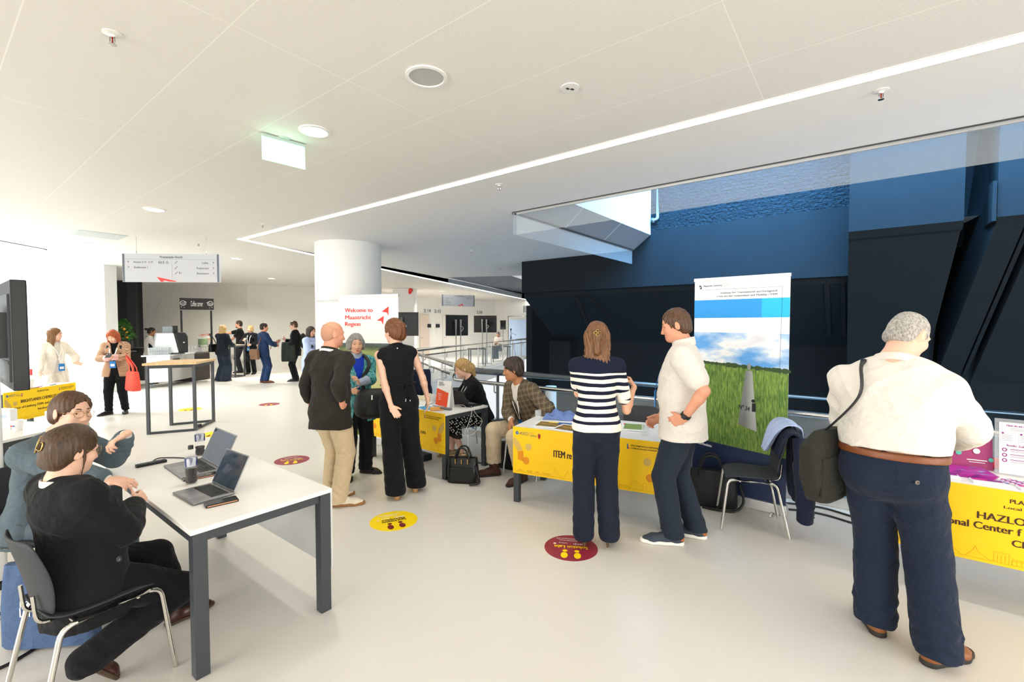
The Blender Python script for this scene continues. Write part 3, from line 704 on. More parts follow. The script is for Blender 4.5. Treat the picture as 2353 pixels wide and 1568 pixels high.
# ITEM table, its neighbours
q0, q1 = G(1180, 1153), G(1533, 1219.5); wI = (q1 - q0).length
desk('yellow fronted table standing between the striped top woman and the seated man', q0, q1 - q0, wI, .74, .74, M_yel, [('ITEM re', wI * .355, .235, .092, .175)], lw=.055)
zI = .74; dI = (q1 - q0).normalized(); nI = Vector((-dI.y, dI.x, 0)); rI = math.atan2(dI.y, dI.x)
def onT(o, d, x, y, z=.741): return Vector((o.x, o.y, 0)) + d * x + Vector((-d.y, d.x, 0)) * y + Z * z
a0, a1 = G(850, 1049), G(1024, 1104); wE = (a1 - a0).length
desk('yellow fronted table with crowded top beside the woman in the black jumpsuit', a0, a1 - a0, wE, .70, .74, M_yel, [('on', wE * .75, .2, .075, .09), ('e', wE * .38, .2, .075, .04)], lw=.06)
dE = (a1 - a0).normalized(); rE = math.atan2(dE.y, dE.x)
b0 = G(2174, 1106, .74) + U * .42; b0.z = 0
wH = 1.6
desk('yellow fronted table at the right edge with purple brochures', b0, -U, wH, .7, .74, M_yel,
     [('PLACES', .752, .40, .035, .115), ('Local Initiatives', .78, .36, .024, .22), ('HAZLO', .66, .285, .062, .20), ('ional Center f', .58, .222, .062, .325), ('Ch', .742, .152, .058, .065)], left=False, right=False, ph=.46, legs=(0, 0, 0, 0))
dH = -U; rH = math.atan2(dH.y, dH.x)
c0, c1 = G(6, 904, .745), G(172, 879, .745); wB = (c1 - c0).length
desk('pale yellow fronted table at the left wall before the woman in the cream suit', c0, c1 - c0, wB, .7, .745, mat('yellow_board_light', 'FFD400', .6),
     [('PLACES Live', wB * .5, .40, .035, .2), ('BRIGHTLANDS CHEMELOT CAMPUS', wB * .53, .285, .065, wB * .66), ('Province of Limburg, DSM, and Maastricht University', wB * .5, .2, .05, wB * .9), ('Netherlands', wB * .53, .125, .045, wB * .22)])
dB = (c1 - c0).normalized(); rB = math.atan2(dB.y, dB.x)
e1 = G(107, 990, .74)
T0 = desk('white desk with small white boxes cut by the left edge of the picture', (e1.x - 1.45, 3.86), (1, -.03), 1.45, .78, .74, None, lw=.07, rear=M_back)
# ---------------------------------------------------------------- chairs
def chair_proto(name, lab, fabric=False, label_group=None):
    t = thing(name, lab, 'chair'); m_ = M_fab if fabric else M_shell
    rings = []                                                           # moulded shell: seat and back as one swept sheet split in two parts
    def sheet(prof, ws, dish, nm):
        mb = MB(); n = 9; rows = []
        for (y, z), w_, dz in zip(prof, ws, dish):
            rows.append([Vector((w_ * (2 * i / (n - 1) - 1), y + (dz * (abs(2 * i / (n - 1) - 1) ** 2) if nm == 'backrest' else 0), z + (dz * (abs(2 * i / (n - 1) - 1) ** 2) if nm == 'seat' else 0))) for i in range(n)])
        mb.loft(rows, closed=False, cap=False); return mb.build(nm, m_, t, smooth=180, solid=.012 if not fabric else .03, sub=1)
    sheet([(.21, .435), (.17, .455), (.05, .452), (-.08, .445), (-.17, .45), (-.205, .475)], [.17, .2, .21, .2, .18, .165], [-.01, .0, .012, .014, .012, .01], 'seat')
    sheet([(-.195, .46), (-.215, .58), (-.235, .66), (-.255, .74), (-.27, .80), (-.275, .815)], [.155, .19, .205, .2, .175, .13], [.02, .035, .04, .035, .03, .03], 'backrest')
    for s_ in (-1, 1):
        MB().tube(rpath([(s_ * .205, .02, .43), (s_ * .205, .19, .43), (s_ * .225, .24, .0)], .05), .0115, 10).build('leg', M_chrome, t, smooth=60)
        MB().tube(rpath([(s_ * .205, .03, .43), (s_ * .205, -.17, .43), (s_ * .225, -.26, .0)], .05), .0115, 10).build('leg', M_chrome, t, smooth=60)
    mb = MB(); mb.tube([(-.205, .1, .425), (0, .1, .42), (.205, .1, .425)], .009, 8).tube([(-.205, -.12, .425), (0, -.12, .42), (.205, -.12, .425)], .009, 8)
    for s_ in (-1, 1): mb.tube(rpath([(s_ * .08, -.1, .42), (s_ * .08, -.215, .43), (s_ * .08, -.225, .56)], .04), .008, 8)
    mb.build('stretcher', M_chrome, t, smooth=60); return t
chA = chair_proto('stacking_chair', 'dark shell chair with chrome legs under the woman in the black blazer')
used = [False]
def put_chair(x, y, face, lab):             # face: degrees clockwise from +Y
    rz = -math.radians(face)
    if not used[0]: used[0] = True; chA.location = (x, y, 0); chA.rotation_euler = (0, 0, rz); chA['label'] = lab; chA['group'] = 'dark shell chairs'; return chA
    return dup(chA, (x, y, 0), rz, lab, 'dark shell chairs')
put_chair(-2.01, 2.145, 30, 'dark shell chair with chrome legs under the woman in the black blazer')
put_chair(-2.98, 2.80, 90, 'dark shell chair under the man with glasses in the grey suit')
put_chair(-4.70, 4.0, 2, 'chair with chrome frame half hidden behind the man in the grey suit')
# ---------------------------------------------------------------- floor stickers
M_stm = mat('sticker_maroon', '94263F', .5); M_sty = mat('sticker_yellow', 'FFDC00', .5); M_foot = mat('sticker_foot_brown', '7B2320', .5)
def sticker(px, py, r, lab, yellow, ang, txt=True, l1='Solution Labs', l2=None):
    c = G(px, py); t = thing('floor_sticker', lab, 'sticker', c, ang); m_, mf, mt = (M_sty, M_foot, M_brn) if yellow else (M_stm, M_sty, M_sty)
    dk = MB().lathe([(r, 0), (r, .0015), (0, .0015)], n=48).build('disc', m_, t)
    P = Panel((0, 0, .0016), (1, 0, 0), (0, 1, 0), dk); it = []
    for s_ in (-1, 1):
        x = s_ * r * .22; y = r * .45
        it += [(0, disc(x + s_ * r * .02, y + r * .16, r * .13, 16, r * .22)), (0, disc(x, y - r * .17, r * .095, 14, r * .09))]
    P.polys('footprints', [mf], it)
    if txt:
        if l2: P.text(l1, 0, r * .05, .05, mt, w=r * 1.0, bold=.02); P.text(l2, 0, -r * .12, .05, mt, w=r * .95, bold=.02)
        else: P.text(l1, 0, r * -.02, .06, mt, w=r * 1.25, bold=.02)
        P.text('OECD', -r * .3, -r * .28, .04, M_whp, w=r * .42, bold=.02); P.text('Limburg', r * .3, -r * .30, .03, M_whp, w=r * .32)
        P.text('OECD Global Forum\non Local Development 2025', r * .1, -r * .6, .03, M_whp, w=r * .95)
        P.polys('crest', [mat('crest_white', 'EFD9C8', .6)], [(0, disc(r * .62, -r * .24, r * .06, 10))])
    return t
sticker(905, 1197, .205, 'round yellow floor sticker with brown footprints in front of the black jumpsuit woman', True, math.radians(205), l1='Local Initiatives', l2='Marketplace')
sticker(1312, 1259, .205, 'round maroon floor sticker with yellow footprints under the heels of the striped top woman', False, math.radians(172))
sticker(671, 1058, .205, 'round maroon floor sticker beside the corner of the white desk', False, math.radians(200), l1='Solution Labs')
sticker(619, 929.5, .205, 'small looking maroon floor sticker further back near the tall bar table', False, math.radians(200), False)
sticker(437, 941, .205, 'yellow floor sticker seen between the legs of the tall bar table', True, math.radians(200), False)
sticker(492, 998, .205, 'yellow floor sticker just showing behind the open laptop', True, math.radians(200), False)
# ---------------------------------------------------------------- roll-up banners
SHEET = []
def rollup(lab, a, b, zt, m_sheet, grp=None, base=True):
    c = (a + b) / 2; d = b - a; d.z = 0; w = d.length; t = thing('rollup_banner', lab, 'banner', (c.x, c.y, 0), math.atan2(d.y, d.x))
    t_sheet = MB().box((0, 0, (zt + .085) / 2), (w, .003, zt - .085)).build('sheet', m_sheet, t); SHEET.append(t_sheet)
    MB().box((0, 0, zt), (w + .01, .022, .03)).build('top_rail', M_alu, t)
    if base: MB().box((0, .02, .045), (w + .02, .10, .09)).cyl((-w * .38, .02, .012), (-w * .38, -.14, .012), .012).cyl((w * .38, .02, .012), (w * .38, -.14, .012), .012).build('base', M_alu, t, bevel=.01)
    MB().cyl((0, .03, .08), (0, .02, zt), .010).build('pole', M_alu, t)
    return t, w
zt = 2.10
a, b = D(778, 683, 6.72), D(915, 677, 6.38)
t, w = rollup('white banner with red welcome lettering and red arrow shapes', a, b, (a.z + b.z) / 2, M_wp); zt = (a.z + b.z) / 2
P = Panel((-w / 2, -.0022, 0), (1, 0, 0), Z, SHEET[-1]); k = w / 138.0
YB = lambda py: zt - (py - 680) * k
for s, u, py, ww in (('Welcome to', 48, 708, 65), ('Maastricht', 46, 722, 61), ('Region', 33.5, 735, 36)): P.text(s, u * k, YB(py), .085, M_red, w=ww * k, bold=.03)
P.polys('red_arrows', [M_red], [(0, [(u * k, YB(v)) for u, v in pts]) for pts in (((101, 711), (117, 701), (116, 720), (113, 713)), ((90, 728), (106, 719), (104, 736), (100, 729)), ((108, 735), (124, 723), (124, 742), (118, 734)))])
M_land = mat('photo_landscape', '8E9C4A', .6); n = NT(M_land); v = n.coord(); x, y, z_ = n.xyz(v)
nz = n.noise(n.coord((3, 1, 18)), 2.2, 4, .6)
zz = n.m_('ADD', z_, n.m_('MULTIPLY', n.m_('SUBTRACT', nz, .5), .16))
n.base(n.ramp(n.m_('DIVIDE', n.m_('SUBTRACT', zz, .4), 1.2), [(.0, '6E7F36'), (.3, 'A9B25C'), (.45, 'C9B98A'), (.66, '7F9440'), (.78, '8E9A58'), (.84, '3E4A35'), (.90, '56636B'), (.95, 'CFDCE2')]))
P.polys('landscape_photo', [M_land], [(0, rect(0, .12, w, YB(772)), .0006)])
a, b = D(729, 692, 7.5), D(800, 688, 7.2); rollup('plain white banner tucked behind the welcome banner', a, b, a.z, M_wp)
# ITEM banner
a, b = D(1597, 645, 4.60), D(1817, 631, 4.06); zt = (a.z + b.z) / 2
M_sky = mat('photo_sky', '8FBCE6', .6); n = NT(M_sky); v = n.coord()
n.base(n.ramp(n.noise(n.coord((1.2, 1, 2.6)), 2.1, 6, .55), [(.40, '5FA3E4'), (.52, 'B9D3EE'), (.58, 'EEF0F2'), (.8, 'C9CCD6')]))
M_fld = mat('photo_field', '5E7F33', .7); n = NT(M_fld); x, y, z_ = n.xyz(n.coord())
st = n.noise(n.coord((70, 1, 11)), 1.0, 5, .7); bg_ = n.noise(n.coord((3, 1, 3)), 1.5, 3)
gr = n.ramp(n.m_('ADD', n.m_('MULTIPLY', st, .75), n.m_('MULTIPLY', bg_, .25)), [(.28, '26371B'), (.47, '5B7F36'), (.58, '86A24A'), (.74, 'C9BE62')])
n.base(gr)
t, w = rollup('tall roll-up banner with a green field photo behind the man in the white polo', a, b, zt, M_wp)
P = Panel((-w / 2, -.0022, 0), (1, 0, 0), Z, SHEET[-1]); k = w / 690.0          # crop pixels of the banner, 690 wide
YB = lambda cy: zt - (cy - 66) * k * 1.0
X0 = lambda cx: (cx - 55) * k
P.polys('blue_band', [mat('band_blue', '1793E0', .5), mat('band_cyan', '12B6E6', .5)], [(0, rect(0, YB(380), w * .73, YB(233))), (1, rect(w * .73, YB(380), w, YB(233)))])
P.text('Maastricht University', X0(197), YB(118), .026, M_inkb, w=145 * k, bold=.02)
P.polys('university_mark', [mat('ink_navy', '1B2A4A', .5), mat('ink_salmon', 'E59A82', .6)], [(0, [(X0(93), YB(108)), (X0(112), YB(118)), (X0(93), YB(128))]), (0, [(X0(93), YB(142)), (X0(112), YB(118)), (X0(112), YB(142))]), (1, line2((X0(275), YB(112)), (X0(312), YB(104)), .003)), (1, line2((X0(283), YB(124)), (X0(332), YB(115)), .003)),
        (0, line2((X0(93), YB(150)), (X0(695), YB(150)), .002)), (0, line2((X0(695), YB(150)), (X0(685), YB(900)), .002), .0022)])
P.text('Institute for Transnational and Euregional', X0(460), YB(180), .026, MATS['ink_navy'], w=400 * k, bold=.015)
P.text('cross border cooperation and Mobility / ITEM', X0(446), YB(206), .026, MATS['ink_navy'], w=430 * k, bold=.015)
hz = [(X0(55), YB(738)), (X0(200), YB(745)), (X0(330), YB(752)), (X0(470), YB(763)), (X0(600), YB(770)), (w, YB(780))]
P.polys('sky_photo', [M_sky], [(0, [(0, YB(495)), *hz, (w, YB(505))], .0006)])
P.polys('field_photo', [M_fld], [(0, [(0, YB(1385)), (w, YB(1440)), *hz[::-1]], .0007)])
tl = []; rr = random.Random(5)
for i in range(46):
    f = i / 45; xx = w * (.08 + .92 * f); yy = YB(742 + 42 * f) - .004; tl.append((0, disc(xx, yy + .004, .014 + rr.random() * .012, 9, .010 + rr.random() * (.016 if .3 < f < .7 or f > .8 else .008)), .0010 + i * .00001))
P.polys('tree_line_photo', [mat('photo_trees', '3C5230', .8)], tl)
M_pil = mat('photo_stone', 'B4B6B2', .7); n = NT(M_pil); x, y, z_ = n.xyz(n.coord())
xx = n.m_('DIVIDE', n.m_('SUBTRACT', x, (X0(455) - w / 2)), .20)
n.base(n.ramp(n.m_('ADD', xx, n.m_('MULTIPLY', n.noise(n.coord(), 30, 3), .1)), [(.05, '7C807E'), (.4, 'B3B6B3'), (.8, 'C4C4BE')]))
P.polys('boundary_post_photo', [M_pil], [(0, [(X0(405), YB(1225)), (X0(452), YB(802)), (X0(462), YB(794)), (X0(492), YB(794)), (X0(502), YB(802)), (X0(540), YB(1265))], .0012), (0, disc(X0(477), YB(762), 13 * k, 14, 26 * k), .0013)])
P.text("N° 34", X0(447), YB(1090), .06, M_blk, w=78 * k, bold=.02, l=.002, rot=-.15)
P.polys('crest_photo', [M_blk], [(0, rect(X0(503), YB(1112), X0(530), YB(1045)), .0018), (0, disc(X0(512), YB(1028), 14 * k, 10), .0018)])
P.polys('navy_foot', [mat('band_navy', '17284B', .6)], [(0, [(0, .085), (w, .085), (w, YB(1440)), (0, YB(1385))], .0009)])
P.text('Kennis/Ambitie', X0(135), YB(1426), .035, M_whp, w=150 * k, bold=.03, l=.002, rot=-.12)
# ---------------------------------------------------------------- near monitor on a stand (left edge) and the far ones
def tvset(lab, c, rz, w, h, zc, back=False, grp='flat screens on floor stands', port=0., near=False):
    t = thing('screen_on_stand', lab, 'screen', (c.x, c.y, 0), rz, grp); d_ = .075 if near else .06
    mo = MB().box((0, 0, zc), (w, d_, h)).build('monitor', M_blk, t, bevel=.006)
    g = -1 if near else 1
    MB().box((0, g * (-d_ / 2 - .001), zc), (w - .05, .004, h - .05)).build('display', mat('display_glass', '0B0F10', .06), mo)
    yb = g * (d_ / 2 + .06); x0 = .36 if near else 0
    MB().box((x0, g * (d_ / 2 + .02), zc), (.34, .05, .3)).build('bracket', M_blk, t)
    if near: MB().box((0, -d_ / 2 - .004, zc - .02), (w * .9, .012, h * .8)).box((0, -d_ / 2 - .008, zc - .18), (w * .88, .012, .02)).build('rear_cover', mat('rear_grey', '30373A', .35), t)
    for s_ in (-1, 1): MB().cyl((x0 + s_ * .1, yb + g * .02, .03), (x0 + s_ * .1, yb + g * .02, zc + h * .28), .04, n=14).build('pole', M_wht if near else mat('pole_silver', 'C9CDCC', .35, metal=.5), t, smooth=50)
    MB().tube(spline([(-.06, yb + .03, zc), (-.2, yb + .05, zc - .1), (-.09, yb + .07, zc - .25)]), .008, 6).build('cable', M_wht, t, smooth=60)
    mb = MB(); R0 = .22 if near else .36; mb.lathe([(R0, 0), (R0, .018), (R0 - .02, .022), (0, .022)], n=36); mb.v = [(x + x0, y * .8 + yb, z) for x, y, z in mb.v]
    mb.build('base_plate', M_blk if near else mat('base_grey', '8D979B', .5), t)
    return t
a = D(46, 770, 2.95)
e = Vector((a.x, a.y, 0)) + U * .65
tvset('big black flat screen at the left picture edge seen nearly edge on', e, math.atan2(-U.y, -U.x), 1.3, .72, 1.655, near=True)
for px, py, Y, w, h, rz, lab in ((919, 745, 15.5, 1.3, .80, 3.0, 'far flat screen on silver posts seen from behind beside the welcome banner'), (1050, 748, 17.6, .95, .80, 3.75, 'turned flat screen on silver posts between the other two in the corridor'),
                            (1115, 745, 20.5, 1.06, .76, 2.9, 'farthest flat screen on silver posts seen from behind beside the studio lamp')):
    c = D(px, py, Y); tvset(lab, c, rz, w, h, c.z)
# ---------------------------------------------------------------- tall bar tables
def bartable(lab, pts, zt, over, mtop, th=.035):
    c = sum(pts, Vector()) / 4; t = thing('bar_table', lab, 'bar table', (c.x, c.y, 0))
    Q = [p - c for p in pts]
    top = [q * (1 + over / q.length) for q in Q]
    MB().prism([q + Z * (zt - th) for q in top], Z * th).build('tabletop', mtop, t)
    for q in Q: MB().bar(q + Z * .0, q + Z * (zt - th), .04, .04, (1, .2, 0)).build('leg', M_frm, t)
    mb = MB()
    for i in range(4): mb.bar(Q[i] + Z * (zt - th - .025), Q[(i + 1) % 4] + Z * (zt - th - .025), .035, .05)
    mb.build('frame', M_frm, t); mb = MB()
    for i in (0, 1, 2): mb.bar(Q[i] + Z * .0175, Q[(i + 1) % 4] + Z * .0175, .035, .035)
    mb.build('floor_bar', M_frm, t); return t
M_wood = mat('bar_wood', 'DDB988', .45); n = NT(M_wood); n.base(n.ramp(n.noise(n.coord((3, 40, 3)), 1.5, 4), [(.3, 'CFA672'), (.7, 'E6C799')]))
pts = [G(342, 999), G(449, 990), G(491, 969), G(394, 978)]
bartable('tall bar table with a pale wooden top and black frame', pts, 1.125, .07, M_wood)
f0 = G(541, 868); ff = [Vector((f0.x + x, f0.y + y, 0)) for x, y in ((-.62, .2), (0, 0), (.06, .42), (-.55, .62))]
bartable('second bar table with dark legs behind the blonde woman at the coffee bar', ff, 1.08, .02, mat('bar_top_grey', 'A59A8C', .5))
# ---------------------------------------------------------------- coffee corner
M_trol = mat('trolley_grey', 'B9B8B4', .5); M_trw = mat('trolley_white', 'E9EEF0', .5)
A0, A1, A2_ = G(338, 893), G(392, 889), G(448, 876.5)
def blk(mb, pts, z0, z1): mb.prism([Vector((p.x, p.y, z0)) for p in pts], Z * (z1 - z0)); return mb
t = thing('service_trolley', 'white and grey service trolley on castors carrying rows of glasses', 'trolley', A1)
far = A2_ + (A0 - A1)
blk(MB(), [A0, A1, A2_, far], .14, .86).build('body', M_trol, t, org=t.location)
blk(MB(), [A0 + Vector((-.12, -.03, 0)), A1 + Vector((.02, -.03, 0)), A2_ + Vector((.02, 0, 0)), far + Vector((-.12, 0, 0))], .86, .90).build('worktop', M_trw, t, org=t.location)
nv = (A1 - A0).normalized(); out = Vector((nv.y, -nv.x, 0))
MB().prism([A0 + out * .012 + Z * .15, A1 + out * .012 + Z * .15, A1 + out * .012 + Z * .85, A0 + out * .012 + Z * .85], out * -.011).build('front_panel', M_trw, t, org=t.location)
sd = (A2_ - A1).normalized(); so = Vector((sd.y, -sd.x, 0)); mb = MB()
for i in range(7): mb.bar(A1 + sd * (.15 + i * .05) + so * .006 + Z * .70, A1 + sd * (.15 + i * .05) + so * .006 + Z * .78, .02, .006, so)
mb.build('vent', M_trim, t, org=t.location)
for p in (A0.lerp(A1, .12), A0.lerp(A1, .88), A1.lerp(A2_, .9) + (A0 - A1) * .1, far.lerp(A0, .1)):
    q = p + sd * .08; MB().cyl(q + Z * .06 - nv * .025, q + Z * .06 + nv * .025, .06, n=18).cyl(q + Z * .08, q + Z * .15, .02).build('castor', mat('castor', '8C959C', .5), t, org=t.location)
t = thing('coffee_bar', 'dark rounded coffee bar counter beyond the trolley', 'counter', A2_)
wv = (A0 - A1) * 1.1; pe = G(500, 867.5)
arcp = [A2_ + sd * .10, *[A2_.lerp(pe, .55 + .45 * math.sin(i * PI / 12)) + wv * (.0 + .5 * (1 - math.cos(i * PI / 6)) * .5) for i in range(1, 7)], A2_.lerp(pe, .9) + wv * 1.0, A2_ + wv + sd * .10]
blk(MB(), arcp, .02, .84).build('body', mat('bar_dark', '3A3532', .55, noise=(20, .15)), t, org=t.location)
cc = sum(arcp, Vector()) / len(arcp)
blk(MB(), [cc + (p - cc) * 1.0 for p in arcp], .84, .88).build('worktop', mat('bar_top', '6C6762', .4), t, org=t.location)
t = thing('cabinet', 'black low cabinet beside the dark wall and the citrus tree', 'cabinet', D(318, 850, 14.4)); t.location.z = 0
MB().box((0, 0, .49), (.75, .5, .98)).build('body', mat('cabinet_dark', '2E2B29', .5), t)
MB().box((0, 0, 1.0), (.8, .54, .03)).build('top', M_trim, t); MB().box((.1, -.26, .92), (.16, .02, .02)).build('handle', M_steel, t)
# coffee machine and grinder
m0 = A0.lerp(A1, .55) + sd * .44; m0.z = .90; ry = math.atan2(sd.y, sd.x)
t = thing('coffee_machine', 'big white and black coffee machine standing on the trolley', 'coffee machine', m0, math.atan2(nv.y, nv.x))
mb = MB(); pr = [(-.36, .04), (.21, .04), (.10, .60), (-.28, .60)]
mb.prism([(x, -.22, z) for x, z in pr], (0, .5, 0)); mb.build('body', M_trw, t, bevel=.02)
mb = MB(); pr = [(.215, .04), (.43, .04), (.43, .50), (.37, .62), (.105, .62)]; mb.prism([(x, -.215, z) for x, z in pr], (0, .49, 0)); mb.build('front_panel', M_blk, t, bevel=.03)
MB().box((.33, -.222, .33), (.05, .01, .03)).build('badge', M_steel, t); MB().box((0, 0, .02), (.7, .4, .04)).build('foot', M_trim, t)
mb = MB(); mb.box((-.02, 0, .70), (.24, .2, .17)).build('bean_hopper', mat('hopper', '9FAEB5', .15, alpha=.6), t); MB().box((.15, 0, .71), (.12, .22, .2)).build('grinder', M_blk, t)
# glasses, cups, carafes
M_cup = mat('porcelain', 'F0EFEB', .3)
def proto_glass(h=.1, r=.035):
    t = thing('tumbler', 'clear glass tumbler', 'glass'); MB().lathe([(r * .82, 0), (r, h), (r * .93, h), (r * .78, .008), (0, .008)], n=14).build('bowl', M_tgl, t, smooth=50); return t
gp = proto_glass(); first = True; k = 0
for tier in range(2):
    for j in range(2):
        for i in range(9):
            p = A0.lerp(A1, .13 + .098 * i) + sd * (.04 + .09 * j) + Z * (.901 + tier * .105) - nv * .02
            if first: gp.location = p; setp(gp, 'clear tumbler in the stacked rows of glasses on the white trolley', None, 'tumblers stacked on the trolley'); first = False
            else: dup(gp, p, 0, 'clear tumbler in the stacked rows of glasses on the white trolley', 'tumblers stacked on the trolley')
cp = thing('coffee_cup', 'white cup in the stacks beside the coffee machine', 'cup'); MB().lathe([(.025, 0), (.04, .07), (.037, .07), (.02, .006), (0, .006)], n=14).build('bowl', M_cup, cp, smooth=50)
first = True
for i in range(5):
    for tier in range(3):
        p = A1.lerp(A2_, .50 + .10 * i) - nv * .1 + Z * (.901 + tier * .06)
        if first: cp.location = p; setp(cp, 'white cup in the stacked columns beside the coffee machine', None, 'white cups stacked on the trolley'); first = False
        else: dup(cp, p, 0, 'white cup in the stacked columns beside the coffee machine', 'white cups stacked on the trolley')
for i in range(4):
    for tier in range(2):
        p = A2_.lerp(pe, .12 + .12 * i) - nv * .12 + Z * (.881 + tier * .105)
        dup(gp, p, 0, 'clear tumbler in the small group on the dark bar by the drink dispensers', 'tumblers on the dark bar')
def dispenser(px, Y, liquid, lab, h=.30):
    p = D(px, 800, Y); p.z = .88; t = thing('drink_dispenser', lab, 'drink dispenser', p)
    MB().lathe([(.12, .16), (.13, .2), (.13, .16 + h), (.10, .2 + h)], n=20).build('jar', M_tgl, t, smooth=50)
    MB().lathe([(0, .165), (.118, .17), (.124, .2), (.124, .12 + h), (0, .12 + h)], n=20).build('drink', liquid, t, smooth=50)
    MB().lathe([(.1, .2 + h), (.1, .215 + h), (0, .215 + h)], n=20).box((.02, 0, .25 + h), (.15, .03, .018)).cyl((0, 0, .21 + h), (0, 0, .25 + h), .02).build('lid', mat('lid_red', 'C9705F', .4), t)
    mb = MB(); mb.tube([(.12 * math.cos(i * PI / 8), .12 * math.sin(i * PI / 8), .155) for i in range(16)], .006, 6, closed=True)
    for a in range(4): mb.cyl((.11 * math.cos(a * PI / 2 + .4), .11 * math.sin(a * PI / 2 + .4), 0), (.11 * math.cos(a * PI / 2 + .4), .11 * math.sin(a * PI / 2 + .4), .155), .006, n=6)
    mb.build('stand', M_steel, t); MB().cyl((0, -.12, .2), (0, -.17, .19), .015).build('tap', M_blk, t)
M_mint = mat('mint_water', '5E8A35', .3); n = NT(M_mint); x, y, z_ = n.xyz(n.coord()); nn = n.noise(n.coord(), 40, 3)
n.base(n.mix(n.m_('GREATER_THAN', n.m_('ADD', z_, n.m_('MULTIPLY', nn, .08)), .27), 'C9CDB4', n.ramp(nn, [(.35, '2E5A16'), (.6, '6E9A34'), (.75, 'C9C95A')])))
M_lem = mat('lemon_water', 'E9DFA5', .3); n = NT(M_lem); x, y, z_ = n.xyz(n.coord()); n.base(n.mix(n.m_('GREATER_THAN', z_, .36), 'E4DFC9', 'E3A92C'))
dispenser(466, 14.3, M_mint, 'glass drink dispenser with green mint on the coffee bar'); dispenser(481, 14.9, M_lem, 'glass drink dispenser with lemon slices on the coffee bar')
# coffee corner sign
s0, s1 = D(413, 698, 14.2), D(491, 700, 14.6)
c = (s0 + s1) / 2; d = s1 - s0; d.z = 0; w = d.length; t = thing('coffee_sign', 'black Coffee corner sign board on two posts above the bar', 'sign', (c.x, c.y, .88), math.atan2(d.y, d.x))
zc = c.z - .88; hh = .36
bo = MB().box((0, 0, zc), (w, .05, hh)).build('board', mat('sign_black', '2A2527', .6), t)
for s_ in (-1, 1): MB().box((s_ * w * .44 - .02, .0, zc / 2 - .1), (.05, .05, zc - .2)).build('post', M_blk, t)
P = Panel((0, -.0255, zc), (1, 0, 0), Z, bo); P.text('Coffee corner', 0, 0, .12, M_whp, w=w * .36, h=.17)
for s_ in (-1, 1):
    it = [(0, ring2(s_ * w * .40, .02, .065, .08, 0, 2 * PI)), (0, ring2(s_ * w * .40, .02, .03, .042, -PI, .2)), (0, line2((s_ * w * .40 - .04, .03), (s_ * w * .40 + .04, .03), .008)), (0, line2((s_ * w * .33 - .04, .05), (s_ * w * .33 + .03, .05), .008)), (0, disc(s_ * w * .45, -.1, .012, 8)), (0, disc(s_ * w * .37, -.12, .010, 8))]
    P.polys('cup_drawing', [M_whp], it)
# citrus tree
p = D(287, 800, 13.9); p.z = 0; t = thing('citrus_tree', 'small potted citrus tree with orange fruit in front of the dark wall', 'plant', p)
rr = random.Random(3); mb = MB(); zc = D(287, 768, 13.9).z
MB().lathe([(.16, .98), (.2, 1.0), (.2, 1.25), (.17, 1.25)], n=20).build('pot', mat('pot_dark', '2B2A2A', .6), t, smooth=50)
MB().tube([(0, 0, 1.2), (.01, 0, 1.45), (0, 0, 1.6), (.01, .0, zc + .3)], [.02, .017, .012, .004], 8).build('stem', mat('bark', '6B5238', .8), t, smooth=60)
for i in range(520):
    hgt = rr.random(); zz = zc - .18 + .62 * hgt; rad = .30 * (1 - hgt) ** .7 * math.sqrt(rr.random()); a = rr.random() * 2 * PI
    o = Vector((rad * math.cos(a), rad * math.sin(a), zz)); dr = Vector((math.cos(a) + rr.gauss(0, .5), math.sin(a) + rr.gauss(0, .5), rr.gauss(.2, .5))).normalized(); sd_ = dr.cross(Vector((rr.gauss(0, 1), rr.gauss(0, 1), rr.gauss(0, 1)))).normalized()
    l = .075; mb.add([o, o + dr * l * .5 + sd_ * .02, o + dr * l, o + dr * l * .5 - sd_ * .02], [(0, 1, 2, 3)])
mb.build('foliage', mat('citrus_leaf', '3E7A2B', .5, noise=(14, .5)), t, fix=False)
for i in range(7):
    a = i * 2.4; zz = zc - .1 + .05 * i; MB().ell((.17 * math.cos(a), -.12 + .1 * math.sin(a), zz), .033).build('fruit', mat('orange_fruit', 'F0A020', .4), t, smooth=180)
# ---------------------------------------------------------------- things on the foreground desk
def laptop(lab, fl, fr, hr, ang, w=None, m_=None, z=.741):
    """fl, fr front corners, hr hinge right corner on the desk"""
    X = (fr - fl); X.z = 0; w = w or X.length; X.normalize(); dep = abs((hr - fr).dot(Vector((-X.y, X.x, 0)))) or .21; dep = min(max(dep, .2), .23)
    t = thing('laptop', lab, 'laptop', (fl.x, fl.y, z), math.atan2(X.y, X.x)); m_ = m_ or mat('laptop_grey', '8A8B8D', .35, metal=.6)
    ba = MB().box((w / 2, dep / 2, .007), (w, dep, .013)).build('base', m_, t, bevel=.004)
    mb = MB()
    for r_ in range(5):
        for c_ in range(13): mb.box((w * (.085 + .83 * (c_ + .5) / 13), dep * (.50 + .085 * r_), .0142), (w * .83 / 13 * .84, dep * .07, .002))
    mb.build('keyboard', mat('keys_black', '1B1C1E', .5), ba)
    MB().box((w / 2, dep * .24, .0137), (w * .42, dep * .36, .001)).build('trackpad', mat('trackpad', '9A9B9D', .3, metal=.6), ba)
    ca, sa = math.cos(math.radians(ang)), math.sin(math.radians(ang)); h_ = dep * 1.0
    R = Matrix(((1, 0, 0), (0, ca, -sa), (0, sa, ca)))
    o = Vector((w / 2, dep - .004, .014)); q = R @ Vector((0, h_ / 2, 0))
    li = MB().box(o + q, (w, h_, .006), M=R).build('lid', m_, t, bevel=.003)
    q2 = R @ Vector((0, h_ / 2, .0036)); MB().box(o + q2, (w * .95, h_ * .93, .001), M=R).build('display', mat('display_blue', '3A4652', .08), li)
    return t
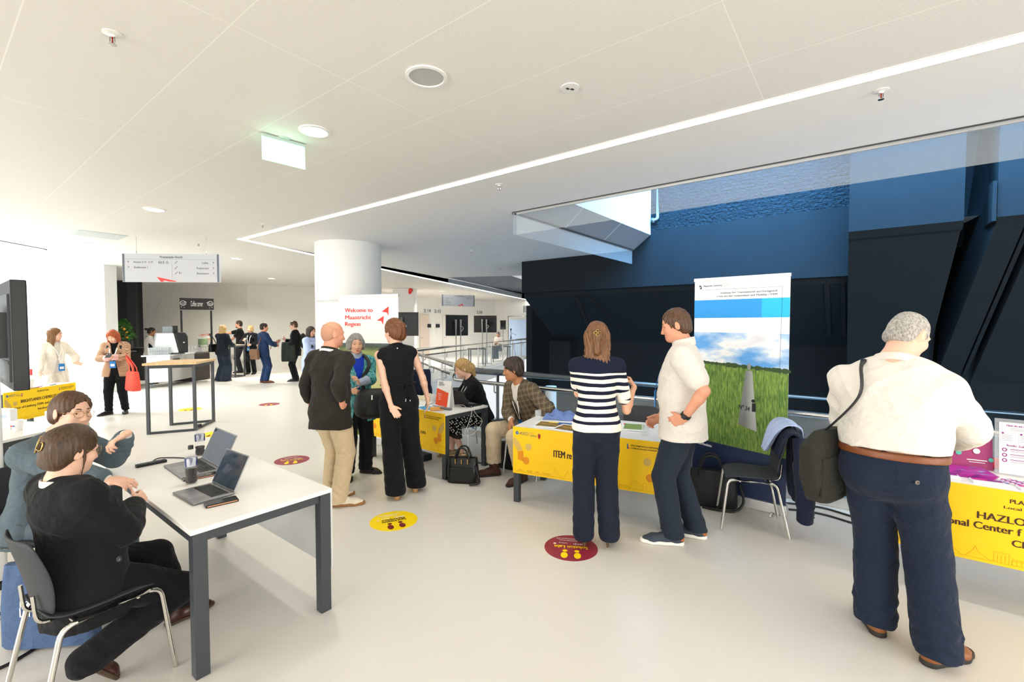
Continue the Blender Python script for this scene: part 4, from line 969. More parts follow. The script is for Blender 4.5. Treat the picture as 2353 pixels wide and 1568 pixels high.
laptop('grey open laptop nearest the desk corner behind the phone', G(396, 1135, .745), G(444, 1162, .745), G(542, 1136, .745), 65)
laptop('grey open laptop farther along the desk behind the bottles', G(376, 1072, .745), G(418, 1102, .745), G(508, 1072, .745), 65)
M_cola = mat('cola', '1A0B06', .1); M_lab = mat('bottle_label', '1E2C66', .4); n = NT(M_lab); x, y, z_ = n.xyz(n.coord()); n.base(n.ramp(n.noise(n.coord((30, 30, 6)), 1, 2), [(.45, '1E2C66'), (.55, 'C9CED8')]))
M_btl = mat('bottle_clear', 'DDE3E2', .05, alpha=.06)
def bottle(px, py, lab, fill):
    p = G(px, py, .741); t = thing('cola_bottle', lab, 'bottle', p)
    MB().lathe([(.024, 0), (.033, .008), (.033, .03), (.029, .045), (.033, .065), (.033, .105), (.0315, .11), (.0315, .155), (.033, .16), (.030, .18), (.014, .205), (.0125, .222)], n=24).build('body', M_btl, t, smooth=70)
    MB().lathe([(0, .004), (.03, .008), (.031, .03), (.0275, .045), (.031, .065), (.031, fill), (0, fill)], n=24).build('drink', M_cola, t, smooth=70)
    MB().lathe([(.0325, .108), (.0335, .112), (.0335, .155), (.0325, .158)], n=24).build('label', M_lab, t, smooth=70)
    MB().lathe([(.0145, .212), (.0145, .232), (.013, .235), (0, .235)], n=20).build('cap', M_blk, t, smooth=50)
bottle(440, 1110, 'half full cola bottle nearer the woman on the white desk', .095); bottle(460, 1046, 'nearly empty cola bottle farther back beside the second laptop', .06)
def slab(name, lab, cat, a, b, w, h, m_, z=.741, bev=.004, extra=None):
    d = b - a; d.z = 0; c = (a + b) / 2; t = thing(name, lab, cat, (c.x, c.y, z), math.atan2(d.y, d.x))
    MB().box((0, 0, h / 2), (d.length, w, h)).build('body', m_, t, bevel=bev)
    if extra: extra(t, d.length, w, h)
    return t
def ph(t, l, w, h): MB().box((0, 0, h + .0005), (l * .94, w * .9, .001)).build('screen', mat('display_glass', '0B0F10', .06), t); MB().box((0, -w / 2, h * .55), (l * .9, .002, h * .35)).build('edge', mat('phone_orange', 'E9A27A', .3), t)
slab('phone', 'black phone with a peach coloured case edge at the front of the desk', 'phone', G(470, 1165, .741), G(546, 1148, .741), .075, .013, mat('phone_black', '1A1A1C', .2), extra=ph)
slab('phone', 'dark phone lying between the cola bottle and the far laptop', 'phone', G(420, 1105, .741), G(500, 1089, .741), .07, .010, MATS['phone_black'], extra=ph)
def rm(t, l, w, h):
    mb = MB()
    for i in range(9):
        for j in (-1, 0, 1): mb.ell((l * (-.42 + .09 * i), j * w * .26, h), (.006, .004, .002), n=8, m=4)
    mb.build('buttons', M_inkb, t)
slab('remote_control', 'long black remote control lying on the desk by the grey suited man', 'remote control', G(312, 1075, .741), G(382, 1061, .741), .045, .018, M_blk, extra=rm)
t = thing('desk_cable', 'thin dark cable running across the desk to the far laptop', 'cable', G(385, 1056, .745)); MB().tube(spline([G(345, 1066, .745), G(362, 1054, .746), G(392, 1052, .745), G(425, 1053, .745)]), .004, 8).build('wire', M_trim, t, smooth=60, org=t.location)
# ---------------------------------------------------------------- left desk goods
for px, py, w, h, lab in ((125, 983, .14, .16, 'upright white leaflet box with a blue print on the left desk'), (18, 985, .16, .19, 'white box cut off by the left picture edge on the left desk')):
    p = G(px, py, .741); t = thing('leaflet_box', lab, 'box', p, -.2); MB().box((0, 0, h / 2), (w, .06, h)).build('carton', M_whp, t, bevel=.004)
    P = Panel((0, -.031, 0), (1, 0, 0), Z, t); P.polys('print', [mat('print_pale', 'A9B8CC', .6)], [(0, rect(-.03, h * .55, .04, h * .7)), (0, line2((-.03, h * .82), (.03, h * .82), .006)), (0, line2((-.03, h * .35), (.03, h * .35), .004)), (0, line2((-.02, h * .28), (.03, h * .28), .004))])
p = G(40, 990, .741); t = thing('paper_cup', 'white paper cup with a small red and blue mark on the left desk', 'cup', p); MB().lathe([(.032, 0), (.045, .10), (.042, .10), (.028, .004), (0, .004)], n=24).build('cup', M_whp, t, smooth=50)
P = Panel((0, -.040, .05), (1, 0, 0), Z, t); P.polys('mark', [M_red, M_blue], [(0, rect(-.02, -.006, 0, .006)), (1, rect(0, -.006, .02, .006))])
# goods on the yellow table of the cream suit woman
for px, py, lab in ((68, 890, 'white cup nearest the big screen on the yellow table of the cream suit woman'), (106, 880, 'white cup in front of the cream suit woman')):
    p = onT(c0, dB, 0, 0); q = G(px, py, .746); t = thing('cup', lab, 'cup', q); MB().lathe([(.035, 0), (.06, .12), (.056, .12), (.03, .006), (0, .006)], n=20).build('bowl', M_cup, t, smooth=50)
q = G(60, 880, .746) + Vector((-.25, .25, 0)); t = thing('table_sign', 'small red lettered card standing on the yellow table of the cream suit woman', 'sign', q, -.1); MB().box((0, 0, .06), (.02, .02, .12)).box((0, 0, .155), (.20, .02, .11)).build('card', M_red, t); Panel((0, -.011, .155), (1, 0, 0), Z, t).text('welcome', 0, 0, .03, M_whp, w=.1)
for i, (u, l, m_, lab) in enumerate(((.45, .16, M_mag, 'pink pen lying along the edge of the yellow table of the cream suit woman'), (.66, .15, M_inkb, 'dark pen farther along the edge of the yellow table of the cream suit woman'), (.3, .2, mat('kraft', 'A98255', .7), 'brown kraft notebook on the yellow table of the cream suit woman edge'))):
    a = onT(c0, dB, wB * u, .05, .746); b = onT(c0, dB, wB * u + l, .07, .746); slab('pen' if i < 2 else 'notebook', lab, 'pen' if i < 2 else 'notebook', a, b, .012 if i < 2 else .14, .01, m_, z=.746)
# ---------------------------------------------------------------- goods on the crowded middle table (x along front from left, y inwards)
E = lambda x, y, z=.741: onT(a0, dE, x, y, z)
p = E(wE - .36, .32); t = thing('tent_sign', 'standing white and orange folded card on the crowded table', 'sign', p, rE + .12)
MB().prism([(-.11, -.045, 0), (.11, -.045, 0), (.11, 0, .31), (-.11, 0, .31)], (0, .004, 0)).prism([(-.11, .05, 0), (.11, .05, 0), (.11, .006, .31), (-.11, .006, .31)], (0, -.004, 0)).build('card', M_whp, t)
Yd = Vector((0, .045, .31)).normalized(); P = Panel((-.11, -.045, 0), (1, 0, 0), Yd, t)
P.polys('orange_field', [mat('print_orange', 'F0552B', .5)], [(0, [(.0, .02), (.18, .0), (.19, .17), (.0, .22)])]); P.text('EXPAT', .06, .285, .03, M_inkb, w=.07, bold=.02); P.text('CENTRE', .07, .262, .03, M_inkb, w=.09, bold=.02)
P.text('Welcome\nto the\nexpat\ncentre', .055, .12, .022, M_whp, w=.06)
laptop('dark open laptop used by the blonde woman on the crowded table', E(wE - .06, .66), E(wE - .36, .68), E(wE - .36, .47), 62, m_=mat('laptop_black', '1E1F22', .4), z=.741)
MB_p = random.Random(11)
for i, (x, y, w, h, rz, m_, lab) in enumerate(((.86, .12, .21, .297, .3, M_whp, 'white leaflet stack at the front of the crowded table'), (.98, .10, .21, .15, -.2, mat('print_mix', '4FA3D8', .6), 'blue and yellow leaflet near the front corner of the crowded table'), (1.12, .13, .15, .21, .9, mat('print_mix2', 'E3A24A', .6), 'orange leaflet at the right front corner of the crowded table'),
        (.72, .28, .21, .15, .5, M_whp, 'white sheet beside the glass on the crowded table'), (1.0, .3, .16, .12, .1, mat('print_mix3', 'C8D6E8', .6), 'pale blue folder on the crowded table'))):
    p = E(x * wE / 1.4, y, .7405 + .002 * i); t = thing('leaflet', lab, 'leaflet', p, rE + rz); MB().box((0, 0, .002), (w, h, .004)).build('sheet', m_, t)
for x, y, lab in ((.86, .33, 'clear tumbler among the leaflets beside the orange folded card'), (.70, .45, 'clear tumbler farther back near the folded cloth')): dup(gp, E(x * wE / 1.4, y), 0, lab, 'tumblers on the exhibitor tables')
p = E(.56, .58); t = thing('candy_heap', 'heap of small red and white wrapped sweets on the crowded table', 'sweets', E(.90 * wE / 1.4, .47)); t['kind'] = 'stuff'
for k, m_ in enumerate((M_red, M_whp, mat('candy_orange', 'E8743A', .4))):
    mb = MB()
    for i in range(26):
        a = MB_p.random() * 6.28; r_ = .13 * math.sqrt(MB_p.random()); mb.ell((r_ * math.cos(a), r_ * .8 * math.sin(a), .008 + .025 * MB_p.random()), (.014, .009, .007), M=Matrix.Rotation(a * 3, 3, 'Z'), n=6, m=4)
    mb.build('wrappers', m_, t, smooth=180)
def cloth_heap(name, lab, cat, p, rz, sx, sy, h, m_, seed, folds=5):
    t = thing(name, lab, cat, p, rz); rr = random.Random(seed); N = 26; rows = []; ph_ = [rr.random() * 6 for _ in range(6)]
    for i in range(N):
        for j in range(N): pass
    for i in range(N):
        row = []
        for j in range(N):
            u, v = i / (N - 1) * 2 - 1, j / (N - 1) * 2 - 1; e_ = max(0, 1 - max(abs(u), abs(v)) ** 4)
            z = h * e_ ** .5 * (.55 + .2 * math.sin(folds * u + ph_[0] + 2 * v) + .2 * math.sin(folds * 1.3 * v + ph_[1] - u * 3) + .1 * math.sin(9 * u + 7 * v + ph_[2]))
            row.append(Vector((u * sx / 2 * (1 + .06 * math.sin(5 * v + ph_[3])), v * sy / 2 * (1 + .08 * math.sin(4 * u + ph_[4])), max(z, .001))))
        rows.append(row)
    rows.append
    MB().loft(rows, closed=False, cap=False).build('fabric', m_, t, smooth=180, solid=.004); return t
cloth_heap('folded_cloth', 'cream cloth bag lying folded at the back of the crowded table', 'cloth', E(.55, .56), rE, .30, .22, .075, cloth('cream_cloth', 'E5D7B4'), 4)
t = thing('charging_cable', 'white charging cable dangling over the right end of the crowded table', 'cable', E(wE - .12, .3))
MB().tube(spline([E(wE - .30, .40, .75), E(wE - .15, .42, .765), E(wE - .05, .38, .75), E(wE + .02, .40, .735), E(wE + .03, .34, .6), E(wE + .025, .28, .47), E(wE + .03, .42, .45), E(wE + .03, .56, .57), E(wE + .02, .48, .66), E(wE + .015, .42, .74), E(wE - .1, .5, .75)], 8), .003, 6).build('wire', M_wht, t, smooth=60, org=t.location)
for x, y, lab in ((wE - .18, .16, 'grey stapler like gadget at the right end of the crowded table'), (wE - .12, .45, 'black phone at the right end of the crowded table')):
    slab('gadget', lab, 'gadget', E(x - .07, y), E(x + .07, y + .03), .05, .025 if 'grey' in lab else .01, mat('gadget_grey', '6E7276', .4) if 'grey' in lab else M_blk)
# banner base lying below, handbag
a, b = G(895, 1035), G(984, 1060); slab('banner_case', 'long flat black case lying on the floor below the crowded table', 'case', a, b, .14, .085, mat('case_black', '1D2226', .35), z=0, bev=.012)
def bag(name, lab, p, rz, w, d, h, m_, top=.75, handles=True, cat='bag', zips=0, lean=0.):
    t = thing(name, lab, cat, p, rz); n_ = 28; rings = []
    for f, (sx, sy) in ((0, (.93, .95)), (.04, (1, 1)), (.5, (1.0, .96)), (.85, (.96, .7)), (1, (.94, top * .6))):
        rings.append([Vector((math.copysign(abs(math.cos(a)) ** .45, math.cos(a)) * w / 2 * sx, math.copysign(abs(math.sin(a)) ** .45, math.sin(a)) * d / 2 * sy + lean * f * h, f * h)) for a in [2 * PI * i / n_ for i in range(n_)]])
    MB().loft(rings).build('body', m_, t, smooth=50)
    if handles:
        for s_ in (-1, 1): MB().tube(spline([(-w * .24, s_ * d * .3, h * .80), (-w * .22, s_ * d * .32 + lean * h, h * 1.05), (-w * .1, s_ * d * .3 + lean * h, h * 1.38), (w * .1, s_ * d * .3 + lean * h, h * 1.38), (w * .22, s_ * d * .32 + lean * h, h * 1.05), (w * .24, s_ * d * .3, h * .80)]), .011, 8).build('handle', m_, t, smooth=60)
    for i in range(zips): MB().box((w * (-.2 + .2 * i), -d * .46, h * .9), (.012, .01, .05)).build('zip_puller', mat('gold', 'B99A5B', .3, metal=1), t)
    return t
p = G(1050, 1112); t = bag('handbag', 'black leather handbag with two handles beside the crowded table leg', (p.x + .06, p.y + .07, 0), rE + .55, .34, .16, .27, mat('leather_black', '17191A', .32, bump=(40, .15)), zips=3)
MB().box((0, -.083, .1), (.26, .012, .15)).build('pocket', mat('leather_black', '17191A', .32), t, bevel=.01); MB().tube(spline([(.15, -.06, .2), (.19, -.09, .08), (.2, -.12, .03), (.1, -.14, .02)]), .013, 8).build('strap', MATS['leather_black'], t, smooth=60)
p = G(1655, 1165); t = bag('tote_bag', 'black soft tote bag standing under the chair before the field banner', (p.x - .07, p.y + .05, 0), -.35, .46, .16, .34, M_bag, zips=0)
MB().tube(spline([(.24, -.05, .25), (.27, -.1, .1), (.2, -.14, .02), (.05, -.15, .015), (-.08, -.12, .015)]), .012, 8).build('strap', M_bag, t, smooth=60)
p = D(1170, 1085, 5.2); bag('black_bag', 'black bag on the floor behind the leg of the man in the brown blazer', (p.x + .05, p.y + .25, 0), -.5, .38, .2, .30, M_bag, handles=False)
t = bag('blue_tote_bag', 'dusty blue cloth bag with white lettering hanging behind the near chair', (G(122, 1482).x + .0, G(122, 1482).y + .0, .015), .12, .45, .10, .44, cloth('blue_tote', '4E6387', .15), handles=False)
P = Panel((-.225, -.0535, 0), (1, 0, 0), Z, t); P.text('provinci', .19, .255, .05, M_whp, w=.14); P.text('Limburg', .215, .20, .07, M_whp, w=.20)
# ---------------------------------------------------------------- ITEM table goods
I = lambda x, y, z=.741: onT(q0, dI, x, y, z)
M_foto = mat('photo_autumn', '8A7434', .5); n = NT(M_foto); n.base(n.ramp(n.noise(n.coord((9, 22, 1)), 1, 4), [(.3, '2E2A14'), (.48, '8A6B26'), (.6, 'C49A3C'), (.75, '5E6B2A')]))
for i, (x, y, rz, lab) in enumerate(((.36, .22, .12, 'photo brochure with autumn trees nearest the glass on the yellow table by the striped woman'), (.60, .12, -.1, 'white brochure overhanging the front edge of the yellow table by the striped woman'))):
    p = I(x, y, .7412 + i * .003); t = thing('brochure', lab, 'brochure', p, rI + rz); MB().box((0, 0, .0015), (.42, .297, .003)).build('sheet', M_whp, t)
    P = Panel((0, 0, .003), (1, 0, 0), (0, 1, 0), t); P.polys('photo', [M_foto, M_blue, M_sty], [(0, rect(-.19, -.09, .20, .12)), (1, rect(.0, .03, .20, .12), .0016), (2, rect(-.1, .08, .01, .12), .0016)])
for i, (x, y, rz, m_, lab) in enumerate(((.88, .42, .3, M_blue, 'blue covered brochure behind the striped top woman on the yellow table by the striped woman'), (1.06, .46, .15, mat('photo_field2', '7E9440', .6), 'brochure with a green landscape photo by the white polo man'))):
    p = I(x, y, .7412 + i * .003); t = thing('brochure', lab, 'brochure', p, rI + rz); MB().box((0, 0, .002), (.24, .33, .004)).build('sheet', M_whp, t)
    P = Panel((0, 0, .004), (1, 0, 0), (0, 1, 0), t); P.polys('photo', [m_, M_red], [(0, rect(-.09, -.12, .1, .12)), (1, rect(-.1, .06, -.085, .13))])
t = slab('dark_folder', 'dark green folder at the back of the yellow table by the striped woman', 'folder', I(.38, .66), I(.58, .66), .12, .008, mat('folder_green', '24423A', .6))
dup(gp, I(.10, .38), 0, 'clear tumbler at the left end of the yellow table by the striped woman', 'tumblers on the exhibitor tables')
dup(gp, I(1.21, .20), 0, 'clear tumbler under the hand of the white polo man', 'tumblers on the exhibitor tables')
cloth_heap('blue_garment', 'crumpled light blue garment lying on the yellow table by the striped woman', 'clothing', I(.28, .55), rI + .2, .32, .22, .09, cloth('blue_linen', '6E86BD'), 9, 7)
# HAZLO table goods
H = lambda x, y, z=.741: onT(b0, dH, x, y, z)
p = H(.86, .40); t = thing('leaflet_stand', 'clear acrylic stand with a white sheet on the right edge table', 'leaflet stand', p, rH - .05)
R = Matrix.Rotation(math.radians(-12), 3, 'X')
MB().box((0, .04, .18), (.32, .004, .36), M=R).box((0, .03, .006), (.32, .12, .004)).build('acrylic', M_tgl, t); MB().box((-.01, .035, .17), (.26, .002, .335), M=R).build('sheet', M_whp, t)
P = Panel((-.15, -.0012, .0062), (1, 0, 0), R @ Z, t)
P.text('How do we make it possible', .13, .315, .02, M_ppl, w=.17, bold=.02); P.text('Results: Scale and Inclusion', .13, .185, .02, M_ppl, w=.17, bold=.02)
it = []
for i in range(3): it += [(0, line2((.06, .30 - .008 * i), (.2, .30 - .008 * i), .0025))]
for c_ in range(3):
    x = .015 + c_ * .083; it += [(0, line2((x, .20), (x + .07, .20), .0012)), (0, line2((x, .27), (x + .07, .27), .0012)), (0, line2((x, .20), (x, .27), .0012)), (0, line2((x + .07, .20), (x + .07, .27), .0012)), (1, disc(x + .012, .263, .006, 10))]
    for r_ in range(4): it += [(0, line2((x + .008, .25 - .011 * r_), (x + .055, .25 - .011 * r_), .003))]
for r_ in range(3):
    y = .155 - .034 * r_; it += [(1, ring2(.035, y, .007, .012, 0, 6.28)), (1, line2((.06, y + .006), (.13, y + .006), .004)), (0, line2((.06, y - .004), (.18, y - .004), .0025)), (0, line2((.06, y - .010), (.16, y - .010), .0025))]
it += [(2, disc(.245, .15, .014, 14))]
P.polys('print', [mat('print_grey', 'A6A3AC', .6), M_ppl, M_mag], it)
p = H(.55, .46); t = thing('purple_poster', 'purple printed card standing behind the brochures on the right edge table', 'poster', p, rH + .1); MB().box((0, 0, .11), (.3, .004, .22), M=Matrix.Rotation(math.radians(-10), 3, 'X')).build('card', mat('print_plum', 'A83A72', .5), t)
Panel((0, -.006, .10), (1, 0, 0), (0, .17, .98), t).polys('print', [M_whp, mat('print_teal', '58C0A8', .5)], [(0, line2((.02, -.04), (.12, -.04), .006)), (0, line2((.03, -.055), (.11, -.055), .004)), (0, disc(.07, .02, .018, 12)), (1, disc(-.02, .0, .016, 10)), (1, disc(.14, -.03, .014, 10))], l=.004)
p = H(.72, .55); t = thing('red_case', 'small red case behind the acrylic stand on the right edge table', 'case', p); MB().ell((0, 0, .035), (.09, .05, .035)).build('shell', M_red, t, smooth=180)
M_bro = mat('brochure_purple', '9A2B95', .35); n = NT(M_bro); n.base(n.ramp(n.noise(n.coord((14, 30, 1)), 1, 3), [(.35, '7A1E86'), (.5, 'C22A9A'), (.6, '8E3AA6'), (.68, '9ADCD0')]))
for i in range(4):
    p = H(.50 + .006 * i, .27 + .004 * i, .741 + .006 * i); t = thing('brochure', 'purple glossy brochure in the fanned stack on the right edge table', 'brochure', p, rH + .1 + .04 * i, 'purple brochures stacked on the right edge table'); MB().box((0, 0, .003), (.30, .21, .005)).build('cover', M_bro, t)
for i, (x, y) in enumerate(((.42, .12), (.62, .10), (.82, .09), (1.02, .08))):
    p = H(x, y); t = thing('card_stack', ('stack of pink cards leftmost along the front edge of the right edge table', 'stack of pink cards second along the front edge of the right edge table', 'stack of pink cards third along the front edge of the right edge table', 'stack of pink cards cut by the right edge of the picture')[i], 'cards', p, rH + .1)
    MB().box((0, 0, .006), (.15, .085, .012)).build('cards', M_whp, t); Panel((0, 0, .0122), (1, 0, 0), (0, 1, 0), t).polys('print', [M_mag, M_ppl], [(0, rect(-.07, -.0, .0, .04)), (1, rect(0, .0, .07, .04))])
for i, x in enumerate((.78, .98)):
    t = thing('sticker_fan', ('fan of pink and blue stickers left of the next fan behind the card stacks', 'fan of pink and blue stickers below the acrylic stand')[i], 'stickers', H(x, .22), rH)
    mb = MB()
    for r_ in range(9):
        for c_ in range(6): mb.m((r_ + c_) % 3).box((-.09 + .022 * r_ + .006 * c_, -.05 + .02 * c_ - .006 * r_, .003 + .0006 * r_), (.02, .014, .004), .5)
    mb.build('stickers', [M_mag, mat('print_lilac', '9C8FD0', .5), M_whp], t)
# chairs in the back
put_chair(*G(1082, 1085).xy.to_tuple(), 0, 'x') if False else None
cB = E(wE - .12, .98); put_chair(cB.x + .12, cB.y + .05, 235, 'dark chair of the blonde woman at the crowded table')
cM = D(1225, 900, 5.35); put_chair(-.10 + .32, 5.28, 215, 'dark chair of the man in the brown checked blazer')
p = D(1045, 905, 6.1); put_chair(p.x, p.y + .25, 190, 'empty grey chair behind the orange folded card')
p = I(1.0, 1.02); put_chair(p.x, p.y, 205, 'empty dark chair seen between the striped woman and the white polo man')
p = I(.3, 1.1)
cj = put_chair(2.06, 3.90, -70, 'chrome legged chair with a dark seat carrying a navy jacket'); cj.name = 'stacking_chair'
# draped jackets
def drape(name, lab, o, rz, prof, ws, m_, amp=.012, th=.012, cat='jacket', seed=1):
    t = thing(name, lab, cat, o, rz); n_ = 15; rows = []; rr = random.Random(seed); a1, a2 = rr.random() * 6, rr.random() * 6
    for k, ((y, z), w_) in enumerate(zip(prof, ws)):
        rows.append([Vector((w_[0] + (w_[1] - w_[0]) * i / (n_ - 1), y + amp * math.sin(i * 1.25 + a1 + k * .35) + amp * .6 * math.sin(i * 2.3 + a2), z)) for i in range(n_)])
    MB().loft(rows, closed=False, cap=False).build('fabric', m_, t, smooth=180, solid=th, sub=1); return t
M_navy = cloth('navy_wool', '1B2236', .15)
oj = (2.06, 3.90, 0); rj = math.radians(70)
t = drape('navy_jacket', 'navy suit jacket hung over the back of the chair by the field banner', oj, rj, [(-.19, .62), (-.21, .78), (-.25, .845), (-.30, .86), (-.34, .82), (-.345, .68), (-.345, .5), (-.345, .34), (-.35, .22)], [(-.2, .2), (-.22, .22), (-.22, .22), (-.23, .23), (-.235, .24), (-.24, .25), (-.24, .26), (-.22, .26), (-.15, .2)], M_navy, .016, .02, seed=4)
MB().tube(spline([(-.17, -.33, .81), (-.22, -.34, .62), (-.23, -.36, .42), (-.20, -.37, .26), (-.18, -.375, .14)]), [.06] * 8 + [.078] * 8 + [.075] * 8 + [.065] * 8 + [.055], 14, flat=((1, 0, 0), .9)).build('sleeve', M_navy, t, smooth=70)
for i in range(4): MB().ell((-.19 + .003 * i, -.435, .19 + .022 * i), (.009, .006, .009)).build('button', M_inkb, t, smooth=180)
drape('blue_shirt', 'light blue shirt thrown over the navy jacket on the chair', oj, rj, [(-.10, .66), (-.13, .72), (-.17, .83), (-.23, .893), (-.30, .908), (-.375, .86), (-.40, .78), (-.405, .70)], [(-.10, .12), (-.12, .14), (-.14, .20), (-.12, .24), (-.13, .255), (-.02, .26), (.08, .26), (.12, .25)], cloth('pale_blue_cotton', 'A9B9DC', .1), .02, .012, 'shirt', 8)
p = E(wE - .12, .98)
drape('black_jacket', 'black jacket hanging over the blonde woman chair back', (cB.x + .12, cB.y + .05, 0), -math.radians(235), [(-.19, .60), (-.215, .78), (-.25, .845), (-.30, .85), (-.34, .8), (-.36, .62), (-.37, .46)], [(-.2, .2), (-.22, .22), (-.22, .22), (-.23, .23), (-.24, .24), (-.25, .25), (-.24, .25)], cloth('black_wool', '15171B'), .014, .02, seed=6)
p = D(966, 880, 6.7); drape('dark_coat', 'dark coat hanging on a chair behind the black jumpsuit woman', (p.x - .05, p.y, 0), .4, [(-.02, .6), (-.03, .95), (0, 1.06), (.05, 1.06), (.09, .95), (.11, .6), (.12, .35)], [(-.18, .18), (-.21, .21), (-.2, .2), (-.2, .2), (-.22, .22), (-.25, .25), (-.25, .25)], M_navy, .02, .03, 'coat', 3)
put_chair(p.x - .02, p.y + .30, 155, 'chair carrying the dark coat behind the black jumpsuit woman')
# ---------------------------------------------------------------- cables on the floor
def floor_cable(lab, pts, r=.008, m_=None):
    t = thing('floor_cable', lab, 'cable', pts[0]); MB().tube(spline([p + Z * r for p in pts], 8), r, 8).build('wire', m_ or M_blk, t, smooth=60, org=t.location)
floor_cable('black cable on the floor below the blue cloth bag', [G(-30, 1552), G(20, 1530), G(60, 1507), G(85, 1490), G(120, 1460), G(160, 1440)], .008)
floor_cable('short thick black cable at the left edge by the screen stand', [G(-40, 1415), G(10, 1414), G(40, 1411), G(70, 1404)], .010)
floor_cable('thin pale cable curling on the floor at the left picture edge', [G(-20, 1440), G(8, 1418), G(25, 1405), G(38, 1400), G(60, 1410)], .003, mat('cable_beige', 'B0A78A', .6))
floor_cable('pair of black cables nearer the railing kerb under the navy jacket chair', [G(1800, 1158), G(1850, 1163), G(1900, 1172), G(1960, 1190), G(2100, 1230)], .009)
floor_cable('black cable running just below its twin along the railing kerb', [G(1800, 1172), G(1850, 1177), G(1900, 1187), G(1960, 1205), G(2100, 1246)], .009)
floor_cable('black cable on the floor behind the crowded table', [G(1060, 1065), G(1090, 1064), G(1120, 1068), G(1160, 1070)], .008)
# ---------------------------------------------------------------- studio corner far away
a, b = D(1168, 760, 25.0), D(1211, 760, 24.4); c = (a + b) / 2; d = b - a; d.z = 0; w = d.length; t = thing('backdrop_frame', 'pale blue fabric backdrop laced into a metal frame far behind', 'backdrop', (c.x, c.y, 0), math.atan2(d.y, d.x))
zt = D(1190, 727, 24.7).z; mb = MB()
for x in (-w / 2, w / 2): mb.cyl((x, 0, 0), (x, 0, zt), .025, n=8)
mb.cyl((-w / 2, 0, zt), (w / 2, 0, zt), .025, n=8); mb.build('frame', M_steel, t, smooth=50)
MB().box((0, 0, zt / 2 - .05), (w * .9, .01, zt - .25)).build('fabric', mat('backdrop_blue', 'AEC4E4', .8), t)
mb = MB(); [mb.tube([(-w * .42 + w * .84 * i / 7, 0, zt - .16), (-w * .40 + w * .84 * i / 7, -.01, zt)], .008, 6) for i in range(8)]; mb.build('lacing', M_wht, t)
p = D(1156, 747, 23.6); t = thing('studio_lamp', 'black studio lamp with barn doors on a thin stand far behind', 'lamp', (p.x, p.y, 0)); MB().box((0, 0, p.z), (.28, .16, .22)).build('head', M_blk, t)
[MB().box((0, -.1, p.z + s_ * .17), (.3, .02, .14), M=Matrix.Rotation(s_ * .5, 3, 'X')).build('barn_door', M_blk, t) for s_ in (-1, 1)]; MB().cyl((0, 0, 0), (0, 0, p.z - .1), .015, n=8).build('pole', M_blk, t); mb = MB(); [mb.cyl((0, 0, .5), (.35 * math.cos(k * 2.1), .35 * math.sin(k * 2.1), 0), .01, n=6) for k in range(3)]; mb.build('tripod', M_blk, t)
p = D(1174, 772, 23.2); t = thing('camera_tripod', 'small black tripod in front of the pale blue backdrop', 'tripod', (p.x, p.y, 0)); 
[MB().cyl((0, 0, 1.2), (.3 * math.cos(k * 2.1 + .3), .3 * math.sin(k * 2.1 + .3), 0), .018, n=6).build('leg', M_blk, t) for k in range(3)]; MB().cyl((0, 0, 1.15), (0, 0, 1.5), .025, n=8).cyl((0, 0, 1.35), (.28, .0, 1.22), .012, n=6).box((0, 0, 1.52), (.07, .12, .08)).build('head', M_blk, t)
for px, Y, w, lab in ((1150, 21.6, .9, 'dark topped desk by the far seated man behind the glass railing'), (1096, 19.4, .7, 'dark small table behind the glass railing beneath the far screens')):
    p = D(px, 800, Y); t = thing('far_table', lab, 'table', (p.x, p.y, 0), .3); MB().box((0, 0, .72), (w, .5, .04)).build('tabletop', M_blk, t)
    for sx in (-1, 1):
        for sy in (-1, 1): MB().box((sx * w * .45, sy * .2, .35), (.04, .04, .7)).build('leg', M_blk, t)
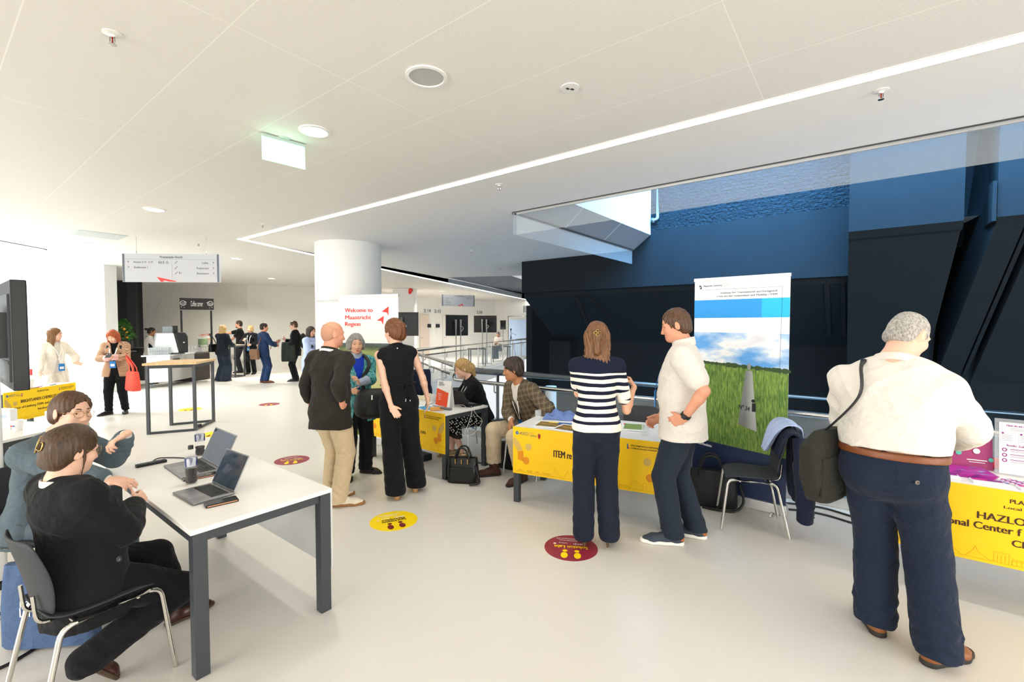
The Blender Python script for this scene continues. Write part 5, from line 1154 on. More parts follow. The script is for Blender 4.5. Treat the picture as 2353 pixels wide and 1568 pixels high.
# ================================================================= PEOPLE: implicit-surface bodies meshed with numpy
def smin(a, b, k): h = np.maximum(k - np.abs(a - b), 0) / k; return np.minimum(a, b) - h * h * k * .25
def smax(a, b, k): return -smin(-a, -b, k)
def A_(v): return np.array(v, dtype=np.float64)
class SDF:
    def __init__(s): s.ops = []
    def cone(s, a, b, ra, rb, k=.02, op='u'):
        a, b = A_(a), A_(b); r = max(ra, rb)
        s.ops.append((op, k, np.minimum(a, b) - r, np.maximum(a, b) + r, ('c', a, b, ra, rb))); return s
    def econe(s, a, b, X, wa, da, wb, db, k=.02, op='u'):
        a, b = A_(a), A_(b); r = max(wa, da, wb, db)
        s.ops.append((op, k, np.minimum(a, b) - r, np.maximum(a, b) + r, ('e', a, b, A_(X), wa, da, wb, db))); return s
    def ell(s, c, R, r, k=.02, op='u'):     # R: 3x3 array, columns are the axes
        c = A_(c); m = max(r)
        s.ops.append((op, k, c - m, c + m, ('l', c, A_(R), A_(r)))); return s
    def cut(s, n, c, k=.004):               # keep the side n.p <= n.c
        n = A_(n) / np.linalg.norm(n); s.ops.append(('i', k, None, None, ('p', n, float(n @ A_(c))))); return s
    def fold(s, fn): s.ops.append(('d', 0, None, None, fn)); return s
    def box_(s):
        lo = np.min([o[2] for o in s.ops if o[0] == 'u'], 0); hi = np.max([o[3] for o in s.ops if o[0] == 'u'], 0); return lo - .03, hi + .03
    @staticmethod
    def prim(q, P):
        t = q[0]
        if t == 'c':
            a, b, ra, rb = q[1:]; d = b - a; L = d @ d + 1e-12; h = np.clip((P - a) @ d / L, 0, 1)
            return np.linalg.norm(P - a - h[:, None] * d, axis=1) - (ra + (rb - ra) * h)
        if t == 'e':
            a, b, X, wa, da, wb, db = q[1:]; d = b - a; L = d @ d + 1e-12; ax = d / math.sqrt(L)
            X = X - ax * (X @ ax); X = X / (np.linalg.norm(X) + 1e-9); Y = np.cross(ax, X)
            h = np.clip((P - a) @ d / L, 0, 1); r = P - a - h[:, None] * d
            w = wa + (wb - wa) * h; e = da + (db - da) * h; m = np.minimum(w, e)
            return (np.sqrt((r @ X / w) ** 2 + (r @ Y / e) ** 2 + (r @ ax / m) ** 2) - 1) * m
        if t == 'l':
            c, R, r = q[1:]; l = (P - c) @ R; return (np.sqrt(((l / r) ** 2).sum(1)) - 1) * r.min()
        if t == 'p': return P @ q[1] - q[2]
    def ev(s, P, margin):
        d = np.full(len(P), .6)
        for op, k, lo, hi, q in s.ops:
            if op == 'd': d = d + q(P); continue
            if op == 'i': d = smax(d, s.prim(q, P), k); continue
            m = margin + k
            I = np.nonzero(((P > lo - m) & (P < hi + m)).all(1))[0]
            if not len(I): continue
            e = s.prim(q, P[I])
            d[I] = smin(d[I], e, k) if op == 'u' else smax(d[I], -e, k)
        return d
    def mesh(s, vox, n=8):
        lo, hi = s.box_(); B = vox * n
        nb = np.maximum(np.ceil((hi - lo) / B).astype(int), 1)
        g = np.stack(np.meshgrid(*[np.arange(x) for x in nb], indexing='ij'), -1).reshape(-1, 3)
        d = s.ev(lo + (g + .5) * B, B * 1.1)
        g = g[np.abs(d) < B * .95 + .012]
        o = np.stack(np.meshgrid(*[np.arange(n + 1)] * 3, indexing='ij'), -1).reshape(-1, 3)
        gi = g[:, None, :] * n + o[None]
        D_ = np.concatenate([s.ev((lo + ch.reshape(-1, 3) * vox), vox * 3) for ch in np.array_split(gi, max(1, len(gi) // 300))]).reshape(len(g), n + 1, n + 1, n + 1)
        c8 = [D_[:, i:n + i, j:n + j, k:n + k] for i in (0, 1) for j in (0, 1) for k in (0, 1)]
        cs = np.stack(c8, -1); neg = (cs < 0).sum(-1); act = (neg > 0) & (neg < 8)
        bi, i, j, k = np.nonzero(act); cv = cs[act]
        off = A_([(i_, j_, k_) for i_ in (0, 1) for j_ in (0, 1) for k_ in (0, 1)])
        acc = np.zeros((len(cv), 3)); cnt = np.zeros(len(cv))
        for a in range(8):
            for b in range(a + 1, 8):
                if np.abs(off[a] - off[b]).sum() != 1: continue
                va, vb = cv[:, a], cv[:, b]; m = (va < 0) != (vb < 0); t = va[m] / (va[m] - vb[m])
                acc[m] += off[a] + (off[b] - off[a]) * t[:, None]; cnt[m] += 1
        cell = g[bi] * n + np.stack([i, j, k], 1)
        vert = lo + (cell + acc / cnt[:, None]) * vox
        S = nb * n + 2; key = lambda c: (c[:, 0] * S[1] + c[:, 1]) * S[2] + c[:, 2]
        kk = key(cell); srt = np.argsort(kk); ks = kk[srt]; quads = []
        for ax in range(3):
            sl0 = [slice(None)] + [slice(0, n)] * 3; sl1 = list(sl0); sl1[ax + 1] = slice(1, n + 1)
            d0, d1 = D_[tuple(sl0)], D_[tuple(sl1)]; m = (d0 < 0) != (d1 < 0)
            bi, i, j, k = np.nonzero(m); p = g[bi] * n + np.stack([i, j, k], 1); flip = d0[m] > 0
            u, w = [(1, 2), (2, 0), (0, 1)][ax]; e1 = np.zeros(3, int); e1[u] = 1; e2 = np.zeros(3, int); e2[w] = 1
            q = np.stack([key(p - e1 - e2), key(p - e2), key(p), key(p - e1)], 1); q[flip] = q[flip][:, ::-1]
            quads.append(q)
        q = np.concatenate(quads); ix = np.searchsorted(ks, q); ix = np.minimum(ix, len(ks) - 1)
        ok = (ks[ix] == q).all(1); return vert.astype(np.float32), srt[ix[ok]].astype(np.int32)
JOBS = []
def job(sdf, vox, name, mats, parent, org, matfn=None, sub=None): JOBS.append((sdf, vox, name, mats, parent, A_(org), matfn, sub)); return len(JOBS) - 1
VOX = 1.0
def run_jobs():
    def w(j):
        try: return j[0].mesh(j[1] * VOX)
        except Exception as e: print('SDF fail', j[2], j[4].name, e); return None
    with ThreadPoolExecutor(4) as ex: res = list(ex.map(w, JOBS))
    made = {}
    for ji, ((sdf, vox, name, mats, parent, org, fn, sub), r) in enumerate(zip(JOBS, res)):
        if r is None or len(r[0]) == 0: print('empty', name, parent.name); continue
        v, q = r; me = bpy.data.meshes.new(name); nq = len(q)
        me.vertices.add(len(v)); me.vertices.foreach_set('co', (v - org).astype(np.float32).ravel())
        me.loops.add(nq * 4); me.loops.foreach_set('vertex_index', q.ravel())
        me.polygons.add(nq); me.polygons.foreach_set('loop_start', np.arange(0, nq * 4, 4, dtype=np.int32))
        mats = mats if isinstance(mats, (list, tuple)) else [mats]
        for m in mats: me.materials.append(m)
        if fn is not None: me.polygons.foreach_set('material_index', fn(v[q].mean(1)).astype(np.int32))
        me.update(calc_edges=True); me.validate(); me.shade_smooth()
        o = bpy.data.objects.new(name, me); COL.objects.link(o); o.parent = made.get(sub, parent); made[ji] = o
def wob(freq, amp, seed, direc=(0, 0, 1), warp=1.0):
    """cloth folds: bent ridges across `direc`, strong in patches and faint elsewhere"""
    r = np.random.RandomState(seed); d = A_(direc); d = d / np.linalg.norm(d); p = r.rand(10) * 6.28; dirs = r.randn(6, 3)
    def f(P):
        a = P @ d * freq + warp * (1.7 * np.sin(P @ dirs[0] * 8 + p[0]) + 1.1 * np.sin(P @ dirs[1] * 15 + p[1]))
        m = np.clip(.35 + .8 * np.sin(P @ dirs[2] * 6.5 + p[2]) * np.sin(P @ dirs[3] * 5 + p[3]), .05, 1.1)
        return -amp * m * ((1 - np.abs(np.sin(a * .5 + p[4]))) ** 2 * 2.2 - .5) + amp * .4 * np.sin(P @ dirs[4] * freq * .35 + p[5])
    return f
def Rz(a): c, s = math.cos(a), math.sin(a); return A_([[c, -s, 0], [s, c, 0], [0, 0, 1]])
def Rx(a): c, s = math.cos(a), math.sin(a); return A_([[1, 0, 0], [0, c, -s], [0, s, c]])
def Ry(a): c, s = math.cos(a), math.sin(a); return A_([[c, 0, s], [0, 1, 0], [-s, 0, c]])
def nrm(v): return v / (np.linalg.norm(v) + 1e-12)
def ik(a, t, l1, l2, pole):
    d = t - a; L = np.linalg.norm(d); mx = (l1 + l2) * .998
    if L > mx: t = a + d / L * mx; d = t - a; L = mx
    x = (l1 * l1 - l2 * l2 + L * L) / (2 * L); h = math.sqrt(max(l1 * l1 - x * x, 0)); n = d / L
    p = pole - n * (pole @ n); return a + n * x + nrm(p) * h, t
SKINS = {}
def skinmat(name, c, lip):
    if name not in SKINS:
        m = mat('skin_' + name, c, .48, noise=(35, .07), bump=(160, .06)); m.node_tree.nodes['Principled BSDF'].inputs['Subsurface Weight'].default_value = .0
        SKINS[name] = (m, mat('lips_' + name, lip, .45))
    return SKINS[name]
M_eye = mat('eye_white', 'E8E4E0', .2); M_iris = mat('eye_dark', '33271E', .2)
class Person:
    """local frame: x = own right, y = forward, z = up, metres; `face` = heading in degrees clockwise from +Y"""
    def __init__(s, label, base, face, h=1.75, w=1., belly=0., sex='m', vox=.007, skin=('fair', 'E3B196', 'B9685E'), pel=None, lean=0., side=0., twist=0., head=(0, 0, 0), hands=(None, None), elb=(None, None), feet=((-.1, 0, 0), (.1, 0, 0)), knees=((0, 1, .1), (0, 1, .1)),
                 hdir=(None, None), palm=(None, None), curl=(.35, .35), toe=(0, 0), neckf=.0, bust=0., tpitch=(0, 0), name='person', headsize=1., shw=1., shdrop=.016):
        s.h = h; s.s = h / 1.75; S = s.s; s.w = w; s.vox = vox; s.sex = sex; s.belly = belly; s.seed = int(abs(base[0] * 97 + base[1] * 31)) % 1000
        a = math.radians(face); s.r = A_((math.cos(a), -math.sin(a), 0)); s.f = A_((math.sin(a), math.cos(a), 0)); s.u = A_((0, 0, 1))
        s.base = A_((base[0], base[1], base[2] if len(base) > 2 else 0))
        s.root = thing(name, label, 'person', tuple(s.base)); s.M = np.stack([s.r, s.f, s.u], 1)
        s.skin = skinmat(*skin)
        pel = A_(pel if pel is not None else (0, 0, .94 * S)); s.pel = s.W(pel)
        La, Sa = math.radians(lean), math.radians(side)
        up = s.M @ (Ry(Sa) @ Rx(-La) @ A_((0, 0, 1))); lo = s.M @ (Ry(Sa * .6) @ Rx(-La * .6) @ A_((0, 0, 1))); s.up, s.lo = up, lo
        tw = math.radians(twist); s.X0 = s.r; s.X1 = s.M @ Rz(-tw * .5) @ A_((1, 0, 0)); s.X2 = s.M @ Rz(-tw) @ A_((1, 0, 0))
        s.F2 = nrm(np.cross(up, s.X2)); s.X2 = nrm(s.X2 - up * (s.X2 @ up))
        s.waist = s.pel + lo * .16 * S; s.rib = s.waist + (lo + up) * .5 * .13 * S; s.chest = s.rib + up * .11 * S; s.shl = s.chest + up * .085 * S; s.nb = s.shl + up * .055 * S + s.F2 * -.005
        fem = sex == 'f'; sw = (.160 if fem else .185) * S * (1 + (w - 1) * .6) * shw; s.sw = sw
        s.sh = [s.shl - s.X2 * sw - up * shdrop, s.shl + s.X2 * sw - up * shdrop]
        hy, hp, hr = [math.radians(x) for x in head]
        s.HR = s.M @ Rz(-hy) @ Rx(-hp) @ Ry(hr); hs = S ** .5 * headsize * (.97 if fem else 1.0); s.hs = hs
        s.skull = s.nb + up * .045 * S + s.f * (.012 + neckf); s.hc = s.skull + s.HR @ A_((0, .018, .115)) * hs
        s.hips = [s.pel - s.r * .085 * S * w ** .5 - s.u * .03 * S, s.pel + s.r * .085 * S * w ** .5 - s.u * .03 * S]
        l1, l2 = .285 * S, .25 * S; s.el, s.wr, s.hd, s.pn = [], [], [], []
        for i, sg in enumerate((-1, 1)):
            if hands[i] is None: t = s.sh[i] + s.X2 * sg * .07 * S - s.u * .51 * S + s.f * .06 * S
            else: t = A_(hands[i][1:]) if hands[i][0] == 'W' else s.W(hands[i])
            pole = s.M @ A_(elb[i] if elb[i] is not None and elb[i][0] != 'E' else (sg * .5, -1, -.2))
            e, t = ik(s.sh[i], t, l1, l2, pole)
            if elb[i] is not None and elb[i][0] == 'E': e = s.W(elb[i][1:]); t = s.W(hands[i])
            s.el.append(e); s.wr.append(t)
            s.hd.append(nrm(s.M @ A_(hdir[i])) if hdir[i] is not None else nrm(t - e))
            p = s.M @ A_(palm[i]) if palm[i] is not None else -s.X2 * sg
            s.pn.append(nrm(p - s.hd[i] * (p @ s.hd[i])))
        s.curl = curl; s.kn, s.an, s.toe = [], [], []
        for i in (0, 1):
            ft = feet[i]; t = s.W((ft[0], ft[1], 0)) ; t[2] = s.base[2] * 0 + ft[2] + .085 * S
            k, t = ik(s.hips[i], t, .43 * S, .42 * S, s.M @ A_(knees[i])); s.kn.append(k); s.an.append(t)
            ta = math.radians(toe[i]); tp = math.radians(tpitch[i]); s.toe.append(s.M @ A_((math.sin(ta) * math.cos(tp), math.cos(ta) * math.cos(tp), -math.sin(tp))))
        s.bust = bust; s.has = dict(legs=True); s.garms = []
    def W(s, p): return s.base + s.M @ A_(p)
    def HP(s, p): return s.hc + s.HR @ A_(p) * s.hs
    # ---- limbs
    def torso(s, g, off=0., k=.03, hem=None, hemw=(1., 1.), chestk=1.):
        S, w = s.s, s.w; fem = s.sex == 'f'; b = s.belly; f2 = s.F2
        st = [(s.pel - s.lo * .02 * S, s.X0, (.170 if fem else .165) * w, .112 * (1 + b)), (s.waist, s.X1, (.132 if fem else .150) * (w + b * .35), .098 * (1 + b * 1.9)), (s.rib, s.X1, (.140 if fem else .160) * (w + b * .2), .104 * (1 + b * 1.2)),
              (s.chest, s.X2, (.152 if fem else .172) * w * chestk, .108 * (1 + b * .45)), (s.shl - s.up * .015, s.X2, (.135 if fem else .150) * w, .080 * (1 + b * .3))]
        st = [(p + f2 * (b * .07 if i in (1, 2) else 0), X, W * S + off, D_ * S + off) for i, (p, X, W, D_) in enumerate(st)]
        if hem is not None and hem > .03:
            p = s.pel - s.lo * hem * S; st.insert(0, (p, s.X0, st[0][2] * hemw[0], st[0][3] * hemw[1]))
        for (p, X, a, b_), (q, X2, c, d) in zip(st, st[1:]): g.econe(p, q, X, a, b_, c, d, k)
        for i, sg in ((0, -1), (1, 1)):
            g.cone(s.shl + s.up * .012 + s.X2 * sg * .05 * S, s.sh[i] + s.up * .004, .062 * S + off * .9, .056 * S + off * .9, k)
        if s.bust:
            for sg in (-1, 1): g.ell(s.chest - s.up * .03 + s.X2 * sg * .068 * S + f2 * .078 * S, s.M, [x * S + off for x in (.062, .058, .06)], .03)
        return g
    def arm(s, g, i, off=0., f0=0., f1=1., k=.02, wide=1.):
        S = s.s; q = (.88 if s.sex == 'f' else 1.) * s.w ** .6; sh, e, w = s.sh[i], s.el[i], s.wr[i]
        r = [.054 * q * S, .046 * q * S, .041 * q * S, .043 * q * S, .028 * q * S]
        up = lambda t: sh + (e - sh) * t; lo = lambda t: e + (w - e) * t
        pts = [(sh, r[0]), (up(.5), r[1]), (e, r[2]), (lo(.25), r[3]), (w, r[4])]; T = [0, .265, .53, .65, 1.]
        for j in range(4):
            if T[j] >= f1: break
            (p, a), (p2, b) = pts[j], pts[j + 1]
            if T[j + 1] > f1: t = (f1 - T[j]) / (T[j + 1] - T[j]); p2 = p + (p2 - p) * t; b = a + (b - a) * t
            g.cone(p, p2, a * (wide if j else .5 + wide * .5) + off, b * wide + off, k if j else max(k, .03))
        return g
    def endcut(s, g, i, f1):                # plane cut across the sleeve end (only for sleeves meshed alone)
        sh, e, w = s.sh[i], s.el[i], s.wr[i]
        if f1 <= .53: p = sh + (e - sh) * f1 / .53; n = e - sh
        else: p = e + (w - e) * (f1 - .53) / .47; n = w - e
        return g.cut(n, p)
    def legs(s, g, off=0., zend=None, knee=None, hem=None, k=.03, which=(0, 1), thigh=1.):
        S, w = s.s, s.w; q = w ** .7
        for i in which:
            h, kn, an = s.hips[i], s.kn[i], s.an[i]
            rt, rk, rc, ra = .088 * S * q * thigh + off, (knee or .058 * S) + off, .055 * S + off, .038 * S + off
            if hem: rc = (rk + hem) / 2; ra = hem
            c = kn + (an - kn) * .35 - nrm(np.cross(s.r, an - kn)) * -.0
            end = an
            if zend is not None: t = min(1.15, max(.1, (kn[2] - zend) / max(1e-6, kn[2] - an[2]))) if abs(kn[2] - an[2]) > .15 else 1.; end = kn + (an - kn) * t
            g.cone(h, h + (kn - h) * .5, rt, (rt + rk) * .52, max(k, .026)); g.cone(h + (kn - h) * .5, kn, (rt + rk) * .52, rk, k)
            g.cone(kn, kn + (an - kn) * .35, rk, rc, k); g.cone(kn + (an - kn) * .35, end, rc, ra, k)
        return g
    def hand(s, g, i):
        S = s.s * (.92 if s.sex == 'f' else 1.); w, d, n = s.wr[i], s.hd[i], s.pn[i]; t = nrm(np.cross(d, n) if i == 1 else np.cross(n, d)); c = s.curl[i]; k = .007
        g.econe(w - d * .01, w + d * .035 * S, t, .027 * S, .019 * S, .036 * S, .016 * S, .015)
        g.econe(w + d * .035 * S, w + d * .088 * S, t, .037 * S, .016 * S, .039 * S, .012 * S, .012)
        for j, (x, L) in enumerate(((.029, .070), (.010, .078), (-.010, .073), (-.028, .058))):
            p = w + d * (.090 - .004 * abs(j - 1)) * S + t * x * S; th = .0; r = .0088 * S; dd0 = nrm(d + t * x * 2.2)
            cj = c * (1 + .12 * j)
            for m, (fr, cu) in enumerate(((.45, .75), (.31, 1.0), (.24, .7))):
                th += cj * cu * 1.25; dd = dd0 * math.cos(th) + n * math.sin(th); q = p + dd * L * fr * S
                g.cone(p, q, r, r * .92, k); p = q; r *= .92
        p = w + d * .028 * S + t * .024 * S; dd = nrm(d * .72 + t * (.75 - .3 * c) + n * (.25 + .35 * c)); q = p + dd * .042 * S
        g.cone(p, q, .0145 * S, .0105 * S, .012); dd = nrm(dd + d * .5 * (1 - c * .4) + n * .35 * c); g.cone(q, q + dd * .045 * S, .0102 * S, .0082 * S, .007)
    def head_(s, g):
        H, R, z = s.HP, s.HR, s.hs; fem = s.sex == 'f'; E = lambda c, r, k=.02, op='u', R_=None: g.ell(H(c), R if R_ is None else R_, [x * z for x in r], k * z, op)
        E((0, -.014, .038), (.0755, .097, .088), .03); E((0, .022, -.025), (.060 if fem else .064, .068, .088), .03)
        E((0, .062, -.088), (.026 if fem else .032, .026, .024), .03); E((0, .02, -.065), (.052 if fem else .058, .05, .045), .03)
        for sg in (-1, 1):
            E((sg * .038, .064, -.022), (.024, .022, .026), .02); E((sg * .032, .088, .008), (.019, .014, .0115), .010, 's')
            E((sg * .032, .0705, .0155), (.017, .0095, .0055), .006); E((sg * .032, .069, -.0035), (.016, .0085, .005), .006)
            E((sg * .029, .0775, .030), (.022, .009, .007), .012)
            Ra = R @ Rz(-sg * .35); E((sg * .084, -.014, .0), (.010, .021, .034), .008, 'u', Ra); E((sg * .094, -.007, .004), (.007, .011, .019), .005, 's', Ra)
            E((sg * .011, .094, -.036), (.008, .010, .007), .006)
        g.cone(H((0, .082, .014)), H((0, .104, -.031)), .0075 * z, .0115 * z, .012 * z)
        E((0, .084, -.064), (.022, .009, .006), .006); E((0, .082, -.0745), (.019, .009, .0065), .006); g.cone(H((-.02, .0935, -.0695)), H((.02, .0935, -.0695)), .002, .002, .004, 's')
        q = (.047 if fem else .055) * s.s ** .5 * (1 + (s.w - 1) * .6); nb = s.nb - s.up * .01
        g.cone(nb, H((0, -.022, -.03)), q * 1.1, q * .98, .03); g.cone(nb - s.up * .03, nb + s.up * .02, q * 1.4, q * 1.1, .03)
    def bare(s, legs_off=-.026, torso_off=-.016, arm_off=-.004, arm_bare=(0., 0.), hide_legs=False, legs=True, feetbare=False):
        g = SDF(); s.torso(g, torso_off); s.arm(g, 0, arm_off); s.arm(g, 1, arm_off)
        if legs: s.legs(g, legs_off)
        s.head_(g); s.hand(g, 0); s.hand(g, 1)
        if feetbare:
            for i in (0, 1): g.cone(s.an[i], s.an[i] - s.u * .04, .035 * s.s, .034 * s.s, .02)
        hc, HR, hs = s.hc, s.HR, s.hs
        def fn(c):
            l = (c - hc) @ HR / hs; return ((np.abs(l[:, 0]) < .021 - 1.0 * np.abs(l[:, 2] + .0695)) & (np.abs(l[:, 2] + .0695) < .0085) & (l[:, 1] > .072)).astype(int)
        job(g, s.vox, 'body', list(s.skin), s.root, s.base, fn); return s
    def eyes(s, brow, iris=None):
        for sg in (-1, 1):
            mb = MB(); mb.m(0).ell(s.HP((sg * .032, .0655, .0065)), .0122 * s.hs, M=Matrix(s.HR.tolist()), n=14, m=10)
            mb.m(1).ell(s.HP((sg * .032, .0745, .0065)), (.0062 * s.hs, .0042 * s.hs, .0062 * s.hs), M=Matrix(s.HR.tolist()), n=10, m=6)
            mb.build('eye', [M_eye, iris or M_iris], s.root, smooth=180, org=s.base)
            pts = [s.HP(p) for p in ((sg * .014, .0865, .030), (sg * .030, .0855, .036), (sg * .049, .072, .030))]
            MB().tube(spline([Vector(p) for p in pts], 5), [.002] + [.0042] * 8 + [.0018] * 2, 6).build('eyebrow', brow, s.root, smooth=180, org=s.base)
        return s
    # ---- hair
    def hair(s, m, style='short', vol=0., noise=(.003, 70), front=.072, length=.25, extra=None, nape=-.075, name='hair', side=0.):
        g = SDF(); H, R, z = s.HP, s.HR, s.hs; E = lambda c, r, k=.02, op='u': g.ell(H(c), R, [x * z for x in r], k * z, op)
        E((0, -.018, .042), (.081 + vol, .102 + vol, .093 + vol), .02)
        if style in ('short', 'balding', 'bun', 'updo'): E((0, -.045, -.005), (.078 + vol * .6, .068 + vol * .5, .075), .03)
        if style in ('bob', 'long', 'half'):
            L = length
            g.econe(H((0, -.045, .02)), H((0, -.06, -L)), s.HR @ A_((1, 0, 0)), .088 * z + vol, .060 * z, .082 * z + vol + side, .035 * z, .04)
            if style != 'half':
                for sg in (-1, 1): g.econe(H((sg * .074, .0, .03)), H((sg * (.083 + side), .012, -L * .92)), s.HR @ A_((0, 1, 0)), .045 * z, .022 * z + vol * .5, .036 * z, .018 * z, .03)
        face = [((0, .075, -.055), (.064, .075, .118)), ((0, .105, .03), (.060, .05, front - .03))]
        for c, r in face: g.ell(H(c), R, [x * z for x in r], .012 * z, 's')
        if style in ('short', 'balding', 'bun', 'updo'):
            bn = style in ('bun', 'updo')
            g.cut(s.HR @ A_((0, .62, -.78)), H((0, .014 if bn else .010, -.022)), .010)          # behind the line from forehead to ear
            if style != 'balding': E((0, -.066, -.045), (.066 + vol * .5, .046, .055 if bn else .042), .025)
            g.cut(s.HR @ A_((0, 0, -1)), H((0, 0, nape)), .01)
        if style == 'balding': g.cut(s.HR @ A_((0, .25, 1)), H((0, 0, .075)), .02)
        if style == 'short':
            for sg in (-1, 1): E((sg * .071, .026, .018), (.007, .011, .026), .010)
        if extra: extra(g, H, R, z)
        amp, fr = noise; hc, HR = s.hc, s.HR; rs = np.random.RandomState(s.seed); ph = rs.rand(6) * 6
        def strands(P):
            l = (P - hc) @ HR / z; a = np.arctan2(l[:, 0], -l[:, 1] + .02) * .09; r = l[:, 2]
            return amp * (np.sin(a * fr * 4.2 + 1.8 * np.sin(r * 22 + ph[0]) + ph[1]) * .5 + np.sin(l[:, 0] * fr * 2.6 + l[:, 1] * fr * 1.8 + r * fr * .9 + 1.5 * np.sin(r * 31 + ph[4]) + ph[2]) * .4 + .55 * np.sin(l[:, 0] * 37 + r * 29 + l[:, 1] * 23 + ph[3]))
        g.fold(strands); job(g, min(s.vox, .006), name, m, s.root, s.base); return s
    # ---- clothes
    def top(s, m, name='shirt', off=.012, sleeve=.95, hem=.10, hemw=(1.04, 1.06), folds=.0035, vneck=None, wide=1.1, fr=34, neckcut=.026, sl_name=None, sleeves=(True, True), hemtilt=0., cuff=None, split=None):
        g = SDF(); s.torso(g, off, hem=hem, hemw=hemw)
        g.cone(s.nb - s.up * .01, s.nb + s.up * .02, .068 * s.s, .06 * s.s, .02)
        if hem > .0:
            for sg in (-1, 1): g.ell(s.pel + s.r * sg * .075 * s.s * s.w - s.f * .045 * s.s - s.u * .045 * s.s, s.M, [x * s.s * s.w ** .7 + off + .012 for x in (.082, .075, .085)], .04)
            g.econe(s.pel - s.lo * hem * s.s, s.pel + s.lo * .06 * s.s, s.X0, .168 * s.w * s.s + off + .012, .112 * (1 + s.belly * .8) * s.s + off + .012, .155 * (s.w + s.belly * .2) * s.s + off, .108 * (1 + s.belly) * s.s + off, .03)
        g.cut(-s.lo + s.f * hemtilt, s.pel - s.lo * (hem - .005) * s.s)
        n = s.up + s.F2 * .35; g.cut(n, s.nb + s.up * (neckcut + .012), .006)
        if vneck:                            # open front: a wedge between the lapels
            dp, wd_, bot = vneck; c = s.nb + s.F2 * .07 + s.up * .0; e = s.nb - s.up * dp + s.F2 * (.16 + s.belly * .1)
            g.econe(c, e, s.X2, wd_, .11, .006, .09, .006, 's')
            if bot: e2 = s.pel - s.lo * hem * 1.1 * s.s + s.f * (.17 + s.belly * .1); g.econe(e, e2, s.X0, .006, .08, bot, .10, .006, 's')
        for i in (0, 1):
            if sleeve > 0 and sleeves[i]: s.arm(g, i, off * .8, f1=sleeve, wide=wide, k=.012)
        if sleeve == 0:
            for i, sg in ((0, -1), (1, 1)): g.cone(s.sh[i] + s.X2 * sg * .055 - s.u * .3, s.sh[i] + s.X2 * sg * .04 + s.u * .12, .048, .048, .01, 's')
        if folds:
            g.fold(wob(fr, folds, s.seed + 1, s.lo + s.X0 * .5)); g.fold(wob(fr * 1.9, folds * .45, s.seed + 2, s.lo - s.X0 * .8))
        job(g, s.vox, name, m, s.root, s.base)
        if cuff:                             # a band of another colour at the sleeve ends
            for i in (0, 1):
                if not sleeves[i]: continue
                f0, f1, m2, nm = cuff; at = lambda f: s.sh[i] + (s.el[i] - s.sh[i]) * f / .53 if f <= .53 else s.el[i] + (s.wr[i] - s.el[i]) * (f - .53) / .47
                q = (.88 if s.sex == 'f' else 1.) * s.w ** .6; r = lambda f: np.interp(f, [0, .265, .53, .65, 1], [.054, .046, .041, .043, .028]) * q * s.s * wide + off * .8 + .003
                c = SDF(); c.cone(at(f0), at(f1), r(f0), r(f1)); d_ = at(f1) - at(f0); c.cut(-d_, at(f0)); c.cut(d_, at(f1)); job(c, s.vox, nm, m2, s.root, s.base)
        return s
    def collar(s, m, r=.062, h=.035, name='collar', tilt=.30, thick=.011, up0=-.012):
        g = SDF(); c = s.nb + s.up * up0 + s.F2 * .004; q = r * s.s ** .5 * (1 + (s.w - 1) * .7)
        ax = nrm(s.up + s.F2 * .12)
        g.cone(c - ax * .02, c + ax * (h + .02), q * 1.12 + thick, q + thick, .01); g.cone(c - ax * .05, c + ax * (h + .06), q * 1.12, q * .98, .006, 's')
        g.cut(ax - s.F2 * -tilt * .6, c + ax * h); g.cut(-ax + s.F2 * -tilt, c - ax * .012)
        job(g, min(s.vox, .0045), name, m, s.root, s.base); return s
    def pants(s, m, name='trousers', off=.012, knee=.075, hem=.085, zend=.04, rise=.10, folds=.004, fr=30, thigh=1.08, k=.03, cutz=None, seat=1.):
        g = SDF(); S, w = s.s, s.w; fem = s.sex == 'f'
        a, b = (.170 if fem else .165) * w * S + off, .112 * (1 + s.belly * .8) * S + off
        g.econe(s.pel - s.lo * .03 * S, s.pel + s.lo * rise * S, s.X0, a, b, ((.138 if fem else .155) * (w + s.belly * .2)) * S + off, .105 * (1 + s.belly) * S + off * .8, .03)
        for i, sg in ((0, -1), (1, 1)): g.ell(s.pel + s.r * sg * .075 * S * w - s.f * .045 * S - s.u * .045 * S, s.M, [x * S * w ** .7 * seat + off for x in (.082, .075, .085)], .06)
        s.legs(g, off * .7, zend, knee * S, hem * S, .012, thigh=thigh)
        nn = s.lo if s.pel[2] > .75 else s.u - s.f * .55
        g.cut(nn, s.pel + s.lo * rise * S); g.cut(-s.u, A_((0, 0, (zend if zend is not None else .03) + .0)))
        if folds:
            kn = np.mean(s.kn, 0); g.fold(wob(fr, folds * .55, s.seed + 5, (0.5, .3, .6), 1.6))
            an = s.an[0][2]
            def low(P): return folds * .8 * np.sin(P[:, 2] * 75 + 3.5 * np.sin(P[:, 0] * 21 + P[:, 1] * 17)) * np.exp(-((P[:, 2] - an - .06) / .09) ** 2)
            g.fold(low)
        job(g, s.vox, name, m, s.root, s.base); return s
    def belt(s, m, z0=.075, h=.04, off=.022, name='belt'):
        g = SDF(); S, w = s.s, s.w
        g.econe(s.pel + s.lo * (z0 - .05) * S, s.pel + s.lo * (z0 + .1) * S, s.X0, (.160 * (w + s.belly * .1)) * S + off, .11 * (1 + s.belly * .95) * S + off, (.157 * (w + s.belly * .2)) * S + off, .107 * (1 + s.belly) * S + off, .02)
        g.cut(s.lo, s.pel + s.lo * (z0 + h) * S); g.cut(-s.lo, s.pel + s.lo * z0 * S); job(g, s.vox, name, m, s.root, s.base); return s
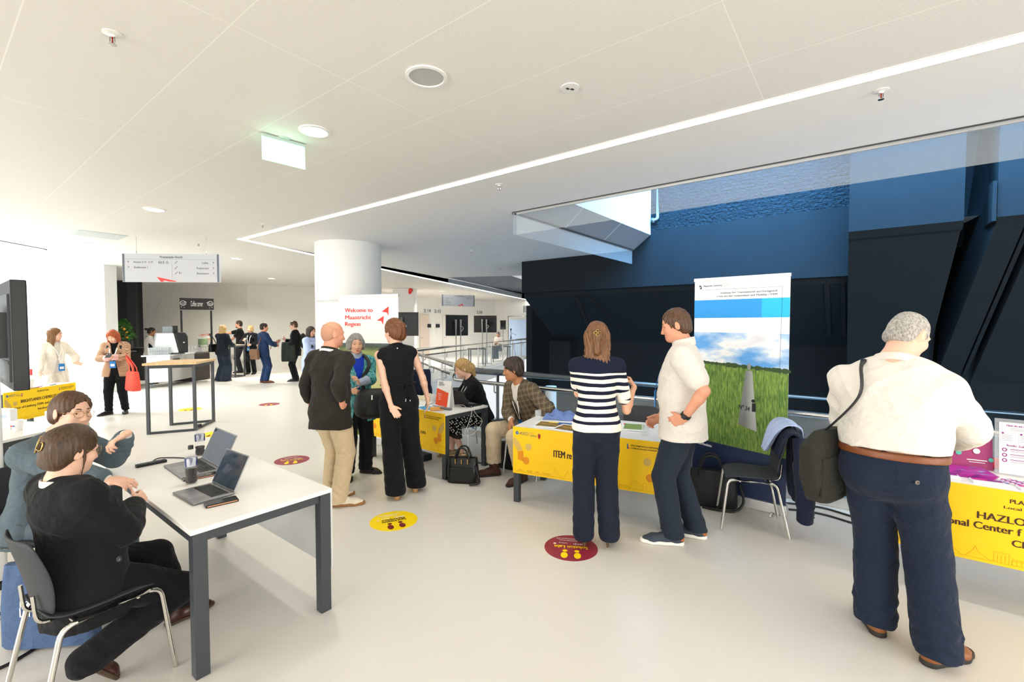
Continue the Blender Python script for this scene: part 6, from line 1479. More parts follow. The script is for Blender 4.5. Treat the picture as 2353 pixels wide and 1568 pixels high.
    def shoes(s, m, ms, kind='shoe', heel=0., name='shoe', L=1., which=(0, 1), pitch=0., wide=1.):
        S = s.s; s.shoe_jobs = []
        for i in which:
            t = s.toe[i]; x = nrm(np.cross(t, s.u)); uu = np.cross(x, t); o = s.an[i] - uu * (.085 * S + heel)
            P_ = lambda y, z, o=o, t=t, uu=uu: o + t * y * S * L + uu * (z * S)
            hl = heel / S
            g = SDF()
            g.econe(P_(-.045, .035 + hl), P_(.05, .04 + hl * .75), x, .033 * S * wide, .04 * S, .039 * S * wide, .045 * S, .025)
            g.econe(P_(.05, .04 + hl * .75), P_(.135, .028 + hl * .1), x, .040 * S * wide, .045 * S, .046 * S * wide, .036 * S, .025); g.econe(P_(.135, .028 + hl * .1), P_(.185, .022), x, .045 * S * wide, .034 * S, .034 * S * wide, .024 * S, .025)
            if kind != 'pump': g.cone(P_(-.02, .05 + hl), P_(-.012, (.12 if kind == 'boot' else .09) + hl), .042 * S, .040 * S, .02)
            if kind == 'pump': g.econe(P_(-.03, .09 + hl), P_(.09, .075 + hl * .4), x, .026, .035, .03, .03, .012, 's')
            if not hl: g.cut(-uu, P_(0, .018))
            js = job(g, min(s.vox, .006), name, m, s.root, s.base)
            q = SDF(); th = .03 if kind in ('sneaker', 'boot') else .02
            if not hl:
                q.econe(P_(-.045, .01), P_(.05, .01), x, .036 * S * wide, .05, .042 * S * wide, .05, .02); q.econe(P_(.05, .01), P_(.135, .01), x, .043 * S * wide, .05, .049 * S * wide, .05, .02); q.econe(P_(.135, .01), P_(.188, .01), x, .048 * S * wide, .05, .037 * S * wide, .05, .02)
                q.cut(uu, P_(0, th)); q.cut(-uu, P_(0, .001))
            else:
                q.cone(P_(-.055, hl * .95), P_(-.045, .002), .022 * S, .008 * S if kind == 'pump' else .03 * S, .01); q.econe(P_(.06, .01 + hl * .5), P_(.17, .008), x, .035 * S, .008, .038 * S, .008, .02)
                if kind == 'wedge': q.econe(P_(-.05, hl * .5), P_(.1, .012 + hl * .1), x, .03 * S, hl * .5 * S, .04 * S, .02 * S, .01)
                q.cut(-uu, P_(0, .001))
            job(q, min(s.vox, .005), 'sole' if not hl else 'heel', ms, s.root, s.base, sub=js); s.shoe_jobs.append(js)
        return s
    def glasses(s, m):
        mb = MB(); R = s.HR
        for sg in (-1, 1):
            mb.tube([Vector(s.HP((sg * .033 + .025 * math.cos(2 * PI * k / 20), .103 - .01 * abs(math.cos(2 * PI * k / 20)) * (1 if math.cos(2 * PI * k / 20) * sg > 0 else 0), .004 + .021 * math.sin(2 * PI * k / 20)))) for k in range(20)], .0013, 6, closed=True)
            mb.tube([Vector(s.HP((sg * .058, .095, .010))), Vector(s.HP((sg * .077, .04, .012))), Vector(s.HP((sg * .080, -.02, .008)))], .0013, 6)
        mb.tube([Vector(s.HP((-.009, .106, .008))), Vector(s.HP((0, .109, .011))), Vector(s.HP((.009, .106, .008)))], .0013, 6)
        mb.build('glasses', m, s.root, smooth=180, org=s.base); return s
    def strap(s, pts, r, m, name='strap', flat=None, wpts=False):
        P = [Vector(p if wpts else s.W(p)) for p in pts]
        MB().tube(spline(P, 8), r, 8, flat=flat).build(name, m, s.root, smooth=60, org=s.base); return s
    def lanyard(s, m, mb_, z=-.02, badge=True, drop=.40):
        F_, X, u = s.F2, s.X2, s.up; d0 = .105 * s.s * (1 + s.belly * .5) + .03 + (.06 if s.bust else 0); n = s.nb; c = n - u * drop * s.s + F_ * (d0 + .035 + s.belly * .1)
        for sg in (-1, 1):
            s.strap([n + X * sg * .045 - F_ * .045 + u * .02, n + X * sg * .066 + u * .022, n + X * sg * .062 + F_ * .07 - u * .04, n + X * sg * .045 + F_ * (d0 + .01) - u * .17, c + X * sg * .006 + u * .03], .008, m, 'lanyard', flat=(X, .25), wpts=True)
        if badge:
            R = Matrix((tuple(X), tuple(F_), tuple(u))).transposed(); q = Vector(c - u * .05)
            bd = MB().box(q, (.09, .006, .13), M=R).build('badge', mb_, s.root, org=s.base)
            MB().box(q + Vector(F_) * .004 - Vector(u) * .01, (.06, .003, .045), M=R).build('badge_label', M_whp, bd, org=s.base)
        return s
    def watch(s, i, m, ms=None):
        w, d = Vector(s.wr[i]), Vector(s.hd[i]); a = nrm(s.wr[i] - s.el[i]); c = w - Vector(a) * .025; x, y = basis(a)
        r = .031 * s.s * s.w ** .6 * (.9 if s.sex == 'f' else 1)
        wt = MB().lathe([(r, -.012), (r + .004, -.012), (r + .004, .012), (r, .012)], c, 18, Matrix((tuple(x), tuple(y), tuple(a))).transposed()).build('watch', m, s.root, smooth=40, org=s.base)
        n = Vector(s.pn[i]); n = -(n - Vector(a) * n.dot(Vector(a))).normalized(); t = Vector(a).cross(n)
        MB().box(c + n * (r + .005), (.032, .036, .010), M=Matrix((tuple(t), tuple(a), tuple(n))).transposed()).build('watch_face', ms or M_blk, wt, bevel=.004, org=s.base); return s
# ================================================================= THE PEOPLE
B_ = lambda px, py: tuple(G(px, py).xy)
H_brown = hairmat('hair_brown', '2E1D12', '6B4A30'); H_dark = hairmat('hair_dark', '140E0A', '3A2A20'); H_blond = hairmat('hair_blond', '8A6436', 'D9B778'); H_auburn = hairmat('hair_auburn', '3B1F10', '8A5228')
H_red = hairmat('hair_red', '7A2E10', 'C4622C'); H_grey = hairmat('hair_grey', '4A4643', 'B9B4AE'); H_white = hairmat('hair_white', '6E6A66', 'C9C4BC', (120, 120, 60), .7); H_lbrown = hairmat('hair_light_brown', '4A3018', '9A6C3A')
SK_f = ('fair', 'DDA98C', 'B5615A'); SK_l = ('light', 'E6B79D', 'BE6C62'); SK_r = ('ruddy', 'D99A7C', 'A8584C'); SK_t = ('tan', 'B57C56', '8E4A3E'); SK_d = ('brown', 'A9714E', '7E4236')
C_black = cloth('black_cloth', '121316', .2); C_blackw = cloth('black_wool_suit', '17181A', .15); C_navy = cloth('navy_trousers', '1B2130', .12); C_jean = cloth('dark_jean', '222B38', .2, scale=120)
C_white = cloth('white_cotton', 'DCD7CE', .02, .8); C_cream = cloth('cream_suit', 'EDE6D8', .04); C_chino = cloth('beige_chino', 'CDB896', .05); C_grey = cloth('grey_suit', '5A6870', .1); C_blue = cloth('blue_suit', '23375C', .12)
C_sky = cloth('sky_cotton', 'B4C4EA', .05); C_char = cloth('charcoal_shirt', '2B2723', .15); C_green = cloth('dark_green_coat', '2A3029', .12); C_lgt = cloth('light_grey_knit', 'A7B2C4', .08); C_cobalt = cloth('cobalt_top', '1B3BB4', .1)
M_lan = mat('lanyard_white', 'ECECEA', .6); M_badge = mat('badge_blue', '1E7FD0', .4)
L_brown = mat('leather_brown', '7A4524', .4, noise=(40, .2)); L_tan = mat('suede_tan', 'B8682A', .7); L_blk = mat('shoe_black', '141416', .35); L_suede = mat('suede_brown', '4A2E20', .8); L_navy = mat('suede_navy', '39434E', .8); M_sole = mat('sole_white', 'EDEAE2', .5); M_gum = mat('sole_gum', '9A6B3C', .6); M_soleb = mat('sole_dark', '2A2522', .6); L_creamsh = mat('shoe_cream', 'E6DCC8', .6); L_bronze = mat('shoe_bronze', '6B5446', .3, metal=.3); L_gold = mat('shoe_gold', 'B9A07A', .3, metal=.5); M_cork = mat('cork', 'B98E5E', .7)
M_gold = mat('gold', 'B99A5B', .3, metal=1)
# patterned cloths
def patt(name, base, fn, rough=.88):
    m = mat(name, base, rough, spec=.25); n = NT(m); fn(n); return m
def f_str(n):
    v = n.coord(); x, y, z = n.xyz(v); z2 = n.m_('ADD', z, n.m_('MULTIPLY', n.noise(v, 4, 2), .03))
    s_ = n.m_('GREATER_THAN', n.m_('FRACT', n.m_('DIVIDE', n.m_('SUBTRACT', z2, .013), .0585)), .52)
    yoke = n.m_('GREATER_THAN', z2, 1.375); hem = n.m_('LESS_THAN', z2, .985)
    n.base(n.mix(hem, n.mix(yoke, n.mix(s_, 'EDE8DC', '171C30'), '171C30'), 'EDE8DC')); n.bump(n.noise(v, 400, 2), .2, .002)
C_stripe = patt('striped_knit', 'EDE8DC', f_str)
def f_plaid(n):
    v = n.coord(rot=(.1, .25, .6)); x, y, z = n.xyz(v); ln = lambda c, p, w: n.m_('LESS_THAN', n.m_('FRACT', n.m_('DIVIDE', c, p)), w)
    a = n.m_('MAXIMUM', ln(x, .055, .10), ln(z, .06, .10)); b = n.m_('MAXIMUM', ln(n.m_('ADD', x, .03), .055, .12), ln(n.m_('ADD', z, .03), .06, .12))
    n.base(n.mix(n.m_('MULTIPLY', a, .5), n.mix(n.m_('MULTIPLY', b, .5), n.mix(n.noise(v, 160, 2), '4E4334', '6E6250'), '2E281F'), 'A08E6E')); n.bump(n.noise(v, 400, 2), .25, .002)
C_plaid = patt('brown_check', '5E5341', f_plaid)
def f_hound(n):
    v = n.coord(rot=(0, 0, .5)); x, y, z = n.xyz(v); f = lambda c: n.m_('GREATER_THAN', n.m_('FRACT', n.m_('DIVIDE', c, .021)), .5)
    c = n.m_('ABSOLUTE', n.m_('SUBTRACT', f(x), f(z))); n.base(n.mix(n.m_('MULTIPLY', c, .75), 'CFA98A', '6A4634'))
C_hound = patt('tan_houndstooth', 'B58E70', f_hound)
def f_dots(n):
    v = n.coord(scale=(1, 1, 1), rot=(.6, .5, .4)); vo = n.t.nodes.new('ShaderNodeTexVoronoi'); vo.inputs['Scale'].default_value = 36; vo.inputs['Randomness'].default_value = .35
    n.L.new(v, vo.inputs['Vector']); n.base(n.mix(n.m_('LESS_THAN', vo.outputs['Distance'], .36), '0E0F11', 'E2E0DA'))
C_dots = patt('dotted_skirt', '0E0F11', f_dots)
def f_teal(n):
    v = n.coord(); f = n.noise(n.coord((1, 1, .5)), 45, 4, .7); n.base(n.ramp(f, [(.36, '0E4E58'), (.48, '2E8E90'), (.58, '8CC4BE'), (.68, '1F6C86')]))
C_teal = patt('teal_pattern', '3E8C8E', f_teal)
# --- 1 woman in black blazer, seated near left
p = Person('seated woman in a black blazer seen from behind with a gold hair clip', (-2.04, 2.175), 26, h=1.52, w=1.26, belly=.25, sex='f', vox=.0055, skin=SK_l, pel=(0, -.03, .53), lean=-10, twist=-6, head=(-4, 12, 3), bust=0,
           hands=(('W', *D(278, 1172, 2.44)), ('W', *D(308, 1160, 2.34))), elb=((-.8, -.5, -.5), (1, -.55, -.6)), feet=((-.10, .42, 0), (.10, -.02, .10)), knees=((-.2, 1, .5), (.35, 1, .5)), hdir=((.2, 1, .1), (-.5, .9, .35)), palm=((.6, 0, -1), (-1, -.3, -.3)), curl=(.6, .8), toe=(5, -10), tpitch=(0, 52))
p.bare().eyes(H_brown)
def claw(g, H, R, z):
    g.ell(H((-.005, -.095, .03)), R, (.055, .035, .06), .02); g.ell(H((-.055, -.075, -.055)), R, (.03, .025, .03), .03)
    g.cone(H((.071, .024, -.02)), H((.070, .03, -.15)), .006, .0025, .01)
p.hair(hairmat('hair_smooth_brown', '2C2015', '5E4630', (120, 120, 9)), 'bun', vol=.008, extra=claw, noise=(.0016, 95), nape=-.10)
p.top(C_blackw, 'blazer', .025, .95, .21, (1.10, 1.24), .006, (.26, .07, .04), 1.25, 26)
p.collar(C_white, .058, .03, 'blouse_collar'); p.pants(C_black, off=.012, knee=.078, hem=.085, zend=.10, cutz=None, folds=.003)
p.shoes(mat('shoe_oxblood', '3A1A16', .3), mat('sole_brown', '4A3A2A', .7), 'shoe'); p.glasses(M_gold)
hc = lambda a, b, c: Vector(p.HP((a, b, c)))
mb = MB(); mb.tube(spline([hc(-.03, -.128, .075), hc(-.022, -.136, .05), hc(-.026, -.137, .02), hc(-.04, -.13, -.01)]), .0035, 8).tube(rpath([hc(-.026, -.138, .045), hc(.022, -.138, .05), hc(.026, -.138, .03), hc(.02, -.138, .008), hc(-.028, -.138, .01)], .01), .003, 8).tube([hc(-.005, -.138, .05), hc(-.006, -.138, .006)], .003, 8).tube([hc(.008, -.138, .05), hc(.007, -.138, .004)], .003, 8)
mb.build('hair_clip', M_gold, p.root, smooth=180, org=p.base)
MB().lathe([(.012, 0), (.012, .004), (.008, .006), (0, .004)], tuple(D(275, 1285, 1.93)), 14, Matrix.Rotation(1.3, 3, 'X')).build('button', M_blk, p.root, org=p.base)
# --- 2 man in grey suit with glasses
p = Person('seated man with gold rimmed glasses in a grey suit raising one hand', (-2.93, 2.80), 82, h=1.68, w=1.0, vox=.0055, skin=SK_l, pel=(0, -.02, .515), lean=16, twist=6, head=(18, 4, -4), neckf=.04,
           hands=(('W', -2.45, 2.87, 1.03), ('W', *G(288, 1116, .79))), elb=((-.2, .2, -1), (.6, -.6, -.5)), feet=((-.12, .38, 0), (.12, .40, 0)), knees=((0, 1, .5), (0, 1, .5)), hdir=((.55, -.35, -.30), (.05, 1, -.12)), palm=((.3, .1, -1), (-.2, 0, -1)), curl=(.5, .3))
p.bare().eyes(H_brown)
p.hair(H_brown, 'short', vol=.008, noise=(.005, 48), front=.088)
p.top(C_grey, 'suit_jacket', .024, .905, .12, (1.06, 1.1), .004, (.36, .06, .02), 1.2, 26); p.top(C_white, 'shirt', .008, .965, .05, (1, 1), .001, None, 1.02)
p.collar(C_white, .058, .03); p.pants(C_grey, zend=.06, hem=.08); p.shoes(L_blk, M_soleb); p.glasses(M_gold)
F_ = p.F2; c = p.nb - p.up * .02 + F_ * .115; MB().loft([[Vector(c + p.X2 * a - p.up * b + F_ * (.01 + .10 * b)) for a in (-w_, w_)] + [Vector(c + p.X2 * a - p.up * b + F_ * (.016 + .10 * b)) for a in (w_, -w_)] for b, w_ in ((0, .02), (.04, .016), (.2, .035), (.36, .04))]).build('tie', mat('tie_slate', '3A4A55', .6), p.root, org=p.base)
p.watch(0, M_steel)
# --- 3 woman in cream suit
b3 = D(126, 900, 8.35); p = Person('woman in a cream trouser suit and blue badge behind the table at the left wall', (b3.x, b3.y), 108, h=1.66, sex='f', vox=.009, skin=SK_l, head=(-38, 8, 0), hands=((-.20, .22, 1.02), (.30, .20, .88)), elb=((-.8, -.5, -.2), (.8, -.6, -.2)), curl=(.2, .5), hdir=((-.6, .8, -.25), None), bust=1)
p.bare().eyes(H_brown); p.hair(H_lbrown, 'long', length=.30, noise=(.006, 60), side=.015); p.top(C_cream, 'jacket', .024, .92, .16, (1.15, 1.15), .004, (.30, .07, .10), 1.18); p.top(C_white, 'blouse', .008, 0, .05, (1, 1), .001, None)
p.pants(C_cream, hem=.11, knee=.095, zend=.02); p.shoes(L_creamsh, M_sole); p.lanyard(M_lan, M_badge, drop=.42)
# --- 4 woman in tan houndstooth blazer
p = Person('red haired woman in a tan houndstooth blazer looking down at her phone', B_(270, 951), 152, h=1.63, sex='f', vox=.0085, skin=SK_l, head=(12, 32, 0), hands=((-.02, .30, 1.12), (.04, .29, 1.10)), elb=((-.9, -.4, -.6), (.9, -.4, -.6)), feet=((-.12, -.02, 0), (.12, .03, 0)), toe=(-10, 40), curl=(.7, .7), hdir=((.6, .6, .15), (-.6, .7, .1)), palm=((.3, -.3, 1), (-.3, -.3, 1)), neckf=.02, bust=1)
p.bare().eyes(H_red); p.hair(H_red, 'bob', length=.11, vol=.010, noise=(.003, 80), front=.055); p.top(C_hound, 'blazer', .028, .80, .16, (1.2, 1.2), .004, (.26, .06, .09), 1.3); p.top(C_black, 'shirt', .008, 0, .06, (1, 1), .001)
p.pants(C_black, hem=.065, knee=.072, zend=.07); p.shoes(L_blk, M_soleb, 'boot'); p.lanyard(M_lan, M_badge, drop=.38)
for sg in (-1, 1): p.strap([p.sh[0 if sg < 0 else 1] * .62 + p.nb * .38 - p.F2 * .10, p.sh[0 if sg < 0 else 1] * .62 + p.nb * .38 + p.u * .075, p.sh[0 if sg < 0 else 1] * .62 + p.nb * .38 + p.F2 * .12 - p.u * .06, p.sh[0 if sg < 0 else 1] * .66 + p.nb * .34 + p.F2 * .135 - p.u * .24], .022, M_blk, 'backpack_strap', flat=(p.X2, .2), wpts=True)
for i in (0, 1):
    d_ = p.wr[i] - p.el[i]; g = SDF(); g.cone(p.wr[i] - d_ * .30, p.wr[i] - d_ * .14, .056, .058); job(g, .008, 'cuff', mat('cuff_pink', 'E7B9B4', .8), p.root, p.base)
q = Vector(p.wr[0] * .5 + p.wr[1] * .5 + p.f * .10 + p.u * .05); t = thing('phone', 'phone held by the red haired woman', 'phone', q, .4); MB().box((0, 0, 0), (.075, .15, .009), M=Matrix.Rotation(.5, 3, 'X')).build('body', M_blk, t)
# red tote on her arm
e = D(305, 868, 8.62); t = thing('red_tote', 'coral red shopping tote hanging from the arm of the red haired woman', 'bag', (e.x, e.y, e.z - .25), -.5)
rows = []
for f, wx, wy in ((0, .17, .06), (.08, .185, .08), (.5, .18, .075), (1., .165, .05)): rows.append([Vector((math.copysign(abs(math.cos(a)) ** .5, math.cos(a)) * wx + .012 * math.sin(3 * a + f * 4), math.copysign(abs(math.sin(a)) ** .5, math.sin(a)) * wy, f * .36)) for a in [2 * PI * k / 28 for k in range(28)]])
M_tote = cloth('coral_cotton', 'F0604F', .08); MB().loft(rows).build('body', M_tote, t, smooth=60)
el = Vector(p.el[0] * .9 + p.wr[0] * .1) - Vector((e.x, e.y, e.z - .25)); el = Matrix.Rotation(.5, 3, 'Z') @ el
for sg in (-1, 1): MB().tube(spline([(-.08, sg * .04, .33), (-.05, sg * .03, .46), (el.x, el.y + sg * .01, el.z + .065), (.05, sg * .03, .46), (.08, sg * .04, .33)]), .018, 8, flat=((1, 0, 0), .3)).build('handle', M_tote, t, smooth=60)
# --- 5 barista
b5 = D(342, 800, 13.35); p = Person('barista with dark hair in a bun wearing a white shirt and navy apron', (b5.x, b5.y), 52, h=1.64, sex='f', vox=.011, skin=SK_d, head=(0, 14, 0), lean=4, hands=((-.12, .34, 1.0), (.16, .36, 1.02)), bust=1)
p.bare().eyes(H_dark); p.hair(H_dark, 'bun', extra=lambda g, H, R, z: g.ell(H((0, -.15, .05)), R, (.038, .05, .035), .02)); p.top(C_white, 'shirt', .012, .95, .06, (1, 1), .003); p.collar(C_white, .055, .03); p.pants(C_navy, zend=.05)
g = SDF(); p.torso(g, .022, hem=.22, hemw=(1.05, 1.05)); g.cut(p.up, p.rib + p.up * .04); g.cut(-p.f - p.r * 0, p.rib - p.f * .02); job(g, .011, 'apron', C_navy, p.root, p.base); p.shoes(L_blk, M_soleb)
p.strap([p.rib + p.F2 * .14 + p.u * .03 + p.X2 * .10, p.chest + p.F2 * .13 + p.X2 * .08, p.nb + p.X2 * .07, p.nb - p.F2 * .07], .012, C_navy, 'apron_strap', wpts=True)
# --- 6 blonde woman with flared jeans
p = Person('woman with long blonde hair in a dark jacket and wide jeans at the coffee bar', B_(513, 876), 12, h=1.72, sex='f', vox=.010, skin=SK_l, head=(15, 5, 0), hands=((-.05, .30, 1.12), (.1, .34, 1.10)), elb=((-.6, -.6, -.6), (.6, -.6, -.6)))
p.bare().eyes(H_blond); p.hair(H_blond, 'long', length=.36, noise=(.005, 60)); p.top(cloth('dark_teal_jacket', '161E26', .15), 'jacket', .022, .92, .12, (1.1, 1.1), .004, None, 1.15); p.pants(C_jean, knee=.10, hem=.15, zend=.02, thigh=1.15); p.shoes(L_blk, M_soleb)
e = p.W((-.30, -.02, .92)); t = bag('shoulder_bag', 'black shoulder bag of the blonde woman at the coffee bar', tuple(e - p.u * .02), -math.radians(12) + PI / 2, .32, .14, .24, M_bag, handles=False)
MB().tube(spline([(-.12, 0, .22), (-.05, .05, .40), (.0, .13, .56), (.05, .05, .40), (.12, 0, .22)]), .012, 8).build('strap', M_bag, t, smooth=60)
# --- 7 man in black polo reaching left
p = Person('bearded man in a black polo shirt reaching an arm to the left', B_(553, 857), -116, h=1.88, vox=.010, skin=SK_r, head=(0, 4, 0), hands=((.14, .34, 1.12), (.06, .56, 1.42)), elb=((-.5, -.6, -.6), (.4, .2, -1)), hdir=(None, (0, 1, 0)))
p.hands = 0; p.bare().eyes(H_dark); p.hair(H_dark, 'short', vol=.004, front=.09); p.top(C_black, 'polo_shirt', .014, .42, .12, (1.0, 1.02), .003, None, 1.2); p.collar(C_black, .062, .03); p.pants(cloth('grey_black_jean', '2B2E33', .15), hem=.07, zend=.06); p.shoes(L_blk, M_soleb, 'sneaker'); p.watch(0, M_blk)
g = SDF(); g.ell(p.HP((0, .055, -.085)), p.HR, (.05, .045, .042), .02); g.ell(p.HP((0, .09, -.0695)), p.HR, (.02, .02, .011), .01, 's'); g.cut(p.HR @ A_((0, 0, 1)), p.HP((0, 0, -.045))); job(g, .006, 'beard', H_dark, p.root, p.base)
# --- 8 blonde woman with lanyard
p = Person('woman with short blonde hair in black with a white lanyard holding a cup', B_(578, 860), 172, h=1.70, sex='f', vox=.010, skin=SK_l, head=(20, 4, 0), hands=((-.1, .26, 1.05), (.12, .32, 1.20)), elb=((-.7, -.6, -.5), (.8, -.3, -.7)), bust=1)
p.bare().eyes(H_blond); p.hair(H_blond, 'bob', length=.08, vol=.006); p.top(C_black, 'jacket', .022, .92, .18, (1.1, 1.1), .004, None, 1.15); p.pants(C_black, hem=.075, zend=.05); p.shoes(L_blk, M_soleb); p.lanyard(M_lan, M_badge, drop=.5); w8 = p
# --- 9 man in blue suit
p = Person('man in a navy blue suit holding a small white cup and gesturing', B_(607, 880), 41, h=1.77, vox=.010, skin=SK_r, head=(14, 4, 0), hands=((-.06, .40, 1.16), (.04, .34, 1.10)), elb=((-.6, -.4, -.8), (.8, -.4, -.6)), hdir=((.1, .6, .8), (-.3, .9, 0)), feet=((-.1, 0, 0), (.1, .02, 0)), toe=(10, 30), curl=(.2, .6))
p.bare().eyes(H_dark); p.hair(H_dark, 'short', vol=.004, front=.085); p.top(C_blue, 'suit_jacket', .024, .92, .18, (1.06, 1.08), .004, (.32, .06, .02), 1.15); p.top(C_white, 'shirt', .008, .96, .05, (1, 1), .001); p.collar(C_white, .058, .03); p.pants(C_blue, hem=.075, zend=.06); p.shoes(L_brown, M_soleb); w9 = p
e = p.W((.05, -.26, .72)); t = bag('messenger_bag', 'brown leather messenger bag hanging behind the man in the blue suit', tuple(e), -math.radians(41) + .25, .36, .11, .30, mat('leather_tan', '7B5A42', .5, noise=(20, .2)), handles=False)
MB().box((0, -.05, .2), (.35, .02, .18)).build('flap', mat('leather_tan', '7B5A42', .5), t, bevel=.008)
inv = lambda q, t: Matrix.Rotation(-t.rotation_euler.z, 3, 'Z') @ (Vector(q) - Vector(t.location))
MB().tube(spline([inv(p.W((.10, -.22, 1.0)), t), inv(p.W((.12, -.17, 1.2)), t), inv(p.sh[1] * .55 + p.nb * .45 + p.u * .07, t), inv(p.W((.10, .17, 1.25)), t), inv(p.W((.0, .20, 1.0)), t)]), .016, 8, flat=((1, 0, 0), .4)).build('strap', L_brown, t, smooth=60)
# --- 10 man with backpack
p = Person('tall man with glasses and a dark green backpack holding a white cup', B_(680, 876), -108, h=1.84, vox=.010, skin=SK_l, head=(-4, 10, 0), hands=((-.16, .24, 1.10), (.12, .30, 1.26)), elb=((-.6, -.5, -.6), (.7, -.5, -.7)), hdir=((.4, .9, 0), (-.4, .5, .7)), curl=(.5, .7))
p.bare().eyes(H_brown); p.hair(H_brown, 'short', vol=.006, front=.085); p.top(C_black, 'jacket', .022, .92, .2, (1.05, 1.08), .004, (.34, .06, .05), 1.15); p.top(cloth('grey_shirt', '9AA09C', .05), 'shirt', .008, 0, .05, (1, 1), .001); p.pants(C_black, hem=.075, zend=.05); p.shoes(L_blk, M_soleb); p.glasses(M_blk); p.lanyard(M_badge, M_badge, badge=False); w10 = p
e = p.W((0, -.22, 1.12)); t = thing('backpack', 'dark green backpack on the back of the tall man with glasses', 'backpack', tuple(e), math.radians(108)); g_ = MB(); g_.ell((0, 0, .12), (.15, .10, .24), n=20, m=14).ell((0, -.08, .05), (.11, .05, .13), n=16, m=10); g_.build('body', C_green, t, smooth=180)
for sg in (-1, 1): MB().tube(spline([(sg * .09, .06, .3), (sg * .10, .14, .36), (sg * .11, .30, .30), (sg * .11, .35, .1)]), .016, 8, flat=((1, 0, 0), .4)).build('strap', C_green, t, smooth=60)
e = Vector(p.wr[0]) * .6 + Vector(p.el[0]) * .4; t = thing('folded_coat', 'dark green grey coat draped over the arm of the tall man with glasses', 'coat', tuple(e), math.radians(108)); rows = []
for k, (y, z) in enumerate(((-.07, -.52), (-.09, -.30), (-.085, -.08), (-.05, .05), (0, .075), (.05, .05), (.085, -.08), (.10, -.28), (.09, -.45))): rows.append([Vector((.20 * (2 * i / 11 - 1) * (1 - .02 * k) + .0, y * 1.1 + .015 * math.sin(i * 1.6 + k), z)) for i in range(12)])
MB().loft([[Vector((v.y, v.x, v.z)) for v in r_] for r_ in rows], closed=False, cap=False).build('fabric', C_green, t, smooth=180, solid=.03, sub=1)
for pr, i, lab in ((w8, 1, 'white cup in the hand of the blonde woman with the lanyard'), (w9, 1, 'white cup in the hand of the man in the blue suit'), (w10, 1, 'white cup in the hand of the tall man with glasses')):
    q = pr.wr[i] + pr.hd[i] * .10 + pr.pn[i] * .03; dup(cp, tuple(q), 0, lab, 'cups in the hands of standing people')
# --- 11 woman in light blue shirt
b11 = D(712, 800, 10.9); p = Person('woman with long dark hair in a loose light blue shirt behind the bald man', (b11.x, b11.y), 98, h=1.68, sex='f', vox=.009, skin=SK_f, head=(10, 10, 0), hands=((-.1, .28, 1.2), (.05, .26, 1.06)), elb=((-.8, -.4, -.6), (.9, -.5, -.5)), bust=1)
p.bare().eyes(H_dark); p.hair(H_dark, 'long', length=.24, vol=.006, noise=(.004, 60)); p.top(C_sky, 'shirt', .03, .82, .30, (1.3, 1.3), .006, None, 1.5, 24); p.pants(C_black, zend=.04); p.shoes(L_blk, M_soleb); p.lanyard(M_lan, M_badge, badge=False)
p.strap([p.W((.13, -.10, 1.25)), p.sh[1] * .6 + p.nb * .4 + p.u * .08, p.W((.12, .15, 1.2))], .02, M_blk, 'bag_strap', wpts=True)
# --- 12 bald man
p = Person('bald man in a dark shirt and beige chinos seen from behind', B_(763, 1157), 24, h=1.74, w=1.07, belly=.18, vox=.0065, skin=SK_r, head=(26, 6, 0), hands=((-.30, .05, .90), ('W', *D(787, 930, 4.22))), elb=((-.7, -.8, 0), (.55, -1, .1)), feet=((-.10, .08, 0), (.11, -.02, 0)), toe=(30, 52), hdir=(None, (-.25, .55, -.8)), palm=(None, (-1, .1, 0)))
p.bare().eyes(H_brown); p.hair(hairmat('hair_stubble', 'BC8A70', 'CC987C', (200, 200, 200), .6), 'balding', vol=-.0045, noise=(.0004, 200)); p.top(C_char, 'shirt', .018, .80, .20, (1.08, 1.12), .008, None, 1.18, 26)
p.collar(C_char, .066, .045); p.collar(M_lan, .076, .022, 'lanyard', up0=-.012, thick=.012); p.pants(C_chino, off=.013, knee=.08, hem=.078, zend=.045, rise=.08, folds=.005)
p.shoes(L_creamsh, M_gum, 'sneaker', L=1.08)
# --- 13 grey haired woman
p = Person('grey haired woman in a teal patterned jacket facing the camera', B_(820, 1090), 146, h=1.60, w=1.05, sex='f', vox=.0065, skin=SK_f, head=(2, 2, 0), hands=((.06, .34, 1.10), (.10, .18, 1.0)), elb=((-.9, -.3, -.5), (.9, -.5, -.4)), feet=((-.1, .0, 0), (.12, .06, 0)), toe=(-45, 10), hdir=((.4, .6, .7), None), curl=(.6, .5), palm=((.9, .1, 0), None), bust=1, belly=.15)
p.bare().eyes(H_grey); p.hair(H_grey, 'bob', length=.045, vol=.008, noise=(.005, 60), front=.062); p.top(C_teal, 'jacket', .028, .60, .26, (1.15, 1.15), .004, (.30, .085, .10), 1.25); p.top(C_cobalt, 'top', .012, 0, .08, (1, 1), .003); p.collar(C_lgt, .060, .075, 'turtleneck', tilt=.05, up0=-.01)
g = SDF(); [p.arm(g, i, .014, f1=.96) for i in (0, 1)]; job(g, .0065, 'knit_sleeves', C_lgt, p.root, p.base); p.pants(C_black, hem=.085, knee=.075, zend=.05); p.shoes(L_blk, M_soleb)
e = D(858, 925, 4.98); t = thing('crossbody_bag', 'large black cross-body bag of the grey haired woman', 'bag', (e.x, e.y, e.z - .17), .35); g_ = MB(); rows = []
for f, wx, wy in ((0, .12, .05), (.12, .19, .08), (.45, .215, .095), (.8, .17, .075), (1., .13, .03)): rows.append([Vector((math.copysign(abs(math.cos(a)) ** .6, math.cos(a)) * wx, math.copysign(abs(math.sin(a)) ** .6, math.sin(a)) * wy, f * .32)) for a in [2 * PI * k / 24 for k in range(24)]])
